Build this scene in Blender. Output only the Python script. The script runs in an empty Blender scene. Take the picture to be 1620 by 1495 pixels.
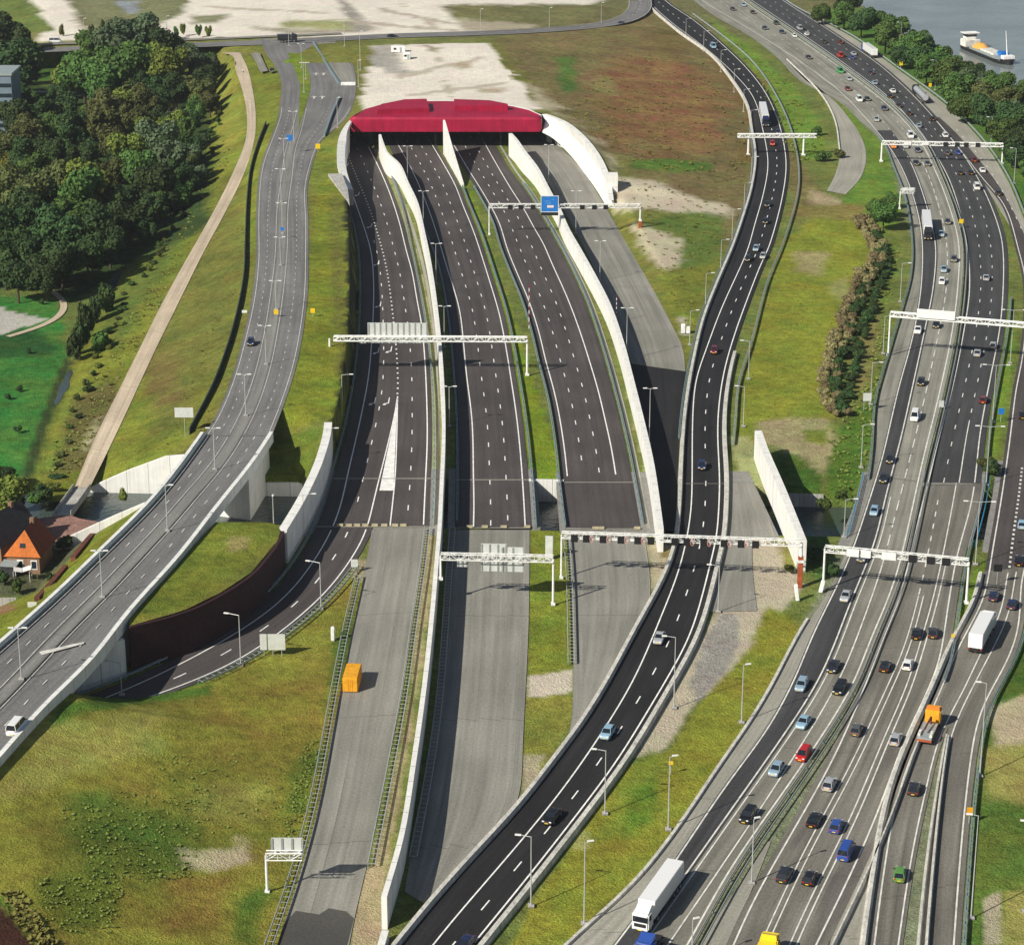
import bpy, bmesh, math, random
import numpy as np
from mathutils import Vector, Matrix
from mathutils.geometry import delaunay_2d_cdt
R = math.radians
random.seed(7); RNG = np.random.default_rng(7)
SC = bpy.context.scene
COL = SC.collection
# ------------------------------------------------------------------ camera, sky, sun, exposure
FPX, CXP, CYP = 3760.0, 810.0, 747.5          # focal length and centre in photo pixels
PITCH, HCAM = R(19.7), 170.0
cam_d = bpy.data.cameras.new("camera"); cam = bpy.data.objects.new("camera", cam_d); COL.objects.link(cam)
cam.location = (0, 0, HCAM); cam.rotation_euler = (math.pi/2 - PITCH, 0, 0)
cam_d.sensor_width = 36.0; cam_d.sensor_fit = 'HORIZONTAL'; cam_d.lens = FPX/1620*36
cam_d.clip_start = 1; cam_d.clip_end = 30000
SC.camera = cam
SUN_EL, SUN_DIR = R(36), Vector((-0.76, -0.65, 0)).normalized()     # towards the sun, flat part
w = bpy.data.worlds.new("World"); SC.world = w; w.use_nodes = True
nt = w.node_tree; bg = nt.nodes["Background"]
sky = nt.nodes.new("ShaderNodeTexSky"); sky.sky_type = 'NISHITA'; sky.sun_disc = False
sky.sun_elevation = SUN_EL; sky.sun_rotation = math.atan2(SUN_DIR.x, SUN_DIR.y)
sky.air_density = 1.0; sky.dust_density = 1.2
nt.links.new(sky.outputs[0], bg.inputs[0]); bg.inputs[1].default_value = 0.05  # deep shade, as printed
sd = bpy.data.lights.new("sun", 'SUN'); sd.energy = 4.5; sd.angle = R(0.5); sd.color = (1, .95, .84)
so = bpy.data.objects.new("sun", sd); COL.objects.link(so)
sv = Vector((SUN_DIR.x*math.cos(SUN_EL), SUN_DIR.y*math.cos(SUN_EL), math.sin(SUN_EL)))
so.rotation_euler = sv.to_track_quat('Z', 'Y').to_euler(); so.location = (-200, -100, 300)
SC.view_settings.view_transform = 'Standard'; SC.view_settings.look = 'None'
SC.view_settings.gamma = 1; SC.view_settings.exposure = 0.38
# ------------------------------------------------------------------ helpers: photo point -> place on the land
CF, SF = math.cos(PITCH), math.sin(PITCH)
def G(px, py, z=0.0):
    a, b = (px-CXP)/FPX, (CYP-py)/FPX
    dx, dy, dz = a, CF + b*SF, -SF + b*CF
    t = (z-HCAM)/dz
    return Vector((dx*t, dy*t, z))
def PX(P):
    P = np.asarray(P, dtype=float).reshape(-1, 3)
    x, y, z = P[:,0], P[:,1], P[:,2]-HCAM
    d = y*CF - z*SF; v = y*SF + z*CF
    return np.stack([CXP + FPX*x/d, CYP - FPX*v/d], 1)
def zat(base, ytop):                            # height above a base point whose top shows at photo row ytop
    lo, hi = 0.0, 60.0
    for _ in range(40):
        m = (lo+hi)/2
        if PX((base[0], base[1], base[2]+m))[0][1] > ytop: lo = m
        else: hi = m
    return (lo+hi)/2
def W(pts, z=0.0):                              # list of (x,y[,z]) photo points to world
    return [G(p[0], p[1], p[2] if len(p) > 2 else z) for p in pts]
def spline(P, step=3.0, ext0=0, ext1=0):
    P = [Vector(p) for p in P]
    if ext0: P = [P[0] + (P[0]-P[1]).normalized()*ext0] + P
    if ext1: P = P + [P[-1] + (P[-1]-P[-2]).normalized()*ext1]
    if len(P) == 2:
        n = max(1, int((P[1]-P[0]).length/step)); return [P[0].lerp(P[1], i/n) for i in range(n+1)]
    Q = [P[0]*2-P[1]] + P + [P[-1]*2-P[-2]]
    out = []
    for i in range(1, len(Q)-2):
        p0, p1, p2, p3 = Q[i-1:i+3]
        d0, d1, d2 = [max(1e-3, (b-a).length**.5) for a, b in ((p0,p1),(p1,p2),(p2,p3))]
        t1 = (p1-p0)/d0 - (p2-p0)/(d0+d1) + (p2-p1)/d1; t2 = (p2-p1)/d1 - (p3-p1)/(d1+d2) + (p3-p2)/d2
        t1 *= d1; t2 *= d1
        n = max(2, int((p2-p1).length/1.5))
        for k in range(n):
            t = k/n
            out.append(p1*(2*t**3-3*t*t+1) + t1*(t**3-2*t*t+t) + p2*(-2*t**3+3*t*t) + t2*(t**3-t*t))
    out.append(P[-1])
    A = np.array([tuple(v) for v in out])
    k = np.array([.05,.1,.2,.3,.2,.1,.05]); Ap = np.vstack([A[:1]]*3+[A]+[A[-1:]]*3)
    S = sum(k[i]*Ap[i:i+len(A)] for i in range(7))/k.sum(); S[0] = A[0]; S[-1] = A[-1]
    return resample([Vector(v) for v in S], step)
def resample(P, step=None, n=None):
    A = np.array([tuple(v) for v in P]); d = np.r_[0, np.cumsum(np.linalg.norm(np.diff(A, axis=0), axis=1))]
    if n is None: n = max(2, int(round(d[-1]/step))+1)
    t = np.linspace(0, d[-1], n)
    return [Vector((np.interp(q, d, A[:,0]), np.interp(q, d, A[:,1]), np.interp(q, d, A[:,2]))) for q in t]
def smooth(P, sig=7.0):                          # takes the tracing jitter out of a long line
    if len(P) < 8: return P
    st = (P[1]-P[0]).length; k = max(1, int(2.5*sig/st)); k = min(k, len(P)-2)
    A = np.array([tuple(v) for v in P]); pre = 2*A[0]-A[k:0:-1]; suf = 2*A[-1]-A[-2:-k-2:-1]
    B = np.vstack([pre, A, suf]); g_ = np.exp(-.5*(np.arange(-k, k+1)*st/sig)**2); g_ /= g_.sum()
    return [Vector(v) for v in sum(g_[i]*B[i:i+len(A)] for i in range(2*k+1))]
def mix(Pa, Pb, t):
    n = max(len(Pa), len(Pb)); a = resample(Pa, n=n); b = resample(Pb, n=n)
    return [p.lerp(q, t) for p, q in zip(a, b)]
def normals(P):
    out = []
    for i in range(len(P)):
        t = P[min(i+1, len(P)-1)] - P[max(i-1, 0)]; t.z = 0
        t = t.normalized() if t.length > 1e-6 else Vector((0,1,0))
        out.append(Vector((-t.y, t.x, 0)))        # to the left of the direction of the path
    return out
def offset(P, d, dz=0): return [p - n*d + Vector((0,0,dz)) for p, n in zip(P, normals(P))]
def cut_y(P, y0, y1):                            # keep the run of a path between photo rows
    q = PX([tuple(p) for p in P])[:,1]
    return [p for p, v in zip(P, q) if y0 <= v <= y1]
def vnoise(x, y, seed=0):
    x = np.asarray(x, float); y = np.asarray(y, float)
    r = np.random.default_rng(seed).random((64, 64))
    xi, yi = np.floor(x).astype(int), np.floor(y).astype(int); fx, fy = x-xi, y-yi
    fx, fy = fx*fx*(3-2*fx), fy*fy*(3-2*fy); a = lambda i, j: r[(xi+i)%64, (yi+j)%64]
    return (a(0,0)*(1-fx)+a(1,0)*fx)*(1-fy) + (a(0,1)*(1-fx)+a(1,1)*fx)*fy
def fbm(x, y, seed=0): return .5*vnoise(x, y, seed)+.3*vnoise(x*2.1, y*2.1, seed+1)+.2*vnoise(x*4.3, y*4.3, seed+2)
def onbank(px, py, dy=0.0):                       # point of the vertical plane of the far canal bank seen at a photo point
    Yp = VN
    for _ in range(4):
        z = HCAM - Yp*math.tan(PITCH + math.atan((py-CYP)/FPX)); d = Yp*CF - (z-HCAM)*SF; x = (px-CXP)/FPX*d; Yp = VN+SH*x+dy
    return Vector((x, Yp, z))
def inpoly(X, Y, poly):
    r = np.zeros(X.shape, bool); n = len(poly)
    for i in range(n):
        x0, y0 = poly[i]; x1, y1 = poly[(i+1) % n]
        c = (y0 > Y) != (y1 > Y)
        with np.errstate(divide='ignore', invalid='ignore'):
            r ^= c & (X < (x1-x0)*(Y-y0)/((y1-y0) if y1 != y0 else 1e-9) + x0)
    return r
# ------------------------------------------------------------------ mesh collector
class MB:
    def __init__(s): s.v, s.f, s.uv, s.mi = [], [], [], []
    def add(s, vs, fs, uvs=None, m=0):
        o = len(s.v); s.v += [tuple(v) for v in vs]
        for k, f in enumerate(fs):
            s.f.append(tuple(o+i for i in f)); s.mi.append(m)
            s.uv.append([uvs[i] for i in f] if uvs else [(0,0)]*len(f))
    def strip(s, a, b, m=0, vscale=1):
        n = len(a); L = 0; vs, uv, fs = [], [], []
        for i in range(n):
            if i: L += (a[i]-a[i-1]).length
            w_ = (b[i]-a[i]).length; vs += [a[i], b[i]]; uv += [(0, L), (w_, L)]
            if i: fs.append((2*i-2, 2*i, 2*i+1, 2*i-1))
        if n > 1:
            c = (a[1]-a[0]).cross(b[0]-a[0])
            if c.z < 0: fs = [f[::-1] for f in fs]
        s.add(vs, fs, uv, m)
    def sweep(s, P, prof, m=0, closed=True, caps=True):
        N = normals(P); vs, uv, fs = [], [], []; L = 0
        for i, (p, n) in enumerate(zip(P, N)):
            if i: L += (P[i]-P[i-1]).length
            pr = prof(i/(len(P)-1)) if callable(prof) else prof
            k = len(pr); u = 0
            for j, (o, h) in enumerate(pr):
                vs.append(p - n*o + Vector((0,0,h))); uv.append((u, L)); u += .5
        for i in range(len(P)-1):
            for j in range(k if closed else k-1):
                a, b = i*k+j, i*k+(j+1) % k
                fs.append((a, b, b+k, a+k))
        if caps and closed: fs += [tuple(range(k))[::-1], tuple(range((len(P)-1)*k, len(P)*k))]
        s.add(vs, fs, uv, m)
    def box(s, c, size, rot=0, m=0, tilt=None):
        M = Matrix.Translation(c) @ Matrix.Rotation(rot, 4, 'Z')
        if tilt is not None: M = M @ tilt
        x, y, z = [q/2 for q in size]
        vs = [M @ Vector((i*x, j*y, k*z)) for i in (-1,1) for j in (-1,1) for k in (-1,1)]
        s.add(vs, [(0,1,3,2),(4,6,7,5),(0,4,5,1),(2,3,7,6),(0,2,6,4),(1,5,7,3)], [(v.x, v.z) for v in vs], m)
    def tube(s, p0, p1, r0, r1=None, n=8, m=0):
        p0, p1 = Vector(p0), Vector(p1); r1 = r0 if r1 is None else r1
        q = (p1-p0).to_track_quat('Z', 'Y'); vs = []
        for p, r in ((p0, r0), (p1, r1)):
            vs += [p + q @ Vector((r*math.cos(2*math.pi*i/n), r*math.sin(2*math.pi*i/n), 0)) for i in range(n)]
        fs = [(i, (i+1)%n, n+(i+1)%n, n+i) for i in range(n)] + [tuple(range(n))[::-1], tuple(range(n, 2*n))]
        s.add(vs, fs, None, m)
    def prism(s, poly, z0, z1, m=0):               # poly: world xy list, z0/z1 numbers or lists
        n = len(poly); A = sum(poly[i][0]*poly[(i+1)%n][1]-poly[(i+1)%n][0]*poly[i][1] for i in range(n))
        if A < 0:
            poly = poly[::-1]; z0 = z0[::-1] if isinstance(z0, list) else z0; z1 = z1[::-1] if isinstance(z1, list) else z1
        a = z0 if isinstance(z0, list) else [z0]*n; b = z1 if isinstance(z1, list) else [z1]*n
        vs = [Vector((p[0], p[1], q)) for p, q in zip(poly, a)] + [Vector((p[0], p[1], q)) for p, q in zip(poly, b)]
        fs = [(i, (i+1)%n, n+(i+1)%n, n+i) for i in range(n)] + [tuple(range(n))[::-1], tuple(range(n, 2*n))]
        s.add(vs, fs, [(v.x+v.y, v.z) for v in vs], m)
    def mesh(s, name, mats, smooth=False, bevel=0):
        me = bpy.data.meshes.new(name); me.from_pydata(s.v, [], s.f)
        ul = me.uv_layers.new(name="UVMap")
        flat = [c for f in s.uv for p in f for c in p]
        if len(flat) == 2*len(me.loops): ul.data.foreach_set("uv", flat)
        for m_ in (mats if isinstance(mats, (list, tuple)) else [mats]): me.materials.append(m_)
        if len(s.mi) == len(me.polygons): me.polygons.foreach_set("material_index", s.mi)
        if bevel:
            b = bmesh.new(); b.from_mesh(me)
            bmesh.ops.bevel(b, geom=b.edges[:], offset=bevel, segments=2, affect='EDGES', clamp_overlap=True)
            b.to_mesh(me); b.free()
        if smooth: me.polygons.foreach_set("use_smooth", [True]*len(me.polygons))
        me.update(); return me
def link(name, me, parent=None, loc=None):
    o = bpy.data.objects.new(name, me); COL.objects.link(o)
    if parent: o.parent = parent
    if loc is not None: o.location = loc
    return o
def obj(name, mb, mats, parent=None, smooth=False, bevel=0):
    return link(name, mb.mesh(name, mats, smooth, bevel), parent)
def tag(o, label=None, cat=None, group=None, kind=None):
    if label: o['label'] = label
    if cat: o['category'] = cat
    if group: o['group'] = group
    if kind: o['kind'] = kind
    return o
def thing(name, label, cat, loc=(0,0,0), rz=0, group=None):
    o = bpy.data.objects.new(name, None); COL.objects.link(o); o.location = loc; o.rotation_euler = (0,0,rz)
    o.empty_display_size = .5
    return tag(o, label, cat, group)
def copy_tree(root, loc, rz, scale=None, lv=0):
    r = root.copy(); COL.objects.link(r)
    if lv == 0:
        r.location = loc; r.rotation_euler = (0,0,rz)
        if scale: r.scale = scale
    for ch in root.children:
        c = copy_tree(ch, None, 0, None, lv+1); c.parent = r
    return r
ORD = ['', 'first','second','third','fourth','fifth','sixth','seventh','eighth','ninth','tenth','eleventh','twelfth','thirteenth',
       'fourteenth','fifteenth','sixteenth','seventeenth','eighteenth','nineteenth','twentieth']
def ordw(i): return ORD[i] if i <= 20 else '%dth' % i
# ------------------------------------------------------------------ materials
MATS = {}
def newmat(name, rough=.8, metal=0, spec=.3):
    m = bpy.data.materials.new(name); m.use_nodes = True; b = m.node_tree.nodes["Principled BSDF"]
    b.inputs["Roughness"].default_value = rough; b.inputs["Metallic"].default_value = metal
    b.inputs["Specular IOR Level"].default_value = spec; MATS[name] = m
    return m, m.node_tree, b
def nd(t, typ, **kw):
    n = t.nodes.new(typ)
    for k, v in kw.items():
        if k in n.inputs: n.inputs[k].default_value = v
        else: setattr(n, k, v)
    return n
def noise(t, coord, scale, detail=3, rough=.55, sc=None):
    if sc:
        mp = nd(t, "ShaderNodeMapping"); mp.inputs["Scale"].default_value = sc
        t.links.new(coord, mp.inputs["Vector"]); coord = mp.outputs[0]
    n = nd(t, "ShaderNodeTexNoise", Scale=scale, Detail=detail, Roughness=rough)
    t.links.new(coord, n.inputs["Vector"]); return n.outputs["Fac"]
def ramp(t, fac, lo, hi, a, b):
    m = nd(t, "ShaderNodeMapRange"); m.inputs[1].default_value = lo; m.inputs[2].default_value = hi
    m.inputs[3].default_value = a; m.inputs[4].default_value = b; t.links.new(fac, m.inputs[0]); return m.outputs[0]
def mul(t, a, b):
    m = nd(t, "ShaderNodeMath", operation='MULTIPLY'); t.links.new(a, m.inputs[0])
    if isinstance(b, (int, float)): m.inputs[1].default_value = b
    else: t.links.new(b, m.inputs[1])
    return m.outputs[0]
def tint(t, col, fac):                            # colour times value
    m = nd(t, "ShaderNodeMixRGB", blend_type='MULTIPLY'); m.inputs[0].default_value = 1
    if isinstance(col, tuple): m.inputs[1].default_value = (*col, 1)
    else: t.links.new(col, m.inputs[1])
    t.links.new(fac, m.inputs[2]); return m.outputs[0]
def mixc(t, fac, c1, c2):
    m = nd(t, "ShaderNodeMixRGB"); t.links.new(fac, m.inputs[0])
    for i, c in ((1, c1), (2, c2)):
        if isinstance(c, tuple): m.inputs[i].default_value = (*c, 1)
        else: t.links.new(c, m.inputs[i])
    return m.outputs[0]
def bump(t, b, h, dist=.1, s=1):
    n = nd(t, "ShaderNodeBump"); n.inputs["Distance"].default_value = dist; n.inputs["Strength"].default_value = s
    t.links.new(h, n.inputs["Height"]); t.links.new(n.outputs[0], b.inputs["Normal"])
def paving(name, c, var=.25, streak=.3, fine=.25, rough=.85, patch=None, slab=0):
    m, t, b = newmat(name, rough); tc = nd(t, "ShaderNodeTexCoord")
    f1 = ramp(t, noise(t, tc.outputs["Object"], .045, 4), .3, .7, 1-var, 1+var)
    f2 = ramp(t, noise(t, tc.outputs["Object"], 2.2, 3, .7), .3, .7, 1-fine, 1+fine)
    f3 = ramp(t, noise(t, tc.outputs["UV"], 1, 3, .6, (.75, .012, 1)), .32, .68, 1-streak, 1+streak)
    f4 = ramp(t, noise(t, tc.outputs["UV"], 1, 2, .5, (.35, .05, 1)), .35, .65, 1-streak*.4, 1+streak*.4)
    f = mul(t, mul(t, f1, f2), mul(t, f3, f4))
    col = tint(t, c, f)
    if patch:
        pf = ramp(t, noise(t, tc.outputs["UV"], 1, 2, .4, (.12, .018, 1)), .6, .63, 0, .75)
        col = mixc(t, pf, col, tint(t, patch, f))
    if slab:
        sx = nd(t, "ShaderNodeSeparateXYZ"); t.links.new(tc.outputs["UV"], sx.inputs[0])
        fr = nd(t, "ShaderNodeMath", operation='FRACT'); t.links.new(mul(t, sx.outputs[1], 1/slab), fr.inputs[0])
        lt = nd(t, "ShaderNodeMath", operation='LESS_THAN'); lt.inputs[1].default_value = .012
        t.links.new(fr.outputs[0], lt.inputs[0])
        col = mixc(t, mul(t, lt.outputs[0], .45), col, (.05,.045,.04))
    su = nd(t, "ShaderNodeSeparateXYZ"); t.links.new(tc.outputs["UV"], su.inputs[0])
    for ax, per, wd, al in ((0, 3.7, .022, .3), (1, 43, .006, .35)):     # joints between the paver's passes
        fr = nd(t, "ShaderNodeMath", operation='FRACT'); t.links.new(mul(t, su.outputs[ax], 1/per), fr.inputs[0])
        lt = nd(t, "ShaderNodeMath", operation='LESS_THAN'); lt.inputs[1].default_value = wd; t.links.new(fr.outputs[0], lt.inputs[0])
        col = mixc(t, mul(t, lt.outputs[0], al), col, (.02,.02,.02))
    oil = ramp(t, noise(t, tc.outputs["UV"], 1, 3, .65, (.8,.16,1)), .62, .74, 0, .35); col = mixc(t, oil, col, tuple(q*.55 for q in c))
    t.links.new(col, b.inputs["Base Color"]); bump(t, b, f2, .02, .3); return m
def concrete(name, c, stain=.25, joint=0, rough=.85):
    m, t, b = newmat(name, rough); tc = nd(t, "ShaderNodeTexCoord")
    f1 = ramp(t, noise(t, tc.outputs["Object"], .35, 4), .3, .7, 1-stain*.7, 1+stain*.5)
    f2 = ramp(t, noise(t, tc.outputs["Object"], 1, 3, .6, (1.6, 1.6, .12)), .3, .7, 1-stain, 1+stain*.3)
    f3 = ramp(t, noise(t, tc.outputs["Object"], 1, 3, .6, (2.2, .7, .05)), .52, .72, 1, 1-stain*1.4)
    col = tint(t, c, mul(t, mul(t, f1, f2), f3))
    if joint:
        sx = nd(t, "ShaderNodeSeparateXYZ"); t.links.new(tc.outputs["UV"], sx.inputs[0])
        fr = nd(t, "ShaderNodeMath", operation='FRACT'); t.links.new(mul(t, sx.outputs[1], 1/joint), fr.inputs[0])
        lt = nd(t, "ShaderNodeMath", operation='LESS_THAN'); lt.inputs[1].default_value = .03
        t.links.new(fr.outputs[0], lt.inputs[0]); col = mixc(t, mul(t, lt.outputs[0], .55), col, (.1,.1,.09))
    t.links.new(col, b.inputs["Base Color"]); return m
def plain(name, c, rough=.6, metal=0, var=.12, scale=1.5, spec=.4):
    m, t, b = newmat(name, rough, metal, spec); tc = nd(t, "ShaderNodeTexCoord")
    f = ramp(t, noise(t, tc.outputs["Object"], scale, 3), .3, .7, 1-var, 1+var)
    t.links.new(tint(t, c, f), b.inputs["Base Color"]); return m
def soil(name, bumpd=.35):                           # painted cover (colour of what grows or lies there) with grain
    m, t, b = newmat(name, .95, 0, .1); tc = nd(t, "ShaderNodeTexCoord")
    at = nd(t, "ShaderNodeAttribute", attribute_name="cover")
    O = tc.outputs["Object"]
    f1 = ramp(t, noise(t, O, .06, 5, .6), .3, .7, .72, 1.3)
    f2 = ramp(t, noise(t, O, .4, 6, .75), .3, .7, .55, 1.45)
    f3 = ramp(t, noise(t, O, 2.8, 3, .7), .28, .72, .6, 1.42)
    bw = nd(t, "ShaderNodeRGBToBW"); t.links.new(at.outputs["Color"], bw.inputs[0])
    fm = nd(t, "ShaderNodeMix"); t.links.new(ramp(t, bw.outputs[0], .2, .5, 0, .72), fm.inputs[0]); t.links.new(mul(t, mul(t, f1, f2), f3), fm.inputs[2]); fm.inputs[3].default_value = 1
    col = tint(t, at.outputs["Color"], fm.outputs[0])
    h = nd(t, "ShaderNodeHueSaturation"); h.inputs["Saturation"].default_value = 1
    hv = ramp(t, noise(t, O, .11, 4, .6), .3, .7, .462, .528); t.links.new(hv, h.inputs["Hue"])
    t.links.new(col, h.inputs["Color"]); t.links.new(h.outputs[0], b.inputs["Base Color"])
    bump(t, b, mul(t, f2, f3), bumpd, .8); return m
M_SOIL = soil("grassland")
M_AB = paving("dark_asphalt", (.066,.057,.055), .18, .2, .28)
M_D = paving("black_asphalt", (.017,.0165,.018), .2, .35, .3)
M_F = paving("grey_asphalt", (.165,.16,.156), .14, .2, .22)
M_G1 = paving("pale_asphalt", (.235,.228,.19), .15, .25, .2)
M_G1B = paving("mid_asphalt", (.2,.19,.158), .18, .24, .22, patch=(.14,.13,.115))
M_G2 = paving("motorway_asphalt", (.05,.05,.052), .15, .25, .3)
M_G2B = paving("worn_asphalt", (.16,.149,.126), .2, .26, .25, patch=(.11,.097,.09))
M_OLD = paving("unused_asphalt", (.235,.226,.196), .14, .2, .2)
M_SHO = paving("concrete_shoulder", (.31,.298,.25), .15, .18, .2)
M_STRIP = paving("centre_strip_concrete", (.205,.2,.185), .14, .2, .2)
M_PATH = paving("path_surface", (.5,.41,.3), .12, .18, .15, slab=7)
M_PAINT = plain("road_paint", (.8,.79,.76), .7, 0, .18, .8)
M_PAINTM = plain("motorway_paint", (.66,.65,.6), .75, 0, .25, .5)
M_PAINTW = plain("worn_paint", (.6,.585,.53), .8, 0, .3, .7)
M_WHITE = concrete("white_concrete", (.78,.77,.73), .11, 5)
M_CONC = concrete("grey_concrete", (.46,.445,.41), .28, 6)
M_BARR = concrete("barrier_concrete", (.62,.6,.54), .3, 0)
def panels(name, c, w_):
    m, t, b = newmat(name, .55, 0, .3); tc = nd(t, "ShaderNodeTexCoord"); sx = nd(t, "ShaderNodeSeparateXYZ"); t.links.new(tc.outputs["Object"], sx.inputs[0])
    fr = nd(t, "ShaderNodeMath", operation='FRACT'); t.links.new(mul(t, sx.outputs[0], 1/w_), fr.inputs[0])
    lt = nd(t, "ShaderNodeMath", operation='LESS_THAN'); lt.inputs[1].default_value = .035; t.links.new(fr.outputs[0], lt.inputs[0])
    f = mul(t, ramp(t, noise(t, tc.outputs["Object"], .25, 4), .3, .7, .8, 1.15), ramp(t, noise(t, tc.outputs["Object"], 1, 3, .6, (1.2,1.2,.1)), .3, .7, .82, 1.1))
    t.links.new(mixc(t, mul(t, lt.outputs[0], .5), tint(t, c, f), (.08,.003,.01)), b.inputs["Base Color"]); return m
M_RED = panels("red_panels", (.35,.006,.042), 3.2)
M_REDW = plain("dark_red_wall", (.03,.006,.009), .85, 0, .4, 1.2)
M_RUST = plain("red_brown_steel", (.34,.075,.022), .75, 0, .25, .8)
M_GALV = plain("galvanised_steel", (.38,.43,.43), .5, .35, .15, 2)
M_TEAL = plain("weathered_rail_steel", (.24,.32,.34), .5, .35, .2, 2)
M_WSTEEL = plain("white_painted_steel", (.74,.74,.71), .5, 0, .12, 1.2)
M_POLE = plain("grey_pole", (.5,.51,.5), .45, .3, .1, 1)
M_BLACK = plain("black_casing", (.012,.012,.014), .5, 0, .1, 2)
M_BLUE = plain("blue_sign", (.015,.16,.5), .5, 0, .08, 1)
M_YEL = plain("yellow_sign", (.75,.5,.01), .55, 0, .1, 1)
M_ORB = plain("yellow_steel", (.72,.33,.015), .55, 0, .2, 1.3)
M_LAMP = plain("lamp_glass", (.7,.72,.72), .2, 0, .02, 2)
M_LADDER = plain("galvanised_ladder_rail", (.36,.39,.37), .5, .2, .15, 2)
M_FENCE = plain("dark_green_fence", (.035,.05,.05), .6, 0, .2, 1)
M_BROWN = plain("brown_timber", (.13,.04,.025), .85, 0, .4, 1.5)
M_LINING = plain("tunnel_lining", (.03,.03,.032), .9, 0, .2, .5)  # one near-black colour for the roof slab, walls and far end
# ------------------------------------------------------------------ THE LAND
GREEN, LIME, OLIVE = (.075,.11,.02), (.15,.19,.022), (.15,.14,.03)
DRY, BROWN, RUSTY, DKGR = (.3,.25,.12), (.13,.1,.05), (.21,.105,.05), (.035,.06,.02)
SAND, PALE, GRAVEL = (.6,.53,.4), (.82,.76,.65), (.34,.31,.25)
SANDY = (.6,.53,.4)
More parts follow.
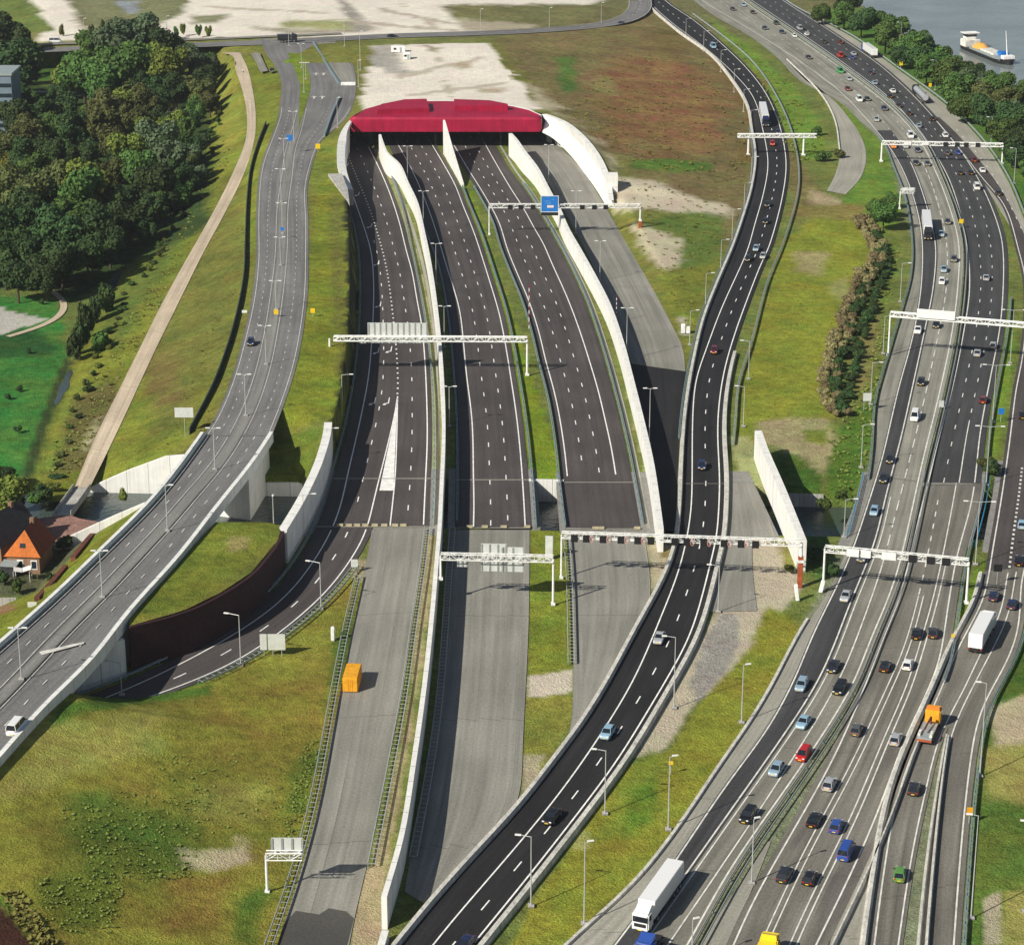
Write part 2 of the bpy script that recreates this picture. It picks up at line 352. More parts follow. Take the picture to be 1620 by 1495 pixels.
# (photo polygon, colour, soft edge in photo px): what covers the land where
COVER = [
 ([(1095,-30),(1290,110),(1400,230),(1450,400),(1390,700),(1340,850),(1250,1030),(1000,1400),(850,1610),(1530,1610),(1560,1100),(1620,900),(1560,905),(1510,1010),(1530,800),(1580,500),(1570,300),(1400,100),(1240,-10)], (.17,.165,.12), 3),
 ([(-300,-80),(2000,-80),(2000,60),(-300,60)], (.14,.12,.06), 10),
 ([(-60,0),(50,-5),(85,45),(80,52),(-60,60)], (.12,.14,.04), 3),
 ([(90,-10),(300,-10),(280,25),(240,48),(150,48)], (.17,.155,.09), 4),
 ([(185,2),(218,2),(220,22),(205,24)], (.3,.33,.36), 2),
 ([(40,-10),(100,-10),(118,20),(135,50),(230,56),(240,45),(290,22),(300,-10),(1000,-10),(740,52),(480,60),(60,66),(62,52),(88,50)], PALE, 3),
 ([(300,25),(365,24),(340,38),(305,40)], (.2,.18,.12), 4), ([(450,33),(560,33),(600,46),(560,49),(440,45)], (.3,.27,.14), 6),
 ([(530,-5),(560,10),(590,50),(560,52),(545,20)], (.36,.33,.28), 3),
 ([(700,8),(1000,8),(1000,36),(860,44),(720,34)], (.15,.13,.06), 5), ([(720,30),(850,40),(840,48),(730,50)], (.45,.4,.28), 4),
 ([(560,60),(775,62),(770,72),(590,72)], (.16,.16,.05), 4),
 ([(590,72),(768,68),(795,100),(850,166),(860,175),(610,178),(575,175),(575,150)], PALE, 2),
 ([(590,73),(620,70),(640,110),(655,117),(600,118),(585,95)], (.4,.38,.33), 3), ([(585,105),(612,108),(615,140),(590,135)], PALE, 3),
 ([(672,72),(690,74),(700,82),(680,82)], (.36,.3,.2), 2),
 ([(830,132),(890,150),(890,165),(940,195),(975,260),(985,300),(960,250),(900,190),(850,168)], (.5,.44,.3), 4),
 ([(780,62),(1040,20),(1110,60),(1180,160),(1200,250),(1180,330),(1140,400),(980,260),(860,150)], (.165,.12,.055), 14),
 ([(930,130),(1000,85),(1090,90),(1150,160),(1140,230),(1050,250),(960,220)], RUSTY, 26), ([(1000,60),(1060,40),(1100,75),(1050,100)], (.165,.11,.045), 14),
 ([(880,95),(905,85),(915,140),(890,150)], (.08,.13,.03), 5), ([(930,130),(960,120),(985,150),(950,150)], (.22,.17,.07), 8),
 ([(998,255),(1060,248),(1125,258),(1130,272),(1060,275),(1000,268)], (.08,.13,.025), 6),
 ([(975,280),(1040,288),(1090,312),(1155,328),(1150,350),(1080,340),(1020,330),(972,335)], (.62,.55,.4), 5),
 ([(1030,345),(1110,335),(1150,340),(1130,420),(1095,440),(1050,410)], (.1,.13,.03), 8), ([(1000,350),(1080,380),(1075,420),(1050,430),(1020,400)], (.55,.5,.34), 6),
 ([(1040,440),(1140,410),(1110,490),(1095,560),(1070,520)], (.16,.16,.028), 6), ([(1072,500),(1088,505),(1086,535),(1078,530)], (.45,.42,.33), 3),
 ([(600,14),(735,40),(733,43),(598,18)], (.5,.44,.35), 2), ([(560,34),(720,47),(718,50),(558,38)], (.52,.46,.36), 2), ([(640,3),(690,44),(685,45),(634,4)], (.54,.47,.37), 2), ([(120,30),(150,52),(146,54),(113,32)], (.5,.44,.34), 2), ([(330,10),(520,20),(520,23),(330,14)], (.54,.47,.37), 2), ([(380,40),(470,48),(560,46),(558,52),(450,54)], (.4,.36,.26), 4),
 ([(625,120),(760,90),(762,94),(628,126)], (.54,.48,.38), 2), ([(640,150),(800,130),(802,134),(642,155)], (.56,.5,.4), 2), ([(690,75),(720,165),(714,166),(685,76)], (.52,.46,.36), 2), ([(720,100),(745,98),(750,108),(722,110)], (.45,.38,.26), 4), ([(760,140),(800,138),(800,146),(765,148)], (.45,.38,.26), 4),
 # embankment with the raised road
 ([(20,790),(100,600),(200,430),(320,240),(360,90),(450,90),(430,250),(400,420),(330,660),(250,740),(110,790)], (.15,.155,.026), 5),
 ([(240,500),(300,420),(380,250),(395,420),(360,560),(300,670),(240,700)], (.135,.125,.032), 16), ([(235,560),(290,560),(290,640),(230,640)], (.14,.105,.035), 12),
 ([(100,640),(180,600),(190,640),(150,740),(80,760)], (.12,.095,.035), 10), ([(160,480),(250,400),(320,250),(345,250),(250,450),(180,560)], (.1,.12,.028), 10),
 ([(130,700),(165,650),(150,690),(135,720)], (.42,.38,.24), 4), ([(355,100),(370,100),(395,180),(390,230),(340,250)], (.19,.175,.035), 8),
 ([(45,770),(95,620),(115,640),(80,760)], (.15,.16,.03), 5),
 ([(480,500),(500,290),(520,280),(560,330),(556,560),(530,660),(430,680)], (.165,.17,.022), 4), ([(520,300),(545,320),(548,600),(535,600)], (.135,.125,.03), 6),
 ([(425,690),(515,675),(490,765),(420,765)], (.1,.12,.02), 5),
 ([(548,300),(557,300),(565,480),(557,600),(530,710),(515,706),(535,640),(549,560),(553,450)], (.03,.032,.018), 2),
 ([(500,225),(535,215),(545,285),(490,290)], (.16,.17,.03), 4),
 ([(445,85),(478,82),(495,130),(475,205)], LIME, 3),
 # low land on the left
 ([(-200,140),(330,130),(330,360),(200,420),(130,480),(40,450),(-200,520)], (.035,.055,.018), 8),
 ([(-100,88),(150,88),(110,125),(-100,140)], (.05,.1,.02), 6),
 ([(-200,470),(90,470),(105,560),(70,680),(30,760),(-200,760)], (.045,.14,.03), 8), ([(-200,500),(60,520),(90,560),(-200,600)], (.025,.07,.02), 8),
 ([(102,565),(114,574),(46,768),(26,768)], (.035,.05,.018), 3),
 ([(-60,488),(0,486),(72,506),(10,527),(-60,535)], (.5,.48,.42), 2), 
 ([(-60,800),(130,815),(170,840),(80,930),(-60,965)], (.09,.085,.05), 4), ([(20,825),(85,820),(140,838),(110,856),(60,850),(30,845)], (.33,.19,.15), 2), ([(75,850),(110,835),(125,845),(90,862)], (.45,.42,.35), 2),
 ([(-60,940),(50,945),(150,845),(235,795),(240,800),(0,1030),(-60,1050)], (.16,.165,.025), 3),
 ([(-60,960),(20,955),(25,965),(-60,990)], (.25,.14,.08), 2),
 ([(200,985),(340,825),(440,825),(440,850),(380,900),(300,960)], (.14,.15,.024), 3), ([(360,850),(400,848),(390,870),(360,872)], (.25,.2,.08), 5),
 # field at the lower left
 ([(-80,1080),(580,1080),(560,900),(600,900),(520,1200),(440,1600),(-80,1600)], (.2,.17,.032), 6),
 ([(80,1140),(260,1120),(250,1180),(120,1230),(0,1270),(0,1230)], (.26,.225,.06), 24), ([(330,1090),(540,1080),(500,1200),(350,1200)], (.2,.155,.03), 30),
 ([(100,1270),(240,1260),(330,1290),(290,1380),(150,1390),(110,1330)], (.1,.125,.022), 30), ([(470,1200),(510,1180),(490,1280),(440,1290),(450,1230)], (.095,.13,.022), 16),
 ([(530,1000),(560,980),(545,1060),(515,1140)], (.07,.11,.02), 10), ([(90,1115),(330,1080),(330,1098),(120,1130),(80,1160)], (.07,.12,.02), 8),
 ([(280,1342),(380,1340),(400,1362),(330,1376),(290,1368)], (.47,.41,.25), 8), ([(370,1320),(395,1325),(390,1345),(370,1340)], (.38,.34,.16), 6), ([(300,1240),(420,1230),(410,1290),(320,1290)], (.23,.2,.05), 20),
 ([(60,1390),(170,1370),(190,1440),(100,1480),(60,1440)], (.12,.13,.022), 16), ([(380,1420),(430,1400),(410,1495),(370,1495)], (.09,.12,.02), 10),
 ([(260,1380),(360,1380),(340,1480),(260,1480)], (.19,.125,.03), 20),
 ([(-60,1430),(0,1425),(70,1510),(-60,1600)], (.05,.02,.015), 4), ([(0,1420),(30,1410),(80,1495),(55,1495)], (.07,.12,.02), 5),
 ([(672,835),(690,835),(690,900),(610,1400),(600,1600),(540,1600),(590,1370),(650,1100)], (.36,.31,.17), 3), ([(580,1360),(610,1400),(605,1600),(540,1600),(560,1440)], (.42,.36,.2), 3),
 ([(555,885),(588,885),(580,925),(560,915)], (.4,.36,.2), 4),
 # strips beside the walls and the medians
 ([(676,835),(690,835),(700,700),(690,530),(630,270),(605,240),(600,240),(640,380),(676,560)], (.3,.27,.14), 2),
 ([(735,290),(742,290),(895,760),(840,760),(750,330)], (.16,.2,.018), 2), ([(838,835),(896,835),(910,1060),(835,1075)], (.165,.17,.025), 3),
 ([(833,1070),(907,1060),(905,1102),(833,1120)], (.62,.56,.43), 3), ([(831,1105),(905,1095),(905,1145),(868,1200),(826,1280)], (.18,.165,.035), 3),
 ([(826,1196),(862,1195),(850,1225),(822,1275)], (.42,.38,.24), 4),
 ([(1000,760),(1060,760),(1050,840),(1020,840)], (.4,.37,.28), 3), ([(960,480),(985,560),(1010,700),(1025,760),(1035,760),(1000,600),(975,500)], (.3,.27,.14), 2),
 ([(1020,855),(1060,860),(1050,920),(1030,935)], (.48,.43,.28), 3), ([(1040,870),(1062,868),(1055,890)], (.25,.18,.08), 3),
 # right of the dark slip road
 ([(1240,380),(1300,340),(1400,350),(1320,600),(1320,690),(1160,700),(1185,560)], (.19,.19,.028), 5),
 ([(1260,395),(1310,400),(1300,440),(1255,430)], (.33,.3,.13), 10), ([(1310,455),(1345,440),(1340,480),(1320,470)], (.28,.25,.1), 8),
 ([(1200,665),(1310,660),(1325,700),(1305,750),(1260,720),(1200,700)], (.36,.32,.16), 8), ([(1270,680),(1310,680),(1305,705),(1275,700)], (.13,.16,.03), 4),
 ([(1215,715),(1260,720),(1300,755),(1302,785),(1240,785)], (.06,.11,.018), 4), ([(1320,690),(1385,620),(1370,760),(1330,800),(1305,790)], (.075,.13,.02), 5),
 ([(1330,620),(1360,500),(1400,380),(1425,380),(1395,560),(1378,640)], (.12,.14,.03), 5), ([(1340,560),(1395,470),(1390,560),(1370,640)], (.2,.16,.06), 8),
 ([(1110,20),(1180,70),(1260,140),(1300,200),(1310,250),(1250,260),(1235,190),(1190,110)], (.13,.19,.03), 4), ([(1240,200),(1270,260),(1300,300),(1270,340),(1245,300)], (.16,.12,.05), 6),
 ([(1330,160),(1400,230),(1430,330),(1400,380),(1330,320),(1370,260)], (.12,.18,.03), 4), ([(1275,300),(1320,310),(1330,322),(1290,335)], (.42,.36,.2), 5), ([(1250,320),(1370,325),(1360,350),(1245,345)], (.2,.15,.05), 6),
 ([(1160,260),(1215,130),(1100,60),(1140,120),(1190,210),(1195,260)], (.16,.1,.035), 5),
 ([(1150,690),(1185,690),(1225,800),(1245,840),(1205,830),(1165,740)], (.3,.28,.14), 4),
 ([(1140,870),(1200,840),(1265,890),(1270,930),(1200,1010),(1180,1050),(1100,1110),(1050,1190),(1000,1200),(1060,1090),(1130,970)], (.53,.47,.34), 4),
 ([(1210,960),(1255,975),(1265,1005),(1180,1160),(1000,1420),(900,1600),(740,1600),(880,1370),(990,1215),(1060,1190),(1100,1120),(1190,1020)], (.2,.185,.028), 5),
 ([(1020,1190),(1060,1200),(1000,1330),(940,1330)], (.17,.19,.03), 14), ([(1000,1260),(1045,1230),(1040,1300),(985,1330)], (.1,.15,.02), 12), ([(900,1310),(930,1310),(930,1345),(905,1345)], (.3,.27,.1), 8),
 ([(1140,970),(1165,975),(1170,1020),(1150,1060),(1105,1112),(1092,1080),(1115,1010)], (.34,.32,.28), 3),
 ([(1230,850),(1260,850),(1265,900),(1240,900)], (.2,.17,.05), 3), ([(1265,840),(1310,840),(1300,925),(1275,890)], (.06,.1,.025), 4),
 # right edge of the picture
 ([(1570,360),(1600,500),(1605,560),(1585,700),(1565,745),(1558,740),(1575,640),(1590,560),(1588,400)], (.14,.2,.025), 3), ([(1540,905),(1580,870),(1560,930),(1515,1010),(1500,1015)], (.12,.18,.02), 3),
 ([(1555,1130),(1700,1020),(1700,1600),(1520,1600),(1540,1200)], (.1,.14,.028), 6), ([(1560,1120),(1640,1090),(1640,1180),(1580,1190)], (.5,.43,.27), 8), ([(1555,1180),(1640,1170),(1640,1270),(1555,1270)], (.26,.22,.07), 14),
 ([(1555,1420),(1580,1410),(1590,1495),(1555,1495)], (.42,.37,.25), 4), ([(1585,1410),(1640,1400),(1640,1600),(1580,1600)], (.26,.22,.07), 8),
 ([(1590,1010),(1640,960),(1640,1090),(1570,1115)], (.07,.11,.02), 5),
 ([(1330,0),(1420,60),(1480,120),(1580,200),(1700,330),(1700,420),(1620,340),(1560,240),(1420,110),(1300,30)], (.07,.13,.025), 6),
]
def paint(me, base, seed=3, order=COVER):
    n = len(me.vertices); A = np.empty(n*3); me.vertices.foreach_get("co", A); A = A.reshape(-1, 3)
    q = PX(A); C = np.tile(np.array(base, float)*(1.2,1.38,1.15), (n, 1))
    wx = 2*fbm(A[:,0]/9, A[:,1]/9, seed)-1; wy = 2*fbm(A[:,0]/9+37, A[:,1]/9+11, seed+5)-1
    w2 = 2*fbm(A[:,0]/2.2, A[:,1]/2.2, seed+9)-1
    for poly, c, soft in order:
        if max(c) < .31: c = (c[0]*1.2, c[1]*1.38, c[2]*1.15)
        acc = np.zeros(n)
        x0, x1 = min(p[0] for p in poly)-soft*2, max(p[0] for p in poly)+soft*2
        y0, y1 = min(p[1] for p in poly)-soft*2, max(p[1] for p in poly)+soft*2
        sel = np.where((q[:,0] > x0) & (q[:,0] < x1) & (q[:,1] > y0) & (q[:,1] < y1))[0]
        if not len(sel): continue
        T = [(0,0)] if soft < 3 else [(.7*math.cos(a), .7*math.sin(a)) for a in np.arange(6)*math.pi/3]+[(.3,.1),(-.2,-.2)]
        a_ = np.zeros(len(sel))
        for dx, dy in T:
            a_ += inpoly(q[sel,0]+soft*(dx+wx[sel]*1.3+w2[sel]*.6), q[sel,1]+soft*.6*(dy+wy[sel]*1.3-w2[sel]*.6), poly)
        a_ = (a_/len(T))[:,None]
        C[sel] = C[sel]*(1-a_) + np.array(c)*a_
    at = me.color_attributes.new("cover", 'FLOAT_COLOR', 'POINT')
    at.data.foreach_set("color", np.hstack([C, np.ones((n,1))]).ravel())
def tin(boundary, lines):
    V, E, Z = [], [], []
    def put(p): V.append(Vector((p.x, p.y))); Z.append(p.z); return len(V)-1
    ids = [put(p) for p in boundary]
    for i in range(len(ids)): E.append((ids[i], ids[(i+1) % len(ids)]))
    for L in lines:
        k = [put(p) for p in L]; E += list(zip(k[:-1], k[1:]))
    vo, eo, fo, ov, oe, of = delaunay_2d_cdt(V, E, [ids], 1, 1e-4)
    Zo = []
    for i, v in enumerate(vo):
        if ov[i]: Zo.append(Z[ov[i][0]])
        else:
            d = [((v-V[a]).length, a) for a in range(len(V))]; d.sort(); d = d[:2]
            s = d[0][0]+d[1][0]; Zo.append((Z[d[0][1]]*d[1][0] + Z[d[1][1]]*d[0][0])/s)
    return [tuple(v) for v in vo], Zo, fo
def tin_z(T, X, Y):
    vo, zo, fo = T; out = np.full(X.shape, np.nan)
    for f in fo:
        (x0,y0),(x1,y1),(x2,y2) = [vo[i] for i in f]; z = [zo[i] for i in f]
        d = (y1-y2)*(x0-x2)+(x2-x1)*(y0-y2)
        if abs(d) < 1e-9: continue
        s = np.where((X >= min(x0,x1,x2)-1e-6) & (X <= max(x0,x1,x2)+1e-6) & (Y >= min(y0,y1,y2)-1e-6) & (Y <= max(y0,y1,y2)+1e-6))[0]
        a = ((y1-y2)*(X[s]-x2)+(x2-x1)*(Y[s]-y2))/d; b = ((y2-y0)*(X[s]-x2)+(x0-x2)*(Y[s]-y2))/d; c = 1-a-b
        k = (a > -1e-6) & (b > -1e-6) & (c > -1e-6); out[s[k]] = a[k]*z[0]+b[k]*z[1]+c[k]*z[2]
    return out
def land(name, boundary, lines, base, res=2.0, seed=3, grow=0):
    T = tin(boundary, lines)
    bx = [p.x for p in boundary]; by = [p.y for p in boundary]
    ys = [min(by)]
    while ys[-1] < max(by): ys.append(ys[-1]+max(res, grow*ys[-1]))
    GX, GY = [], []
    for k, y in enumerate(ys):
        r = max(res, grow*y)
        xs = np.arange(min(bx)+(k%2)*r/2, max(bx), r); GX.append(xs+RNG.uniform(-.2,.2,len(xs))*r); GY.append(np.full(len(xs), y)+RNG.uniform(-.2,.2,len(xs))*r)
    GX, GY = np.concatenate(GX), np.concatenate(GY)
    poly = [(p.x, p.y) for p in boundary]
    k = inpoly(GX, GY, poly); GX, GY = GX[k], GY[k]
    Zg = tin_z(T, GX, GY); k = ~np.isnan(Zg); GX, GY, Zg = GX[k], GY[k], Zg[k]
    V = [Vector((p.x, p.y)) for p in boundary]; Z = [p.z for p in boundary]; nb = len(V)
    E = [(i, (i+1) % nb) for i in range(nb)]
    for L in lines:
        o = len(V); V += [Vector((p.x, p.y)) for p in L]; Z += [p.z for p in L]; E += [(o+i, o+i+1) for i in range(len(L)-1)]
    o = len(V); V += [Vector((x, y)) for x, y in zip(GX, GY)]; Z += list(Zg)
    vo, eo, fo, ov, oe, of = delaunay_2d_cdt(V, E, [list(range(nb))], 1, 1e-4)
    vz = []
    for i, v in enumerate(vo):
        if ov[i]: vz.append(Z[ov[i][0]])
        else:
            q = tin_z(T, np.array([v.x]), np.array([v.y]))[0]; vz.append(0 if np.isnan(q) else q)
    me = bpy.data.meshes.new(name)
    fs = []
    for f in fo:
        a, b, c = [vo[i] for i in f[:3]]
        fs.append(tuple(f) if (b-a).cross(c-a) > 0 else tuple(f)[::-1])
    me.from_pydata([(v.x, v.y, z) for v, z in zip(vo, vz)], [], fs)
    me.polygons.foreach_set("use_smooth", [True]*len(me.polygons))
    me.materials.append(M_SOIL); paint(me, base, seed); me.update()
    o = link(name, me); tag(o, kind='structure'); return o, T
# raised road edges, traced
F_L = [(413,62),(420,85),(433,102),(445,130),(443,165),(440,187),(430,215),(420,240),(412,265),(408,290),(405,350),(405,413),(397,480),(383,540),(367,597),(340,663),(322,690)]
F_R = [(531,66),(545,82),(558,102),(564,134),(562,151),(554,179),(533,203),(512,218),(502,237),(494,262),(486,300),(488,350),(488,413),(487,463),(480,523),(467,587),(447,647),(430,690)]
ZF = 7.0
VIA_L = [(322,690,7.0),(285,742,7.1),(238,800,7.3),(160,877,7.6),(85,950,7.9),(0,1025,8.3),(-60,1078,8.6)]
VIA_R = [(430,690,7.0),(400,737,7.1),(372,772,7.2),(340,812,7.3),(282,888,7.6),(203,975,8.0),(137,1062,8.4),(83,1110,8.6),(0,1205,9.0),(-60,1272,9.2)]
PATH_L = [(350,84,5.5),(364,84,5.5),(372,110,5.3),(385,150,5),(391,190,4.6),(388,225,4.2),(368,275,3.4),(338,335,2.6),(307,390,2),(262,470,1),(222,550,.2),(182,630,-.6),(147,700,-1.2),(118,772,-1.8)]
PATH_R = [(380,84,5.5),(392,110,5.3),(401,150,5),(405,190,4.6),(401,230,4.2),(382,285,3.4),(352,345,2.6),(322,400,2),(280,485,1),(243,560,.2),(206,640,-.6),(172,712,-1.2),(142,772,-1.8)]
TOE_W = [(60,793,-3),(70,740,-3),(92,660,-3),(120,590,-3),(155,510,-3),(190,440,-3),(240,370,-3),(295,300,-3),(318,240,-3),(335,190,-3),(345,130,-2),(340,100,0)]
TR_TOP = [(548,300,7),(551,340,7),(553,380,7),(554,450,7),(551,520,7),(545,580,6.9),(535,640,6.8),(523,672,6.7)]
TR_TOE = [(551,300,-.1),(556,340,-.1),(561,390,-.1),(564,450,-.1),(563,510,-.1),(559,570,-.1),(550,630,-.1),(537,690,-.1),(520,740,-.1),(505,764,-.1)]
CAN_N = lambda x: 752+.02*(x-400)
n0, n1 = G(400, CAN_N(400), 0), G(1300, CAN_N(1300), 0); SH = (n1.y-n0.y)/(n1.x-n0.x)
VN = n0.y-SH*n0.x; s0 = G(700, 835, 0); VS = s0.y-SH*s0.x
def rs2(pts): return resample([onbank(x, y, .5) for x, y in pts], 6)
def rs(pts, step=6): return resample(W(pts), step)
emb_b = rs(TOE_W) + rs([(300,98,0),(260,101,-1),(60,106,-3.1),(-240,114,-3.1)], 20) + rs([(-300,-60,6),(1010,-60,6)], 40) + rs([(1008,6,1),(1026,14,.0),(1073,53,0),(1126,92,0),(1158,132,0),(1180,170,0),(1187,209,0),(1193,249,0),(1187,298,0),(1176,337,0),(1156,398,0),(1139,437,0),(1112,506,0),(1098,566,0),(1086,588,0)], 6) \
  + rs([(1080,548,0),(1040,470,0),(985,375,0),(962,330,0)]) + rs([(969,320,1.5),(968,304,3.5)],2) + rs([(964,286,6),(953,257,7.4),(935,228,8.2),(914,207,8.8),(893,191,9.0),(874,184,9.1),(859,180,9.0),(820,171,8.8),(770,163,8.8),(706,160,8.8),(640,161,8.8),(600,167,8.8),(567,180,8.8),(546,198,8.5),(536,216,8.3),(533,250,7.5),(544,290,7),(548,299,7)],4) \
  + rs(TR_TOE,4) + rs2([(470,765),(385,765)]) + rs2([(372,764),(305,762)]) + rs2([(296,723),(262,726),(200,748),(137,778)]) + rs([(120,790,-2.5),(60,796,-3.05)])
cr = [(-240,96,2),(75,80,4.1),(200,76,5.1),(350,71,6.3),(450,67,7),(540,62,7.05),(620,58,7.05),(800,52,5.6),(900,46,4.1),(960,39,2.6),(995,29,1.4),(1012,14,1.1),(1008,-10,1.1),(990,-30,1.1)]
lines = [resample(offset(spline(W(cr[1:9])), 7, -.05), 12), resample(offset(spline(W(cr[1:9])), -7, -.05), 12), rs(TR_TOP,4)+rs([(512,700,5.5),(498,740,2.5)],4), rs([(*p, ZF) for p in F_L[2:-1]]), rs([(*p, ZF) for p in F_R[2:-1]]), rs(PATH_L[1:-1]), rs(PATH_R[:-1]),
  rs([(600,75,8.6),(690,72,8.6),(768,70,8.4)]), rs([(770,72,8.4),(800,105,8.5),(845,160,8.6)]),
  rs([(900,60,6),(960,120,5),(1020,190,4),(1060,240,3)]), rs([(1010,45,3),(1090,110,2),(1130,180,2),(1140,250,1.5),(1110,330,1)]),
  rs([(930,190,7.5),(955,235,6.5),(985,275,5)]), rs([(985,315,3.5),(1020,370,2),(1060,440,1),(1085,500,.5)])]
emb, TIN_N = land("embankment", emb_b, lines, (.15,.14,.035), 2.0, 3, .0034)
def zland(p):
    z = tin_z(TIN_N, np.array([p.x]), np.array([p.y]))[0]; return 0.0 if np.isnan(z) else float(z)
def GL(px, py, it=12):                             # photo point to the surface of the embankment
    z = 3.0
    for _ in range(it):
        q = tin_z(TIN_N, *[np.array([c]) for c in G(px, py, z).xy])[0]
        if np.isnan(q): break
        z = .5*z+.5*q
    return G(px, py, z)
slope, TIN_S = land("slope", rs([(238,800,7.2),(160,877,7.5),(85,950,7.8),(0,1025,8.2),(-60,1078,8.5)],3) + rs([(-90,1010,-3),(0,957,-3),(45,948,-3),(75,912,-2.6),(105,875,-2.3),(150,842,-1.4),(226,800,5.6)],3), [], OLIVE, 1.2, 5)
island, _ = land("island", rs([(341,826,6.9),(432,826,6.7),(445,838,6.7),(440,852,6.8),(425,872,6.9),(398,905,7.1),(350,937,7.5),(290,966,7.8),(205,990,8)],3) + rs([(203,975,8),(282,888,7.5)],3), [rs([(300,920,8.1),(350,870,8),(400,845,7.6)],3)], OLIVE, 1.0, 6)
field_b = rs([(110,1096,7.6),(60,1140,8.2),(0,1210,8.6),(-70,1290,8.8)],3) + rs([(-90,1620,5),(400,1620,-.05)],6) + rs([(425,1495,-.05),(455,1400,-.05),(490,1290,-.05),(516,1150,-.05),(541,1010,-.05),(562,925,-.05),(567,895,-.05)],3) \
  + rs([(560,905,-.05),(512,965,-.05),(452,1012,-.05),(382,1056,-.05),(322,1082,-.05),(260,1098,0.05),(215,1105,.6),(170,1104,2.6),(135,1100,5)],3)
field, TIN_F = land("field", field_b, [rs([(140,1115,7.2),(210,1125,5),(300,1140,3),(380,1150,1.4)],3), rs([(60,1330,8),(160,1300,5.5),(280,1260,3),(400,1240,1)],4), rs([(60,1500,6),(200,1450,3.4),(330,1400,1.4)],4)], (.2,.17,.032), 1.1, 8)
# the open ground: one sheet to the horizon, with the canal and the river sunk into it
FC = W([( (a[0]+b[0])/2, (a[1]+b[1])/2) for a, b in zip(F_L[3:], F_R[3:])], ZF)
vc = [(G((a[0]+b[0])/2, (a[1]+b[1])/2, 8)) for a, b in zip(VIA_L[2:], VIA_R[3:])]
SPY = np.array([p.y for p in FC+vc]); SPX_ = np.array([p.x for p in FC+vc]); o_ = np.argsort(SPY); SPY, SPX_ = SPY[o_], SPX_[o_]
RIVER = [(q.x, q.y) for q in W([(1330,-40),(1365,8),(1400,30),(1450,62),(1500,100),(1560,148),(1620,195),(1720,270),(1900,420),(4000,400),(4000,-120),(1330,-200)])]
rows = []; v = 235.0
while v < 1500: rows.append(v); v += max(.9, .0034*v)
while v < 14000: rows.append(v); v *= 1.1
rows = [r for r in rows if abs(r-VN) > 1.2 and abs(r-VS) > 1.2] + [VN-.6, VN, VN+.3, VN+.6, VN+.9, VS, VS+.3, VS+.6, VS+.9]; rows = np.array(sorted(rows))
us = np.r_[-9,-5,-3,-2,-1.5,-1.25, np.linspace(-1.08,1.08,250), 1.25,1.5,2,3,5,9]
U, Vv = np.meshgrid(us, rows); X = U*(.245*Vv+18); Y = Vv + SH*X*np.clip((1600-Vv)/600, 0, 1)
sp = np.interp(Y, SPY, SPX_)
Zb = np.where(X < sp, -3.05, -.12)
cz = (Vv < VN+.5) & (Vv > VS+.1); Zb = np.where(cz, -5.6, Zb)
Zb = np.where((Vv >= VN+.5) & (X < sp), -3.05, Zb)
rv = inpoly(X.ravel(), Y.ravel(), RIVER).reshape(X.shape); Zb = np.where(rv, -4.5, Zb)
for _ in range(1):
    pass
nr, nc = X.shape
V3 = np.stack([X, Y, Zb], -1).reshape(-1, 3)
fi = [(r*nc+c, r*nc+c+1, (r+1)*nc+c+1, (r+1)*nc+c) for r in range(nr-1) for c in range(nc-1)]
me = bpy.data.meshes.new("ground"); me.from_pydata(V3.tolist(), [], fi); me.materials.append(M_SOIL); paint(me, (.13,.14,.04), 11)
tag(link("ground", me), kind='structure')
# water
def water(name, poly, z, c, sc):
    m, t, b = newmat(name+"_surface", .12, 0, .5); tc = nd(t, "ShaderNodeTexCoord")
    b.inputs["Base Color"].default_value = (*c, 1)
    f = noise(t, tc.outputs["Object"], sc, 4, .6); bump(t, b, f, .25, .7)
    g = ramp(t, noise(t, tc.outputs["Object"], sc*.1, 3), .3, .7, .8, 1.25); t.links.new(tint(t, c, g), b.inputs["Base Color"])
    mb = MB(); mb.add([Vector((*p, z)) for p in poly], [tuple(range(len(poly)))])
    me = mb.mesh(name, m)
    if me.polygons[0].normal.z < 0: me.flip_normals()
    return tag(link(name, me), kind='structure')
water("canal", [(x, v_+SH*x) for x, v_ in ((-400,VN+.5),(-400,VS+.2),(400,VS+.2),(400,VN+.5))], -4.6, (.05,.07,.066), .8)
water("river", RIVER, -1.5, (.19,.22,.215), .35)
dm = paving("ditch_mud", (.05,.055,.03)); m_ = MATS["canal_surface"]
for pts, wd in (([(318,228),(312,250),(300,262)], 7), ([(188,430),(172,456),(160,480)], 3.2), ([(112,585),(100,615),(88,640)], 2)):
    P = spline(W(pts, -2.98)); mb = MB(); n_ = len(P); hw = [wd/2*math.sin(math.pi*(i+.3)/(n_-.4))**.6*(1+.3*math.sin(i*1.7)) for i in range(n_)]; nn = normals(P); mb.strip([p+q*h for p, q, h in zip(P, nn, hw)], [p-q*h for p, q, h in zip(P, nn, hw)]); tag(obj("ditch_water", mb, m_), kind='structure')
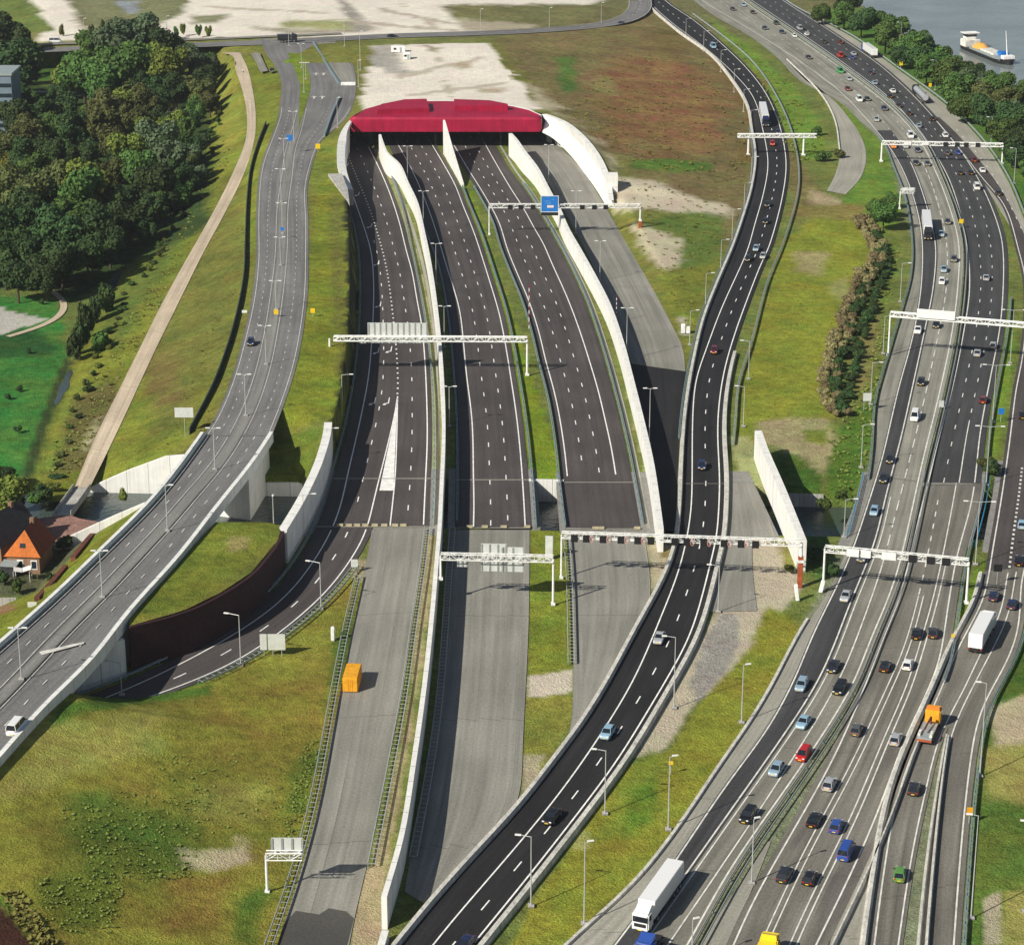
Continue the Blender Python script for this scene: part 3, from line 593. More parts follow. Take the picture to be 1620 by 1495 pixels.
# ------------------------------------------------------------------ ROADS AND THEIR MARKINGS
def road(name, L, Rr, mat, dz=0.0, z=None):
    n = max(len(L), len(Rr)); a = resample(L, n=n); b = resample(Rr, n=n)
    up = Vector((0,0,dz)); mb = MB(); k = max(2, int((b[0]-a[0]).length/6)+2)
    for i in range(k):
        pa = [p.lerp(q, i/k)+up for p, q in zip(a, b)]; pb = [p.lerp(q, (i+1)/k)+up for p, q in zip(a, b)]
        o = len(mb.f); mb.strip(pa, pb)
        w0 = (b[0]-a[0]).length*i/k
        for j in range(o, len(mb.f)): mb.uv[j] = [(u+w0, v) for u, v in mb.uv[j]]
    return tag(obj(name, mb, mat), kind='structure')
def marks(parent, solid=(), dashed=(), dz=.03, mat=None, name="lane_marking"):
    mb = MB()
    for P, wd in solid:
        Q = [p+Vector((0,0,dz)) for p in P]; mb.strip(offset(Q, wd*.43), offset(Q, -wd*.43))
    for P, wd, on, off in dashed:
        Q = resample(P, .5)
        per = int((on+off)/.5); k = int(on/.5)
        for i in range(0, len(Q)-k, per):
            D = [p+Vector((0,0,dz)) for p in (Q[i], Q[i+k//2], Q[i+k])]; mb.strip(offset(D, wd/2), offset(D, -wd/2))
    o = obj(name, mb, mat or M_PAINT, parent); return o
S = lambda pts, z=0.0, **k: smooth(spline(W(pts, z), 2.5, **k))
# -- A: left carriageway leaving the tunnel, splitting into the slip road
A_LL = [(533,235),(547,278),(563,323),(577,363),(587,398),(591,440),(591,480),(588,540),(583,597),(573,650),(562,700),(550,750),(540,797),(523,843),(493,893),(450,947),(383,997),(300,1043),(233,1077),(173,1103),(120,1122)]
A_RL = [(583,233),(600,267),(617,307),(632,353),(643,398),(652,430),(660,477),(667,513),(672,567),(675,630),(676,697),(673,763),(670,830)]
A_GL = [(545,233),(567,287),(588,340),(605,397),(613,433),(623,513),(628,567),(629,627),(619,680),(600,757),(590,797),(580,840),(567,867),(540,907),(520,933),(477,973),(417,1020),(350,1060),(317,1073),(255,1097),(190,1118)]
A_GR = [(629,627),(628,680),(625,757),(621,797),(617,832)]
A_LE = [(524,237),(538,278),(551,318),(562,358),(570,398),(573,440),(573,480),(570,540),(564,597),(555,650),(543,700),(529,750),(515,797),(497,843),(465,898),(425,945),(360,998),(285,1038),(220,1068),(150,1098),(90,1118)]
A_RE = [(589,233),(606,267),(623,307),(639,353),(650,398),(659,430),(667,477),(674,513),(679,567),(682,630),(683,697),(681,763),(679,834)]
aLL, aRL, aGL, aGR = S(A_LL, ext0=70), S(A_RL, ext0=70), S(A_GL, ext0=70), S(A_GR)
aLE, aRE = S(A_LE, ext0=70), S(A_RE, ext0=70)
lo = lambda P: cut_y(P, 0, 834.5)
main_a = road("carriageway", lo(aLE), lo(aRE), M_AB, .0)
gor_edge = offset(aGL, -1.2)
slip = road("slip_road", cut_y(aLE, 828, 1300), cut_y(gor_edge, 828, 1300), M_AB, .01)
gd = cut_y(aGL, 0, 627)
marks(main_a, [(lo(aLL), .3), (lo(aRL), .3), (cut_y(aGL, 627, 836), .3), (cut_y(aGR, 627, 834), .3)],
  [(mix(gd, lo(aRL)[:len(lo(aRL))], .5) if 0 else mix(cut_y(aGL,0,627), cut_y(aRL,0,627), .5), .22, 3, 9), (mix(cut_y(aGR,627,834), cut_y(aRL,627,834), .5), .22, 3, 9),
   (cut_y(aGL, 0, 625), .4, 1, 3), (mix(cut_y(aLL,380,830), cut_y(aGL,380,830), .5), .22, 3, 9)])
mb = MB(); q = W([(628.2,640),(600.2,776),(622.5,776)], .035); mb.add(q, [(0,1,2)]); obj("gore_marking", mb, M_PAINT, main_a)
mb = MB()                                              # merge arrows
for x, y in ((597,417),(600,483),(597,556),(617,554),(591,636),(613,636),(549,261),(566,308),(586,358)):
    c = G(x, y, .035); 
    for pts in ([(.1,-1.2),(.4,-1.2),(.4,3.4),(.2,3.4)], [(.1,-1.2),(-.7,-1.9),(-.7,-1.2),(.3,-.5)], [(-1.1,-2.3),(-.2,-2.3),(-.7,-.9)]):
        mb.add([c+Vector((a,b,k*.004)) for k,(a,b) in enumerate(pts)], [tuple(range(len(pts)))])
obj("arrow_marking", mb, M_PAINT, main_a)
marks(slip, [(cut_y(aLL, 834, 1300), .3), (cut_y(aGL, 836, 1300), .3)], [(mix(cut_y(aLL,834,1108), cut_y(aGL,838,1108), .5), .25, 3, 9)])
# -- B: middle carriageway
B_LL = [(633,235),(647,260),(667,303),(687,357),(698,393),(707,423),(727,490),(733,540),(738,593),(747,667),(749,760),(750,797),(749,834)]
B_RL = [(682,227),(700,257),(720,293),(733,327),(748,363),(755,383),(773,440),(790,497),(800,547),(808,597),(817,657),(823,713),(828,780),(831,835)]
B_LE = [(617,235),(632,268),(648,303),(667,357),(681,393),(692,423),(705,490),(711,540),(716,600),(720,667),(721,760),(720,834)]
bLL, bRL, bLE = S(B_LL, ext0=70), S(B_RL, ext0=70), S(B_LE, ext0=70)
main_b = road("carriageway", bLE, offset(bRL, -1.3), M_AB, 0)
marks(main_b, [(bLL,.3),(bRL,.3)], [(mix(bLL,bRL,1/3),.22,3,9),(mix(bLL,bRL,2/3),.22,3,9)])
# -- C: right carriageway
C_LL = [(727,245),(740,267),(767,310),(790,353),(802,393),(817,430),(837,477),(853,527),(863,570),(877,620),(887,670),(895,727),(898,760)]
C_RL = [(770,233),(787,263),(807,297),(830,333),(850,370),(857,380),(873,417),(897,470),(917,523),(933,573),(947,620),(957,663),(967,707),(975,757)]
C_RE = [(786,233),(808,270),(834,305),(858,345),(881,385),(902,425),(927,480),(944,530),(959,580),(971,625),(982,670),(992,715),(1000,757),(1014,837)]
cLL, cRL, cRE = S(C_LL, ext0=70, ext1=30), S(C_RL, ext0=70, ext1=30), S(C_RE, ext0=70)
main_c = road("carriageway", cut_y(offset(cLL, 1.3), 0, 837), cRE, M_AB, 0)
marks(main_c, [(cut_y(cLL,0,759),.3),(cut_y(cRL,0,757),.3)], [(mix(cut_y(cLL,0,760),cut_y(cRL,0,757),1/3),.22,3,9),(mix(cut_y(cLL,0,760),cut_y(cRL,0,757),2/3),.22,3,9)])
# -- E: unused bay right of the long wall; grey, then black towards the canal
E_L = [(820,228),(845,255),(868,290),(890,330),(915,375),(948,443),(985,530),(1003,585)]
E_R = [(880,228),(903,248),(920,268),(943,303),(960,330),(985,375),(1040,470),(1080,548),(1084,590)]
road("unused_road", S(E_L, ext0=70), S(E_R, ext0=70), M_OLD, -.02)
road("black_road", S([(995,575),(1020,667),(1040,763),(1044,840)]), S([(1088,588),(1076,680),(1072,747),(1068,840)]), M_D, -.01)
# -- unused asphalt south of the canal
road("unused_road", S([(588,838),(575,915),(553,1020),(527,1150),(503,1280),(470,1395),(437,1500),(405,1600)]), S([(674,834),(666,900),(652,990),(636,1100),(615,1200),(583,1360),(560,1450),(535,1600)]), M_OLD, .0)
road("unused_road", S([(709,838),(703,940),(696,1050),(682,1160),(665,1260),(640,1410)]), S([(838,838),(836,1000),(832,1080),(826,1190),(818,1282),(690,1440)]), M_OLD, .0)
road("unused_road", S([(897,838),(903,930),(906,1000),(907,1060),(904,1150),(885,1220)]), S([(1018,838),(1027,900),(1030,950),(1005,1020),(960,1100),(890,1215)]), M_OLD, .0)
road("unused_road", S([(1146,763),(1150,850)]), S([(1192,763),(1228,850)]), M_OLD, .0)
road("unused_road", S([(1150,849),(1137,905),(1122,968)]), S([(1190,849),(1190,905),(1198,966)]), M_OLD, .0)
mb = MB(); q = W([(437,1500),(448,1462),(468,1440),(505,1446),(520,1436),(548,1441),(560,1452),(548,1500),(535,1600),(405,1600)], .02); mb.add(q, [tuple(range(len(q)))]); tag(obj("asphalt_patch", mb, paving("stained_asphalt", (.13,.122,.108), .3, .2, .3)), kind='structure')
# -- D: dark two lane road on the right of the works
D_L = [(1008,-25),(1023,5),(1073,50),(1126,88),(1161,130),(1184,168),(1191,207),(1197,249),(1191,298),(1180,337),(1159,398),(1142,437),(1115,506),(1101,564),(1090,625),(1084,678),(1080,747),(1078,801),(1069,872),(1050,922),(1027,964),(1000,1013),(967,1075),(923,1148),(877,1208),(827,1275),(750,1358),(687,1428),(635,1493),(540,1610)]
D_R = [(1035,-25),(1059,4),(1103,34),(1149,73),(1184,107),(1214,145),(1233,184),(1243,218),(1249,260),(1245,302),(1233,356),(1220,398),(1212,414),(1191,468),(1168,533),(1153,587),(1145,640),(1143,686),(1147,763),(1145,818),(1143,849),(1132,895),(1120,945),(1100,1010),(1068,1070),(1029,1136),(985,1208),(930,1282),(868,1362),(806,1440),(763,1492),(670,1610)]
D_W = [(1012,-25),(1030,6),(1062,36),(1115,76),(1160,116),(1191,153),(1207,207),(1215,260),(1207,310),(1195,352),(1182,398),(1168,430),(1142,487),(1119,548),(1101,602),(1096,656),(1095,747),(1094,799),(1088,845),(1073,906),(1046,975),(1002,1077),(953,1158),(893,1245),(823,1332),(740,1428),(685,1493),(600,1610)]
dL, dR, dW = S(D_L), S(D_R), S(D_W)
dRl = offset(dR, 1.1)                                  # right hand edge line
road_d = road("ramp_road", dL, dR, M_D, .04)
marks(road_d, [(dW,.28),(dRl,.3)], [(mix(dW,dRl,.5),.22,3,9)], dz=.07)
# -- G: the busy motorway
G1_LE = [(1060,-25),(1096,0),(1126,23),(1180,54),(1230,92),(1268,130),(1329,162),(1367,199),(1398,225),(1417,268),(1436,318),(1446,384),(1444,437),(1432,483),(1417,533),(1406,571),(1387,640),(1384,700),(1379,747),(1371,788),(1344,857),(1306,945),(1283,975),(1252,1030),(1222,1090),(1184,1152),(1138,1217),(1096,1282),(1050,1347),(1000,1408),(900,1495),(800,1600)]
G1_LL = [(1078,-25),(1115,4),(1165,34),(1245,84),(1325,142),(1383,203),(1415,245),(1436,287),(1452,337),(1459,384),(1457,457),(1444,533),(1421,617),(1406,682),(1394,732),(1377,786),(1344,883),(1314,948),(1283,1010),(1264,1060),(1214,1155),(1153,1236),(1061,1373),(985,1480),(890,1600)]
G1_D1 = [(1100,-25),(1140,4),(1190,34),(1270,84),(1350,142),(1405,203),(1440,256),(1469,337),(1480,388),(1476,457),(1463,522),(1444,610),(1425,694),(1402,782),(1383,860),(1344,956),(1318,1025),(1292,1082),(1245,1155),(1126,1324),(1015,1481),(930,1600)]
G1_D2 = [(1122,-25),(1162,6),(1217,34),(1295,84),(1374,142),(1427,203),(1462,262),(1488,337),(1498,388),(1497,457),(1478,560),(1455,663),(1432,755),(1413,828),(1398,887),(1375,956),(1328,1075),(1268,1178),(1191,1297),(1057,1494),(985,1600)]
G1_RL = [(1140,-25),(1184,8),(1268,65),(1344,119),(1406,168),(1452,218),(1482,276),(1505,337),(1517,388),(1515,457),(1505,533),(1482,640),(1459,732),(1444,801),(1421,900),(1406,945),(1375,1017),(1350,1082),(1291,1178),(1230,1266),(1153,1377),(1088,1494),(1020,1610)]
G2_LL = [(1150,-25),(1195,5),(1268,54),(1344,107),(1413,161),(1467,226),(1498,276),(1517,329),(1530,388),(1534,457),(1524,529),(1505,621),(1482,709),(1463,784),(1444,857),(1425,941),(1394,1017),(1370,1082),(1318,1201),(1260,1305),(1184,1439),(1161,1494),(1110,1610)]
G2_RL = [(1205,-25),(1237,0),(1314,50),(1387,100),(1435,142),(1475,184),(1524,245),(1559,306),(1582,367),(1587,398),(1587,457),(1582,518),(1566,602),(1551,682),(1538,791),(1513,883),(1498,971),(1486,1048),(1467,1095),(1432,1167),(1387,1289),(1341,1393),(1291,1494),(1235,1610)]
G2_OE = [(1215,-25),(1249,8),(1344,57),(1421,111),(1498,168),(1555,226),(1593,283),(1616,337),(1640,398),(1670,500)]
G3_LL = [(1475,184),(1513,230),(1555,283),(1589,325),(1612,398),(1622,440),(1624,500),(1617,570),(1608,613),(1597,701),(1585,784),(1570,872),(1555,952),(1517,1021),(1494,1079),(1463,1148),(1432,1220),(1413,1289),(1398,1381),(1383,1494),(1370,1610)]
G3_RL = [(1660,700),(1640,784),(1595,899),(1585,967),(1551,1033),(1524,1094),(1486,1163),(1467,1240),(1444,1343),(1421,1494),(1405,1610)]
H_LL = [(1680,700),(1655,784),(1608,899),(1598,967),(1574,1020),(1543,1079),(1509,1148),(1494,1209),(1475,1381),(1469,1494),(1460,1610)]
H_RL = [(1680,780),(1640,850),(1616,914),(1612,994),(1589,1056),(1562,1100),(1547,1136),(1532,1228),(1517,1381),(1509,1494),(1500,1610)]
g1LE,g1LL,g1D1,g1D2,g1RL = [S(p) for p in (G1_LE,G1_LL,G1_D1,G1_D2,G1_RL)]
g2LL,g2RL,g2OE,g3LL,g3RL,hLL,hRL = [S(p) for p in (G2_LL,G2_RL,G2_OE,G3_LL,G3_RL,H_LL,H_RL)]
g1 = road("motorway", g1LE, offset(g1RL, -.9), M_G1, 0)
road("motorway_lane", cut_y(offset(g1LL,.3),205,1700), cut_y(offset(g1D1,-.5),205,1700), M_G2, .02)
road("motorway_lane", cut_y(offset(g1D1,-.5),880,1700), cut_y(offset(g1RL,-.5),880,1700), M_G1B, .015)
road("hard_shoulder", cut_y(g1LE,940,1700), cut_y(offset(g1LL,.3),940,1700), M_SHO, .02)
up = lambda P: cut_y(P, -100, 262); dn = lambda P: cut_y(P, 256, 1700)
marks(g1, [(g1LL,.3),(g1RL,.32),(dn(g1D1),.3),(cut_y(offset(g1D1,-1.0),780,1700),.25),(cut_y(g1D2,868,1700),.28)],
  [(up(g1D1),.2,3,9),(up(g1D2),.2,3,9),(cut_y(g1D2,256,868),.25,6,4)], dz=.05, mat=M_PAINTM)
g2 = road("motorway", cut_y(offset(g2LL,1.0),-100,766), cut_y(offset(g2RL,-1.3),-100,766), M_G2, 0)
g2b = road("motorway", cut_y(offset(g2LL,1.0),764,1700), cut_y(offset(g2RL,-1.5),764,1700), M_G2B, .0)
road("hard_shoulder", cut_y(offset(g2RL,-1.2),-100,300), cut_y(g2OE,-100,460), M_SHO, -.015)
marks(g2, [(cut_y(g2LL,-100,766),.3),(cut_y(g2RL,-100,766),.3),(cut_y(mix(g2LL,g2RL,2/3),660,766),.25)], [(cut_y(mix(g2LL,g2RL,1/3),-100,766),.22,3,9),(cut_y(mix(g2LL,g2RL,2/3),-100,660),.22,3,9)], dz=.04, mat=M_PAINTM)
m1, m2 = S([(1484,791),(1469,872),(1452,948),(1429,1029),(1404,1085),(1344,1213),(1268,1354),(1203,1494),(1150,1610)]), S([(1513,764),(1509,788),(1492,876),(1475,952),(1452,1029),(1436,1082),(1402,1159),(1344,1297),(1283,1419),(1249,1494),(1200,1610)])
marks(g2b, [(cut_y(g2LL,764,1700),.3),(cut_y(g2RL,764,1700),.3),(m2,.26),(cut_y(offset(m2,-.9),880,1700),.26),(cut_y(m1,940,1700),.24),(cut_y(offset(m1,-.9),940,1700),.24)], [(cut_y(m1,764,945),.24,3,4)], dz=.04, mat=M_PAINTM)
g3 = road("motorway", offset(cut_y(g3LL,-100,905),.8), resample(S([(1486,186),(1512,210),(1538,240),(1580,294),(1612,352),(1640,420),(1690,520),(1700,700),(1680,780),(1645,905)]), 2.5), M_AB, -.01)
g3b = road("motorway", offset(cut_y(g3LL,903,1700),1.0), offset(cut_y(g3RL,895,1700),-.6), M_G2B, .0)
g4 = road("exit_lane", cut_y(offset(g3RL,-.5),890,1180)[:-3]+cut_y(offset(hLL,.6),1180,1700), cut_y(offset(hRL,-.9),880,1700), M_G2B, -.005)
marks(g3, [(cut_y(g3LL,-100,905),.3)], [(S([(1617,740),(1612,784),(1604,840),(1597,898)]),.45,1,1.6),(S([(1513,205),(1555,255),(1590,310),(1620,370)]),.25,3,9)], dz=.03, mat=M_PAINTM)
marks(g3b, [(cut_y(g3LL,900,1700),.28),(cut_y(g3RL,899,1700),.26)], dz=.04, mat=M_PAINTM)
marks(g4, [(cut_y(hLL,899,1700),.26),(cut_y(hRL,880,1700),.3)], dz=.045, mat=M_PAINTM)
road("concrete_wedge", S([(1497,1165),(1485,1230),(1468,1343),(1452,1494),(1445,1600)]), S([(1500,1168),(1492,1230),(1480,1343),(1467,1494),(1461,1600)]), M_SHO, .02)
road("concrete_wedge", S([(1404,1260),(1370,1330),(1330,1420),(1312,1494),(1290,1600)]), S([(1410,1262),(1395,1330),(1385,1420),(1372,1494),(1360,1600)]), M_SHO, -.03)
road("concrete_wedge", S([(1215,1330),(1175,1392),(1140,1440),(1105,1494),(1060,1600)]), S([(1220,1330),(1196,1392),(1175,1440),(1150,1494),(1105,1600)]), M_SHO, -.03)
spur = road("spur_road", S([(1240,92),(1298,145),(1321,188),(1329,237),(1322,275),(1308,302)]), S([(1275,128),(1318,158),(1345,190),(1362,215),(1371,249),(1360,285),(1337,308)]), M_SHO, .0)
# -- F: grey road on the bank and the viaduct
fL, fR = S([(*p, ZF) for p in F_L]), S([(*p, ZF) for p in F_R])
f_n = road("bank_road", fL, fR, M_F, .1)
vL, vR = S(VIA_L), S(VIA_R)
F_C = [(478,170,ZF),(470,205,ZF),(459,240,ZF),(454,280,ZF),(447,330,ZF),(445,400,ZF),(440,450,ZF),(430,520,ZF),(415,590,ZF),(392,655,ZF),(365,705,7.05),(340,742,7.1),(300,787,7.3),(265,829,7.45),(220,877,7.7),(160,941,8),(100,999,8.3),(34,1071,8.6),(-60,1165,9)]
fC = S(F_C)
mb = MB(); mb.strip([p+Vector((0,0,.13)) for p in offset(fC,1.1)], [p+Vector((0,0,.13)) for p in offset(fC,-1.1)]); obj("centre_strip", mb, M_STRIP, f_n)
fLi, fRi = offset(fL,-.8), offset(fR,.8)
fcn = cut_y(fC,170,692); 
fLn, fRn = cut_y(fLi,170,692), cut_y(fRi,170,692)
marks(f_n, [(fLn,.18),(fRn,.18),(offset(fcn,1.6),.15),(offset(fcn,-1.6),.15)], [(mix(offset(fcn,1.6),fLn,.5),.18,1.5,4.5),(mix(offset(fcn,-1.6),fRn,.5),.18,1.5,4.5)], dz=.16, mat=M_PAINTW)
mb = MB()
for x, y in ((487,89),(500,118),(512,118),(497,155),(510,155)):
    c = G(x, y, ZF+.15); mb.add([c+Vector(v) for v in ((-.3,-2,0),(.3,-2,0),(.3,1.5,0),(-.3,1.5,0))], [(0,1,2,3)]); mb.add([c+Vector(v) for v in ((-1.5,1.5,.01),(1.1,1.5,.01),(-.1,3.2,.01))], [(0,1,2)])
obj("arrow_marking", mb, M_PAINTW, f_n)
med = MB(); q = W([(455,84),(478,85),(490,120),(491,141),(484,167),(472,204),(474,160),(475,134),(465,108)], ZF+.17)
med.add(q, [tuple(range(len(q)))]); mm = med.mesh("verge", M_SOIL); paint(mm, (.14,.17,.025), 3, [])
if mm.polygons[0].normal.z < 0: mm.flip_normals()
tag(link("verge", mm), kind='structure')
road("lay_by", S([(396,85,ZF),(405,100,ZF),(412,115,ZF)]), S([(410,84,ZF),(418,100,ZF),(424,113,ZF)]), M_G1, .12)
lane2 = road("bus_lane", S([(498,66,ZF),(515,100,ZF),(538,134,ZF)]), S([(530,67,ZF),(552,100,ZF),(563,134,ZF)]), M_OLD, .14)
# cross road at the top, path, pavement beside the cross road
cC = S(cr); cross = road("cross_road", offset(cC,5.5), offset(cC,-5.5), M_F, .22)
marks(cross, [(offset(cC,5.2),.2),(offset(cC,-5.2),.2)], [(cC,.2,3,6)], dz=.3, mat=M_PAINTW)
c2 = S([(-240,85,2.3),(75,71,4.4),(200,67,5.3),(350,62,6.4),(450,57.5,7),(540,54,7.1)]); road("cycle_track", offset(c2,2.2), offset(c2,-2.2), M_G1, .25)
road("footpath", S(PATH_L), S(PATH_R), M_PATH, .14)
road("woodland_path", S([(-80,150,-2.9),(0,148,-2.9),(40,144,-2.9),(82,144,-2.9)]), S([(-80,158,-2.9),(0,154,-2.9),(40,148,-2.9),(84,147,-2.9)]), M_SHO, .06)
road("woodland_path", S([(255,175,-2.9),(280,173,-2.9),(296,172,-2.9)]), S([(255,180,-2.9),(280,177,-2.9),(297,175,-2.9)]), M_SHO, .06)
gp = S([(12,533,-2.9),(45,524,-2.9),(85,510,-2.9),(100,495,-2.9),(106,479,-2.9),(94,468,-2.9),(79,459,-2.9)]); road("garden_path", offset(gp,.9), offset(gp,-.9), M_PATH, .06)
# -- bridge decks over the canal (road surface carried on concrete)
def deck(L, Rr, y0, y1, name="canal_bridge"):
    a, b = cut_y(L, y0, y1), cut_y(Rr, y0, y1); n = max(len(a), len(b)); a, b = resample(a, n=n), resample(b, n=n)
    mb = MB(); prof = []
    for i in range(n-1):
        v = [a[i],b[i],b[i+1],a[i+1]]
        top = [p-Vector((0,0,.06)) for p in v]; bot = [p-Vector((0,0,1.3)) for p in v]
        fs = [(0,3,2,1),(4,5,6,7),(0,4,7,3),(1,2,6,5)]
        if i == 0: fs.append((0,1,5,4))
        if i == n-2: fs.append((3,7,6,2))
        mb.add(top+bot, fs)
    o = obj(name, mb, M_CONC); return tag(o, kind='structure')
deck(offset(aLE,1.5), S([(704,735),(703,770),(700,860)]), 740, 850); deck(offset(bLE,1.5), offset(bRL,-3.0), 740, 850); deck(offset(cLL,2.4), S([(1044,740),(1050,800),(1054,860)]), 742, 850)
deck(offset(dL,1.0), offset(dR,-.8), 742, 855); deck(S([(1150,745),(1150,855)]), S([(1184,745),(1238,860)]), 742, 855)
deck(offset(g1LE,2.0), offset(g2RL,-2.0), 742, 872); deck(offset(g3LL,2.0), S([(1700,700),(1680,780),(1645,905)]), 725, 880)
def joint(x0, y0, x1, y1, par, mat=M_SHO, z=.045, wd=.5):
    P = resample(W([(x0,y0,z),(x1,y1,z)]), 2); mb = MB(); mb.strip(offset(P,wd/2), offset(P,-wd/2)); obj("expansion_joint", mb, mat, par)
joint(527,757,684,757,main_a); joint(498,833,676,833,main_a); joint(721,759,838,759,main_b); joint(720,835,838,835,main_b); joint(892,763,1003,763,main_c); joint(893,836.5,1014,836.5,main_c); joint(1082,765,1147,765,road_d,M_OLD,.09,.3)
joint(1379,752,1455,762,g1,M_G1B); joint(1465,766,1545,767,g2b,M_G1B)
# ------------------------------------------------------------------ WALLS, PORTAL, VIADUCT
def wall(name, label, top, thick, zb, mat, side=-1, cap=True, cat="wall"):
    P = spline(W(top), 2.0); N = normals(P); o = thick*side
    mb = MB(); vs, uv, fs = [], [], []; L = 0
    zbf = zb if callable(zb) else (lambda t: zb)
    for i, (p, n) in enumerate(zip(P, N)):
        if i: L += (P[i]-P[i-1]).length
        z = zbf(i/(len(P)-1)); q = p+n*o
        vs += [Vector((p.x,p.y,z)), p, q, Vector((q.x,q.y,z))]; uv += [(0,L),(p.z-z,L),(p.z-z+.6,L),(2*(p.z-z)+.6,L)]
    for i in range(len(P)-1):
        a = i*4
        for j in range(3): fs.append((a+j,a+j+4,a+j+5,a+j+1) if side < 0 else (a+j,a+j+1,a+j+5,a+j+4))
    k = (len(P)-1)*4; fs += [(0,1,2,3),(k+3,k+2,k+1,k)]
    mb.add(vs, fs, uv); o_ = obj(name, mb, mat); tag(o_, label, cat); return o_, P
WAB = [(599,213,7.6),(604,228,7.4),(611,243,7),(628,258,6.3),(643,290,5.4),(657,320,5),(668,367,5),(675,400,5),(683,450,5),(688,490,5),(693,540,5),(697,600,5),(699,660,5),(698,720,5),(696,757,5),(692,835,5),(688,880,5),(681,960,5),(668,1080,5),(651,1200,5),(631,1320,5),(603,1418,5)]
wall("retaining_wall", "long white concrete wall running from the tunnel down between the left and middle carriageways", WAB, .8, -.3, M_WHITE, 1)
wall("low_wall", "low white wall continuing below the cut end of the long white wall at the bottom edge", [(604,1470,1.6),(590,1520,1.6),(575,1620,1.6)], 1.0, -.3, M_WHITE, 1)
WCD = [(810,211,7.6),(820,222,7.4),(830,237,7),(842,252,6.4),(853,267,5.9),(872,303,5.1),(887,330,4.8),(900,360,4.8),(923,400,4.8),(947,443,4.8),(967,483,4.8),(987,540,4.8),(1003,600,4.8),(1020,667,4.8),(1033,723,4.8),(1040,763,4.8),(1050,836,4.8)]
wall("retaining_wall", "white concrete wall on the right side of the three right carriageway lanes, ending beside the dark slip road", WCD, 1.15, -.3, M_WHITE, -1)
P = [(704,190,11.5),(708,204,9.8),(713,222,7.8),(719,242,5.6),(726,265,3.4),(734,291,.9)]
wall("dividing_wall", "pointed white fin wall that slopes down from the middle of the red portal to the grass strip", P, .7, -.3, M_WHITE, -1)
wall("retaining_wall", "thick curved white wall on the canal bank, between the viaduct and the slip road", [(513,668,7.2),(510,690,7.2),(497,732,7.1),(487,755,7.0),(468,792,6.9),(440,838,6.7)], 1.7, -4.6, M_WHITE, 1)
wall("retaining_wall", "broad white wall leaning beside the unused road right of the dark slip road", [(1194,681,6.2),(1205,712,6.3),(1230,770,6.4),(1264,855,6.4)], 1.5, -.3, M_WHITE, 1)
w_, _ = wall("retaining_wall", "dark red-brown retaining wall holding the grassy island above the curved slip road", [(445,840,6.7),(440,855,6.8),(426,874,6.9),(398,907,7.1),(350,939,7.5),(290,968,7.8),(203,991,8.1)], .6, -.2, M_REDW, 1)
# canal walls in the plane of the north bank
def bank_wall(name, label, pts, th, zb, mat, cat="wall"):
    A = [onbank(x, y) for x, y in pts]; mb = MB(); n = len(A); d = Vector((0, th, 0))
    bt = [Vector((p.x, p.y, zb)) for p in A]
    for i in range(n-1):
        v = [bt[i], bt[i+1], A[i+1], A[i], bt[i]+d, bt[i+1]+d, A[i+1]+d, A[i]+d]
        L0, L1 = (A[i]-A[0]).length, (A[i+1]-A[0]).length
        uv = [(zb,L0),(zb,L1),(A[i+1].z,L1),(A[i].z,L0)]*2
        mb.add(v, [(0,1,2,3),(3,2,6,7),(5,4,7,6),(0,3,7,4),(1,5,6,2)], uv)
    return tag(obj(name, mb, mat), label, cat)
bank_wall("abutment_wall", "white sloping wing wall left of the viaduct on the far canal bank", [(135,775),(200,746),(262,723),(300,720)], .9, -5.5, M_WHITE)
bank_wall("abutment_wall", "pale wall under the grassy triangle between viaduct and curved white wall", [(384,764),(430,764),(478,764)], .9, -5.5, M_WHITE)
bank_wall("abutment_wall", "short pale wall on the canal bank, right of the broad white wall", [(1240,781),(1270,782),(1303,783)], .9, -6.2, M_CONC)
bank_wall("abutment_wall", "pale abutment wall below the end of the bright grass strip between two carriageways", [(836,759.5),(865,760),(892,760.5)], .8, -5.5, M_WHITE)
# viaduct
vroot = thing("viaduct", "grey viaduct carrying the bank road over the slip road and canal, with white concrete parapets", "viaduct", (G(240,850,0).x, G(240,850,0).y, 0))
def rel(o, root):
    o.parent = root; o.matrix_parent_inverse = Matrix.Translation(root.location).inverted(); return o
n = max(len(vL), len(vR)); a, b = resample(vL, n=n), resample(vR, n=n)
mb = MB()
for i in range(8):
    pa = [p.lerp(q, i/8)+Vector((0,0,.06)) for p, q in zip(a, b)]; pb = [p.lerp(q, (i+1)/8)+Vector((0,0,.06)) for p, q in zip(a, b)]
    o = len(mb.f); mb.strip(pa, pb); w0 = (b[0]-a[0]).length*i/8
    for j in range(o, len(mb.f)): mb.uv[j] = [(u+w0, v) for u, v in mb.uv[j]]
vd = rel(obj("road_surface", mb, M_F), vroot)
mb = MB(); vc_ = mix(a, b, .5); hw = [(p-q).length/2 for p, q in zip(a, b)]
for i in range(n-1):
    v = [a[i],b[i],b[i+1],a[i+1]]; bot = [p-Vector((0,0,1.2)) for p in v]; top = [p-Vector((0,0,.02)) for p in v]
    mb.add(top+bot, [(4,5,6,7),(0,4,7,3),(1,2,6,5)])
rel(obj("deck_slab", mb, M_CONC), vroot)
fcv = cut_y(fC, 690, 1600); al, bl = offset(a,-1.0), offset(b,1.0)
mk = marks(vroot, [(al,.16),(bl,.16),(offset(fcv,1.6),.15),(offset(fcv,-1.6),.15)], [(mix(offset(fcv,1.6),al,.5),.2,2,6),(mix(offset(fcv,-1.6),bl,.5),.2,2,6)], dz=.1, mat=M_PAINTW)
mk.matrix_parent_inverse = Matrix.Translation(vroot.location).inverted()
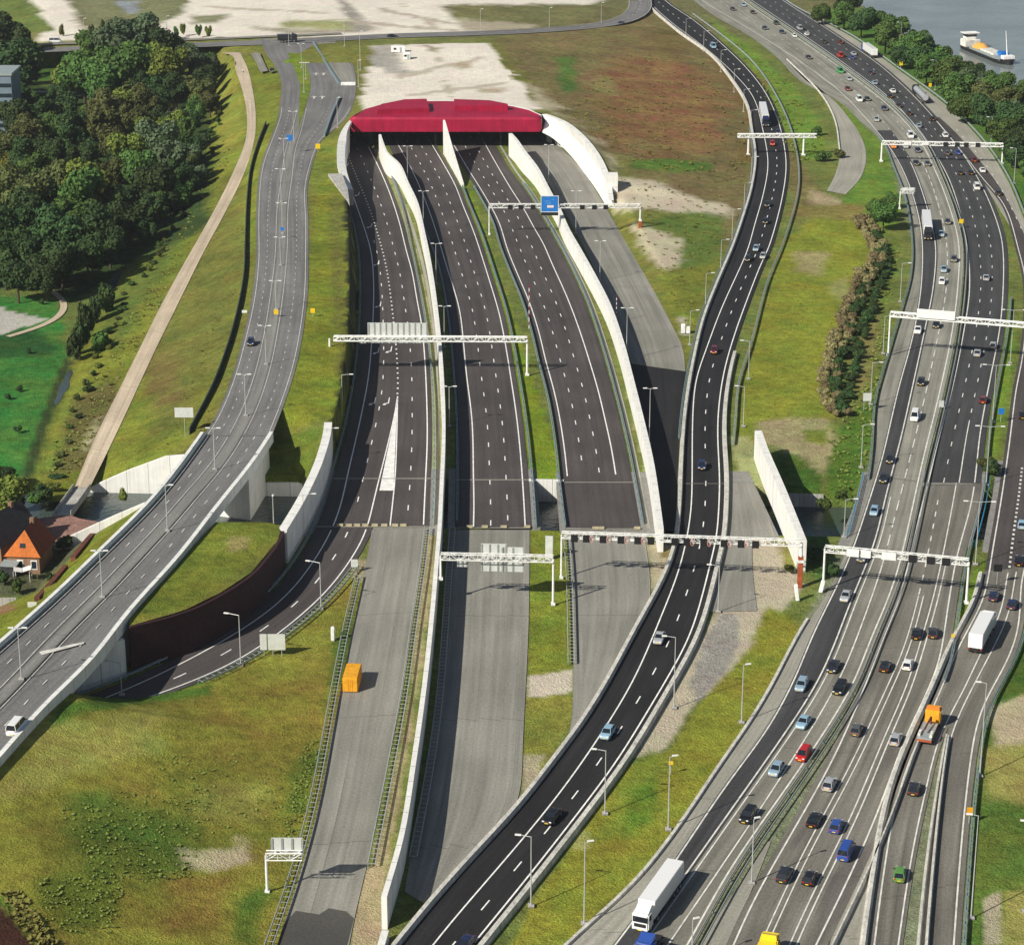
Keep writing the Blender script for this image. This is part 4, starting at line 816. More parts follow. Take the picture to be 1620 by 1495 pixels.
mb = MB(); Q = [p+Vector((0,0,.085)) for p in fcv]; mb.strip(offset(Q,1.2), offset(Q,-1.2)); rel(obj("centre_strip", mb, M_STRIP), vroot)
mb = MB()
for x, y in ((85,1030),(112,1023)): pass
q = [G(*p) for p in ((62,1032,8.56),(105,1022,8.5),(133,1016,8.4),(133,1019,8.4),(103,1027,8.5),(66,1037,8.56))]
mb.add([p+Vector((0,0,.12)) for p in q], [(0,5,4,1),(1,4,3,2)]); rel(obj("worn_marking", mb, M_PAINTW), vroot)
# parapets: wide white copings; the right hand one has a deep outer face
pr_l = [(0.55,-1.6),(0.55,1.0),(-.15,1.0),(-.25,.1),(-.25,-1.6)]
mb = MB(); mb.sweep(a, pr_l); rel(obj("parapet", mb, M_WHITE), vroot)
pr_r = [(.55,-1.25),(.55,.1),(.45,1.05),(-.35,1.05),(-.35,-1.25)]
mb = MB(); mb.sweep(b, pr_r); rel(obj("parapet", mb, M_WHITE), vroot)
mb = MB(); mb.sweep(offset(a,-.75), [(.04,.5),(.04,.85),(-.04,.85),(-.04,.5)]); rel(obj("guard_rail", mb, M_TEAL), vroot)
mb = MB(); mb.sweep(offset(b,.75), [(.04,.5),(.04,.85),(-.04,.85),(-.04,.5)]); rel(obj("guard_rail", mb, M_TEAL), vroot)
# abutments: north block, south block, portal walls where the slip road runs through
def pyr(px_list, z0, z1, name, mat):
    mb = MB(); mb.prism([(p.x, p.y) for p in W(px_list, 0)], z0, z1); return rel(obj(name, mb, mat), vroot)
def under(y0, y1, name, inset=.7):
    s_ = [i for i in range(n) if y0 <= PX(tuple((a[i]+b[i])/2))[0][1] <= y1]
    A_ = [a[i]-(a[i]-b[i]).normalized()*inset for i in s_]; B_ = [b[i]+(a[i]-b[i]).normalized()*inset for i in s_]
    mb = MB(); N_ = len(s_)
    for i in range(N_-1):
        v = [A_[i],B_[i],B_[i+1],A_[i+1]]; bot = [Vector((p.x,p.y,-5)) for p in v]; top = [p-Vector((0,0,1.15)) for p in v]
        fs = [(0,4,7,3),(1,2,6,5)]
        if i == 0: fs.append((0,1,5,4))
        if i == N_-2: fs.append((3,7,6,2))
        mb.add(top+bot, fs, [(v_.z, v_.x+v_.y) for v_ in top+bot])
    rel(obj(name, mb, M_WHITE), vroot)
under(660, 738, "abutment"); under(823, 950, "abutment"); under(1110, 1230, "abutment")
wall("wing_wall", "grey-white triangular wing wall below the viaduct edge where the slip road passes under", [(*(PX((lambda p: (p.x,p.y,6.7))(G(x,y,0)))[0]), 6.7) for x, y in ((197,1066),(160,1078),(128,1089),(88,1101))], .8, -.3, M_WHITE, 1)
wall("coping_wall", "thin white coping along the grass slope beside the canal quay", [(230,794,6.2),(180,815,3.5),(135,836,.8),(100,852,-1),(82,862,-2.2)], .6, -4, M_WHITE, 1)
wall("low_wall", "low white-topped brick garden wall at the left edge below the red roofed house", [(-30,946,-1.4),(26,945,-1.4)], .5, -3.2, M_CONC, -1)
for lab, pts in (("upper short red-brown timber wall stepped into the grass slope by the house", [(148,838),(132,855),(112,880)]), ("lower red-brown timber wall at the foot of the slope, towards the small white sign", [(100,893),(76,921),(54,944)])):
    pp = []
    for x, y in pts:
        z_ = -1.0
        for _ in range(12):
            q_ = tin_z(TIN_S, *[np.array([c]) for c in G(x, y, z_).xy])[0]
            z_ = z_ if np.isnan(q_) else .5*z_+.5*(q_+1.3)
        pp.append((x, y, z_))
    wall("timber_wall", lab, pp, .9, -3.5, M_BROWN, 1)
# ---- tunnel portal
pf = G(706, 209, 5.8); YP = pf.y
ptl = thing("tunnel_portal", "tunnel mouth with a red canopy roof above four road bays and white curved wing walls", "tunnel portal", (pf.x, YP, 0))
xl, xr = G(553.5, 209, 5.8).x, G(857.5, 209, 5.8).x
def ysolve(py, y):                                    # height in the plane Y=y that shows at photo row py
    return HCAM - y*math.tan(PITCH + math.atan((py-CYP)/FPX))
ZT = ysolve(186, YP)
backs = [(558,183.5,ZT-.1),(575,174,ZT-.5),(600,167,ZT-.9),(640,161.5,ZT-1.3),(706,161,ZT-1.4),(770,163,ZT-1.3),(815,170,ZT-.8),(840,176,ZT-.4),(856,183,ZT-.1)]
bk = [G(*p) for p in backs]
mb = MB(); cr_ = 1.2
base = [Vector((xl, YP+2, 0)), Vector((xl+.4, YP+.5, 0)), Vector((xl+1.6, YP, 0)), Vector((xr-1.6, YP, 0)), Vector((xr-.4, YP+.5, 0)), Vector((xr, YP+2, 0))]
rng = base[:] + [Vector((p.x, max(p.y, YP+3), 0)) for p in bk[::-1]]
nr_ = len(rng)
lowz = [5.8]*nr_; hiz = [ZT-.8, ZT-.8, ZT-.8, ZT-.8, ZT-.8, ZT-.8] + [p.z-.4 for p in bk[::-1]]
cen = Vector((sum(p.x for p in rng)/nr_, sum(p.y for p in rng)/nr_, 0))
inn = [p + (cen-p).normalized()*.9 for p in rng]
vs = [Vector((p.x,p.y,5.8)) for p in rng] + [Vector((p.x,p.y,h)) for p, h in zip(rng, hiz)] + [Vector((p.x,p.y,h+.75)) for p, h in zip(inn, hiz)]
fs = [(i,(i+1)%nr_,nr_+(i+1)%nr_,nr_+i) for i in range(nr_)] + [(nr_+i,nr_+(i+1)%nr_,2*nr_+(i+1)%nr_,2*nr_+i) for i in range(nr_)] + [tuple(range(nr_))[::-1], tuple(range(2*nr_,3*nr_))]
mb.add(vs, fs); can = rel(obj("red_canopy", mb, M_RED), ptl)
for pts, h in (([(597,179),(603,170),(640,162.5),(675,161.5),(680,176)], 1.5), ([(718,162),(775,164),(803,169.5),(804,172),(719,173)], 1.5)):
    q = [G(x, y+3, ZT-.4) for x, y in pts]; mb = MB(); mb.prism([(p.x,p.y) for p in q], ZT-2.2, ZT+h-.1)
    o = obj("roof_box", mb, M_RED, can, bevel=.15)
rim = [(546,299,5.4),(541,288,6.6),(534,262,8.2),(533,240,8.8),(536,218,9.2),(545,200,9.4),(565,181,9.4),(600,167.5,9.3),(640,160.5,9.2),(706,159,9.2),(770,161.5,9.2),(826,170.5,9.2),(857,182,9.3)]
P = spline(W(rim), 1.5)
def rimprof(t):
    w_ = 2.6 if t < .3 else max(1.0, 2.6-(t-.3)*10)
    d = 9 if t < .42 else 1.2
    return [(0,0),(w_,-.15 if t > .3 else -.5),(w_,-d),(0,-d)]
mb = MB(); mb.sweep(P, rimprof); rel(obj("rim_wall", mb, M_WHITE), ptl)
# right wing: a curved shell from the canopy down to the road
oa = spline(W([(857,181,9.6),(872,186,9.6),(890,194,9.4),(910,209,9),(930,230,8.4),(948,258,7.6),(958,285,6.2),(963,318,3.2)]), 1.5)
ib = spline(W([(857.5,210,5.6),(872,216,4.5),(884,226,2.6),(895,238,.9),(906,250,0),(922,271,0),(943,300,0),(957,323,0)]), 1.5)
k = 60; oa, ib = resample(oa, n=k), resample(ib, n=k); mb = MB(); vs, fs, uv = [], [], []
for i in range(k):
    md = oa[i].lerp(ib[i], .45) + Vector((1.2,0,.8)); bo = Vector((oa[i].x+1.6, oa[i].y+.8, oa[i].z)); bd = Vector((bo.x, bo.y, -.3))
    vs += [ib[i], md, oa[i], bo, bd]; uv += [(0,i*.8),(2,i*.8),(4,i*.8),(5,i*.8),(9,i*.8)]
for i in range(k-1):
    for j in range(4): fs.append((5*i+j, 5*i+j+1, 5*i+j+6, 5*i+j+5))
fs.append((5*(k-1),5*(k-1)+1,5*(k-1)+2,5*(k-1)+3,5*(k-1)+4))
mb.add(vs, fs, uv); rel(obj("wing_wall", mb, M_WHITE), ptl)
q0, q1 = G(958,322,0), G(977,322,0); mb = MB(); mb.box(((q0.x+q1.x)/2, q0.y+2, 4.3), (q1.x-q0.x, 4, 9.2)); rel(obj("buttress", mb, M_WHITE, bevel=0), ptl)
q0, q1 = G(519,274,7.5), G(545,300,7.0); mb = MB(); A_ = [G(519,275,7.9), G(541,275,7.9), G(550,298,7.6), G(553,322,7.3)]
mb.prism([(q.x,q.y) for q in (A_[0],A_[1],A_[2],A_[3])], 0.0, [A_[0].z,A_[1].z,A_[2].z,A_[3].z]); rel(obj("corner_slab", mb, M_CONC), ptl)
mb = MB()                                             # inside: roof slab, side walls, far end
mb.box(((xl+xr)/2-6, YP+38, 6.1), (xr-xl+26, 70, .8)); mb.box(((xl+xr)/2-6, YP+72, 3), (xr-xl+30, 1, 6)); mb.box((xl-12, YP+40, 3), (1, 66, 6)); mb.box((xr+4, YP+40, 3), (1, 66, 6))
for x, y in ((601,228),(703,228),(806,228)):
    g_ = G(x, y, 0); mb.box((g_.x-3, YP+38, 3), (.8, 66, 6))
rel(obj("tunnel_lining", mb, M_LINING), ptl)
# ---- barriers and guard rails
def barrier(label, P, prof=None, mat=None, name="concrete_barrier", h=.85):
    mb = MB(); mb.sweep(P, prof or [(.3,-.1),(.25,.25),(.12,h),(-.12,h),(-.25,.25),(-.3,-.1)]); return tag(obj(name, mb, mat or M_BARR), label, "barrier")
barrier("concrete barrier along the left side of the dark slip road, curving to the bottom edge", offset(dL,.2), [(.75,-.6),(.65,.25),(.5,.9),(-.15,.9),(-.3,.25),(-.35,-.6)])
barrier("concrete barrier along the right side of the dark slip road, curving to the bottom edge", cut_y(offset(dR,-.2),560,1700), [(.35,-.6),(.3,.25),(.15,.9),(-.6,.9),(-.7,.25),(-.8,-.6)])
post = MB(); post.box((0,0,.35), (.12,.16,.8)); POST = post.mesh("post", M_TEAL)
def rail(label, P, mat=None, double=False, step=4.0, z=0, name="guard_rail", ladder=True):
    P = resample([p+Vector((0,0,z)) for p in P], 2.0); mb = MB()
    for s in ((-.14,.14) if not double else (-.55,.55)):
        mb.sweep([p for p in offset(P, s)], [(.05,.45),(.09,.53),(.05,.62),(.09,.71),(.05,.8),(-.05,.8),(-.05,.45)])
    if double and ladder:
        for p, nv in zip(resample(P, 1.5), normals(resample(P, 1.5))): mb.box(p+Vector((0,0,.66)), (1.1,.1,.06), math.atan2(nv.y, nv.x))
    mid = P[len(P)//2]; r = thing(name, label, "guard rail", (mid.x, mid.y, z)); rel(obj("beam", mb, mat or (M_LADDER if double else M_TEAL)), r)
    Q = resample(P, step); 
    if len(Q) > 100: Q = resample(P, n=100)
    nn = normals(Q)
    for p, nv in zip(Q, nn):
        for s in ((0,) if not double else (-.55,)):
            o = link("post", POST, r); o.location = p + nv*s - r.location + Vector((0,0,.0)); o.rotation_euler = (0,0,math.atan2(nv.y, nv.x))
    return r
rail("guard rail left of the left carriageway, curving on round the slip road", [p for p in cut_y(offset(aLE,.5),290,1112)])
rail("ladder-like guard rail on the right side of the curved slip road, above the grass field", cut_y(offset(gor_edge,-.9),893,1085), double=True)
rail("long guard rail between the grass field and the unused road with the yellow container", S([(567,915),(545,1010),(519,1150),(494,1280),(461,1400),(427,1495),(390,1600)]), double=True)
rail("guard rail left of the long white wall, beside the unused road south of the canal", S([(676,838),(669,900),(655,990),(643,1080),(622,1200),(588,1372)]), double=True)
rail("guard rail between left carriageway and long white wall", S([(612,262),(634,320),(652,400),(668,480),(680,560),(686,640),(687,757),(684,832)]))
rail("guard rail in the shadow of the long white wall, on the unused middle road", S([(716,840),(709,930),(701,1050),(691,1150),(677,1240),(654,1360)]), double=True)
rail("guard rail in the shade between long white wall and middle carriageway", cut_y(offset(bLE,-.4),290,832))
rail("guard rail on the right of the middle carriageway, along the bright grass strip", cut_y(offset(bRL,-2.0),296,835))
rail("guard rail on the left of the right carriageway, along the bright grass strip", cut_y(offset(cLL,1.9),296,752)+W([(886,775),(890,805),(894,835)]))
rail("guard rail at right edge of the grass patch south of the canal", S([(896,850),(901,920),(904,1052)]), double=True)
rail("guard rail at the foot of the white wall right of the right carriageway", offset(cut_y(cRE,290,830),-.5))
rail("guard rail in the grass right of the dark slip road", S([(1096,24),(1150,64),(1191,100),(1226,150),(1253,212),(1264,290),(1241,382),(1214,449),(1188,548),(1168,610),(1163,678),(1159,705)]), M_GALV)
rail("green-grey guard rail on the left bank of the dark slip road", cut_y(offset(dL,1.2),205,700))
rail("guard rail in the median between first and second motorway carriageways", offset(g1RL,-1.5), double=True, ladder=False)
rail("guard rail on the left shoulder of the motorway, north of the canal", cut_y(offset(g1LE,.5),220,760))
rail("guard rail between the motorway and the bright grass strip at the right", cut_y(offset(g2RL,-2.1),470,1085))
rail("guard rail along the river side of the motorway at the upper right", cut_y(offset(g2OE,-.6),-20,420), M_GALV)
rail("guard rail beside the exit lane at the lower right", offset(cut_y(hRL,900,1650),-1.4))
barrier("concrete barrier left of the right-hand carriageway with the white lorry", offset(cut_y(g3LL,905,1650),1.3), [(.75,-.1),(.6,.5),(.35,.85),(-.1,.85),(-.3,.3),(-.4,-.1)])
barrier("concrete kerb wall on the left side of the motorway, below the canal", offset(cut_y(g1LE,975,1650),.3), [(.35,-.1),(.3,.45),(-.2,.45),(-.3,-.1)])
barrier("left concrete barrier of the pair dividing the exit lane at the lower right", S([(1497,1168),(1486,1230),(1469,1343),(1453,1494),(1446,1600)]))
barrier("right concrete barrier of the pair dividing the exit lane at the lower right", S([(1500,1170),(1491,1230),(1479,1343),(1466,1494),(1459,1600)]))
barrier("concrete barrier on the left of the sandy wedge in the motorway at the lower right", cut_y(offset(g2RL,-2.3),1120,1650))
barrier("pale concrete edge on the left side of the curved disused spur road", S([(1245,95),(1298,148),(1321,190),(1329,240)]), name="concrete_barrier", h=.5)
barrier("dark green low noise barrier running down the bank left of the grey road", [p for p in spline([GL(x,y) for x,y in ((421,198),(408,232),(397,270),(391,320),(388,390),(386,440),(375,500),(358,560),(335,620),(300,688))],2)], [(.12,0),(.12,1.5),(-.12,1.5),(-.12,0)], M_FENCE, "noise_barrier")
barrier("blue-grey kerb wall at the upper left edge of the closed bus lane near the junction", S([(496,68,ZF+.1),(515,100,ZF+.1),(537,134,ZF+.1)]), [(.35,0),(.35,.6),(-.35,.6),(-.35,0)], M_TEAL, "kerb_wall")
barrier("blue-grey wall on the grey road beside the left end of the red portal", S([(537,156,ZF+.1),(527,178,ZF+.1),(513,217,ZF+.1)]), [(.3,0),(.3,.9),(-.3,.9),(-.3,0)], M_TEAL, "kerb_wall")
mb = MB(); g_ = G(551,136,ZF); mb.box((g_.x, g_.y, ZF+.7), (5.5,.7,1.2)); tag(obj("barrier_block", mb, M_PAINT, bevel=.1), "white barrier block closing the end of the bus lane by the junction", "barrier")
for lab, P in (("blue railing on the canal bridge at the left edge of the motorway", W([(1366,752),(1357,790),(1345,835),(1340,850)])), ("blue railing beside the dark gap between the motorway bridges", offset(cut_y(g2RL,755,870),-3.0))):
    P = resample(P, 1.5); mb = MB()
    for h in (.35,.7,1.05): mb.sweep([p+Vector((0,0,h)) for p in P], [(.04,.04),(.04,-.04),(-.04,-.04),(-.04,.04)])
    for p in P: mb.box(p+Vector((0,0,.5)), (.07,.07,1.1))
    tag(obj("railing", mb, plain("blue_railing_%d" % len(MATS), (.03,.22,.38))), lab, "railing")
# light strips beside walls: gutters
for nm, L_, R_ in (("gutter", S([(594,236),(616,275),(634,315),(650,360),(662,400),(671,440),(680,490),(686,540),(690,600),(692,660),(691,720),(690,757)]), S([(597,236),(620,275),(638,315),(655,360),(667,400),(676,440),(684,490),(690,540),(693.5,600),(695,660),(695,720),(694,757)])),):
    road(nm, L_, R_, M_SHO, -.03)
mb = MB(); mb.strip(W([(686,759),(683,833)], -.02), W([(695,759),(693,833)], -.02)); tag(obj("concrete_strip", mb, M_SHO), kind='structure')
road("gutter", offset(cRE,-1.1), offset(cRE,-1.9), M_SHO, .0)
# canal path bridge
br = thing("footbridge", "grey concrete deck carrying the pale path over the canal towards the red brick quay", "footbridge", tuple(G(112,800,-2)))
q = W([(117,771,-1.75),(143,771,-1.75),(112,815,-1.9),(84,817,-1.9)]); mb = MB(); mb.prism([(p.x,p.y) for p in q], -2.6, -1.75); rel(obj("deck", mb, M_CONC), br)
for i, j in ((0,3),(1,2)):
    mb = MB(); mb.sweep(resample([q[i],q[j]],2), [(.08,0),(.08,.9),(-.08,.9),(-.08,0)]); rel(obj("railing", mb, M_CONC), br)
q = W([(84,817,-1.9),(112,815,-1.9),(125,820,-2.0),(160,826,-2.2),(170,838,-2.4),(120,860,-2.6),(60,852,-2.7),(25,846,-2.8),(25,825,-2.6)]); mb = MB(); mb.prism([(p.x,p.y) for p in q], -6, [p.z for p in q])
tag(obj("quay", mb, [concrete("red_brick_paving", (.3,.17,.135), .3)]), kind='structure')
# ------------------------------------------------------------------ LAMP POSTS
def lamp(base, h, arms, label, group, r=.11):
    t = thing("lamp_post", label, "lamp post", base, 0, group)
    mb = MB(); mb.tube((0,0,0), (0,0,h), r, r*.55, 8); o = link("pole", mb.mesh("pole", M_POLE), t)
    mb = MB(); mb.box((0,0,.12), (.9,.9,.3)); link("base", mb.mesh("base", M_CONC), t)
    for dx, dy in arms:
        L = math.hypot(dx, dy); mb = MB()
        mb.tube((0,0,h-.06), (dx*.8,dy*.8,h+.12), .06, .05, 6); link("arm", mb.mesh("arm", M_POLE), t)
        mb = MB(); mb.box((0,0,0), (.95,.36,.2)); me = mb.mesh("lamp_head", M_WSTEEL, bevel=.05)
        o = link("lamp_head", me, t); o.location = (dx, dy, h+.12); o.rotation_euler = (0,0,math.atan2(dy,dx))
    return t
def lamps(pts, z, arms, where, group, zf=None):
    pts = sorted(pts, key=lambda p: -p[1])
    for i, (bx, by, ty) in enumerate(pts):
        b = zf(bx, by) if zf else G(bx, by, z(by) if callable(z) else z); h = min(16, max(6, zat(b, ty)))
        lamp(b, h, arms, f"{ordw(i+1)} lamp post from near end {where}", group)
vz = lambda y: float(np.interp(y, [690,740,830,877,941,999,1071], [7,7.1,7.45,7.7,8,8.3,8.6]))+.1
lamps([(34,1075,994),(162,945,872),(265,840,768),(340,743,678),(389,658,593),(421,577,516),(437,490,445),(444,420,376),(447,370,322),(445,320,268),(450,270,220),(465,223,177)], lambda y: vz(y) if y > 690 else ZF+.1, [(1.1,0),(-1.1,0)], "in centre strip of the viaduct road", "lamp posts of the viaduct road")
lamps([(481,147,100),(484,126,100),(477,108,70)], ZF+.1, [(1,0),(-1,0)], "on the green strip at the junction", "lamp posts at the junction")
lamps([(193,1100,1053),(381,1052,973),(508,963,890)], 0, [(-2.2,.6)], "on the field side of the curved slip road", "lamp posts of the slip road")
lamps([(433,835,786)], 0, [(0,.5)], "by canal opening under curved white wall", "lamp posts of the slip road")
lamps([(481,848,782),(518,733,678),(542,657,593)], 0, [(2.2,0)], "on left edge of the left carriageway", "lamp posts of the left carriageway")
lamps([(645,297,232),(670,370,303),(690,450,386),(703,550,485),(711,675,612)], 0, [(1.3,0),(-.9,0)], "in the shade of the long white wall", "lamp posts along the long white wall")
lamps([(868,290,230),(911,370,303),(949,445,382),(991,570,488),(1027,703,615)], 0, [(1.1,0),(-1.1,0)], "on unused road behind second white wall", "lamp posts on the unused road")
lamps([(1085,59,30),(1113,82,50),(1140,115,80),(1161,147,110),(1176,178,142),(1187,215,175),(1188,289,249),(1177,337,290),(1158,383,332),(1140,428,380),(1116,485,433),(1091,546,492)], .1, [(1.8,.3)], "on the left verge of the dark slip road", "lamp posts left of the dark slip road")
lamps([(1184,600,540),(1176,675,612),(1136,968,895),(1066,1120,1008),(957,1287,1187),(840,1433,1323)], 0, [(-1.8,.3)], "on the right of the dark slip road", "lamp posts right of the dark slip road")
lamps([(924,1461,1332),(1057,1312,1197),(1173,1143,1052)], 0, [(.8,.2)], "on grass between dark road and motorway", "lamp posts on the grass strip")
lamps([(1424,478,417),(1397,560,500),(1377,640,574),(1362,740,672),(1335,850,790)], 0, [(2.0,0)], "on the left shoulder of the motorway", "lamp posts on the motorway shoulder")
lamps([(1189,1397,1295),(1094,1530,1454)], 0, [(.5,.2)], "in concrete median at the bottom edge", "lamp posts in the motorway median")
lamps([(1598,575,491),(1580,610,578),(1566,760,675),(1548,890,794),(1580,620,555)][:1]+[(1570,668,578),(1560,768,675),(1543,893,794)], 0, [(2.6,-.2),(-2.6,.2)], "with two long arms, in right median", "double lamp posts of the right median")
lamps([(1536,1452,1284),(1550,1228,1077),(1622,1442,1300)], 0, [(-1.2,.2)], "on grass verge of the exit lane", "lamp posts of the exit lane")
lamps([(1604,291,235),(1567,235,186),(1479,143,96),(1424,80,36)], 0, [(-1.6,0)], "on the river side of the motorway", "lamp posts on the river side")
lamps([(134,70,30),(265,66,26),(545,74,20),(570,112,50),(567,138,96),(534,203,155),(760,50,15),(869,45,13),(951,38,5),(457,73,20)], None, [(.8,0)], "around the far cross road", "lamp posts of the cross road", zf=lambda x,y: GL(x,y))
# ------------------------------------------------------------------ SIGN GANTRIES
def truss(mb, p0, p1, w_=.9, h=1.1, r=.11):
    L = (p1-p0).length; d = (p1-p0).normalized(); nrm = Vector((-d.y, d.x, 0)); u = Vector((0,0,1))
    c = [(nrm*a*w_/2+u*b*h/2) for a in (-1,1) for b in (-1,1)]
    for q in c: mb.tube(p0+q, p1+q, r, n=6)
    k = max(2, int(L/1.6)); 
    for i in range(k):
        a, b = p0+d*(L*i/k), p0+d*(L*(i+1)/k)
        for s in (0, 2): 
            mb.tube(a+c[s+(i%2)], b+c[s+((i+1)%2)], r*.6, n=5)
        mb.tube(a+c[1], b+c[3], r*.5, n=5); mb.tube(a+c[0], a+c[1], r*.5, n=5)
def facing(mb, c, d, w_, h, off, th=.18): mb.box(c+Vector((d.y,-d.x,0))*off, (w_, th, h), math.atan2(d.y, d.x))
def gantry(label, b0, b1, posts, signs, red=None, dr=.11):
    # b0, b1: beam ends (world); posts: list of (x,y,0) ; signs: (px along 0..1, width, height, dz, kind)
    d = (b1-b0).normalized(); mid = (b0+b1)/2
    g = thing("sign_gantry", label, "sign gantry", (mid.x, mid.y, 0))
    mb = MB(); truss(mb, b0, b1, r=dr); rel(obj("beam", mb, M_WSTEEL), g)
    for p, top, rd in posts:
        mb = MB(); mb.tube(p, Vector((top.x, top.y, top.z)), rd, rd*.8, 10); mb.box(Vector(p)+Vector((0,0,.25)), (rd*3.2, rd*3.2, .5)); rel(obj("post", mb, M_WSTEEL), g)
    if red:
        mb = MB(); mb.box((red[0].x, red[0].y, red[1]/2), (.95,.7,red[1])); rel(obj("footing_column", mb, M_RUST, bevel=.05), g)
    for s, w_, h, dz, kind in signs:
        c = b0.lerp(b1, s)+Vector((0,0,dz)); mb = MB(); facing(mb, c, d, w_, h, -.75 if kind == 'back' else .75)
        if kind == 'matrix':
            o = rel(obj("matrix_sign", mb, M_BLACK, bevel=.04), g)
        elif kind == 'ring':
            o = rel(obj("matrix_sign", mb, M_BLACK, bevel=.04), g); m2_ = MB()
            cc = c+d*(w_/2+.35)+Vector((d.y,-d.x,0))*.8
            ring = [cc + d*(.34*math.cos(a))+Vector((0,0,.62*math.sin(a))) for a in np.linspace(0, 2*math.pi, 13)]
            for p, q in zip(ring[:-1], ring[1:]): m2_.tube(p, q, .08, n=5)
            x = obj("warning_ring", m2_, M_RING); x.parent = o
        elif kind == 'back':
            o = rel(obj("sign_panel", mb, M_PANEL), g); m2_ = MB(); k = max(2, int(w_/1.4)) if h > 2.2 else 2
            for i in range(k+1):
                m2_.box(c+d*(w_*(i/k-.5)*.97)-Vector((d.y,-d.x,0))*.6, (.3,.12,h*.98), math.atan2(d.y,d.x))
            x = obj("panel_rib", m2_, M_RIB); x.parent = o
        elif kind == 'blue':
            o = rel(obj("direction_sign", mb, M_BLUE), g)
            m2_ = MB(); fo = Vector((d.y,-d.x,0))*.87
            for dx, dz_, ww, hh in ((0,h/2-.07,w_,.14),(0,-h/2+.07,w_,.14),(-w_/2+.07,0,.14,h-.28),(w_/2-.07,0,.14,h-.28)): m2_.box(c+fo+d*dx+Vector((0,0,dz_)), (ww,.06,hh), math.atan2(d.y,d.x))
            x = obj("sign_border", m2_, M_PAINT); x.parent = o
            m2_ = MB(); m2_.box(c+fo+d*.2+Vector((0,0,-.75)), (1.9,.06,.7), math.atan2(d.y,d.x)); x = obj("route_plate", m2_, M_PINK); x.parent = o
            m2_ = MB()
            for dx, dz_, ww in ((-.7,.95,1.3),(-.5,.5,1.9),(.9,1.3,.8),(-.2,.1,1.2)): m2_.box(c+fo+d*dx+Vector((0,0,dz_)), (ww,.05,.12), math.atan2(d.y,d.x))
            x = obj("sign_lines", m2_, M_LBLUE); x.parent = o
        else:
            o = rel(obj("sign_panel", mb, M_WSTEEL), g)
    return g, d
M_RIB = plain("panel_rib_grey", (.34,.36,.35), .5, .2); M_RING = plain("warning_ring_red", (.5,.25,.22), .5); M_PINK = plain("route_plate_pink", (.75,.6,.6), .5); M_LBLUE = plain("sign_line_blue", (.12,.36,.72), .5)
M_PANEL = plain("sign_back_aluminium", (.64,.66,.63), .45, .2, .1, .8)
def at_h(px, py, z): return G(px, py, z)
# 1 blue sign over the right carriageway
p0 = G(774,372,0); h = zat(p0, 326); p1 = G(1012,370,0)
e0, e1 = Vector((p0.x,p0.y,h)), Vector((p1.x,p0.y,h))
gantry("white gantry with a blue direction sign and six black matrix signs near the tunnel mouth", e0, e1, [(p0,e0,.2),(Vector((p1.x,p0.y,4.2)),e1,.28)],
  [(s,1.4,1.3,-.25,'matrix') for s in (.14,.21,.29,.615,.695,.77)]+[(.40,5.2,4.9,.75,'blue'),(.40,5.0,1.0,-2.2,'matrix')], red=(Vector((p1.x,p0.y,0)), 4.6))
# 2 long gantry over left and middle carriageways
p1 = G(834,594,0); h = zat(p1, 537); e1 = Vector((p1.x,p1.y,h)); a0 = G(528,535.5,h); e0 = Vector((a0.x,a0.y,h))
gantry("long white gantry with one wide ribbed grey sign back, over the left and middle carriageways", e0, e1, [(p1,e1,.3),(Vector((e0.x-1,e0.y,5.5)),e0-Vector((1,0,0)),.3)],
  [(.33,14.3,5.0,1.2,'back'),(.15,1.6,1.6,-.6,'back')], dr=.16)
# 3 gantry on the wall, white sign backs
p1 = G(875,957,0); h = zat(p1, 884); e1 = Vector((p1.x,p1.y,h)); a0 = G(697,880,h); e0 = Vector((a0.x,a0.y,h))
gantry("white gantry with pale sign backs over the unused middle road, right post in grass", e0, e1, [(p1,e1,.24),(Vector((e0.x,e0.y,4.5)),e0,.24)],
  [(.47,4.6,5.4,-.3,'back'),(.64,4.0,4.8,-.6,'back'),(.19,1.7,1.5,-1.5,'back')])
# 4 widest gantry with twelve black signs
p0 = G(888,915,0); h = zat(p0, 846); e0 = Vector((p0.x,p0.y,h)); pr_ = G(1268,932,0); a1 = G(1268,859,h); e1 = Vector((a1.x,a1.y,h))
sg = [(.055,1.3,1.45,-.35,'matrix')]+[(s,1.3,1.45,-.35,'ring') for s in (.105,.175,.25,.32)]+[(.375,1.3,1.45,-.35,'matrix'),(.475,1.3,1.45,-.35,'matrix')]+[(s,1.3,1.45,-.35,'ring') for s in (.525,.595,.68,.75)]+[(.81,1.3,1.45,-.35,'matrix')]
gantry("widest white gantry with a row of twelve black signs, red-brown column at its right end", e0, e1, [(p0,e0,.22),(Vector((e1.x,e1.y,5)),e1,.35)], sg, red=(Vector((e1.x,e1.y,0)), 6.2))
# 5 gantry over the motorway
p0 = G(1302,933,0); h = zat(p0, 868); e0 = Vector((p0.x,p0.y,h)); p1 = G(1529,953,0); a1 = G(1533,889,h); e1 = Vector((a1.x,a1.y,h))
gantry("white gantry over the motorway south of the canal, three black signs and white boxes", e0, e1, [(p0,e0,.24),(Vector((e1.x,e1.y,0)),e1,.24)],
  [(.20,2.2,1.5,0,'white'),(.29,1.8,1.5,0,'white'),(.45,2.6,1.5,0,'white')]+[(s,1.5,1.5,-.1,'matrix') for s in (.615,.74,.845)])
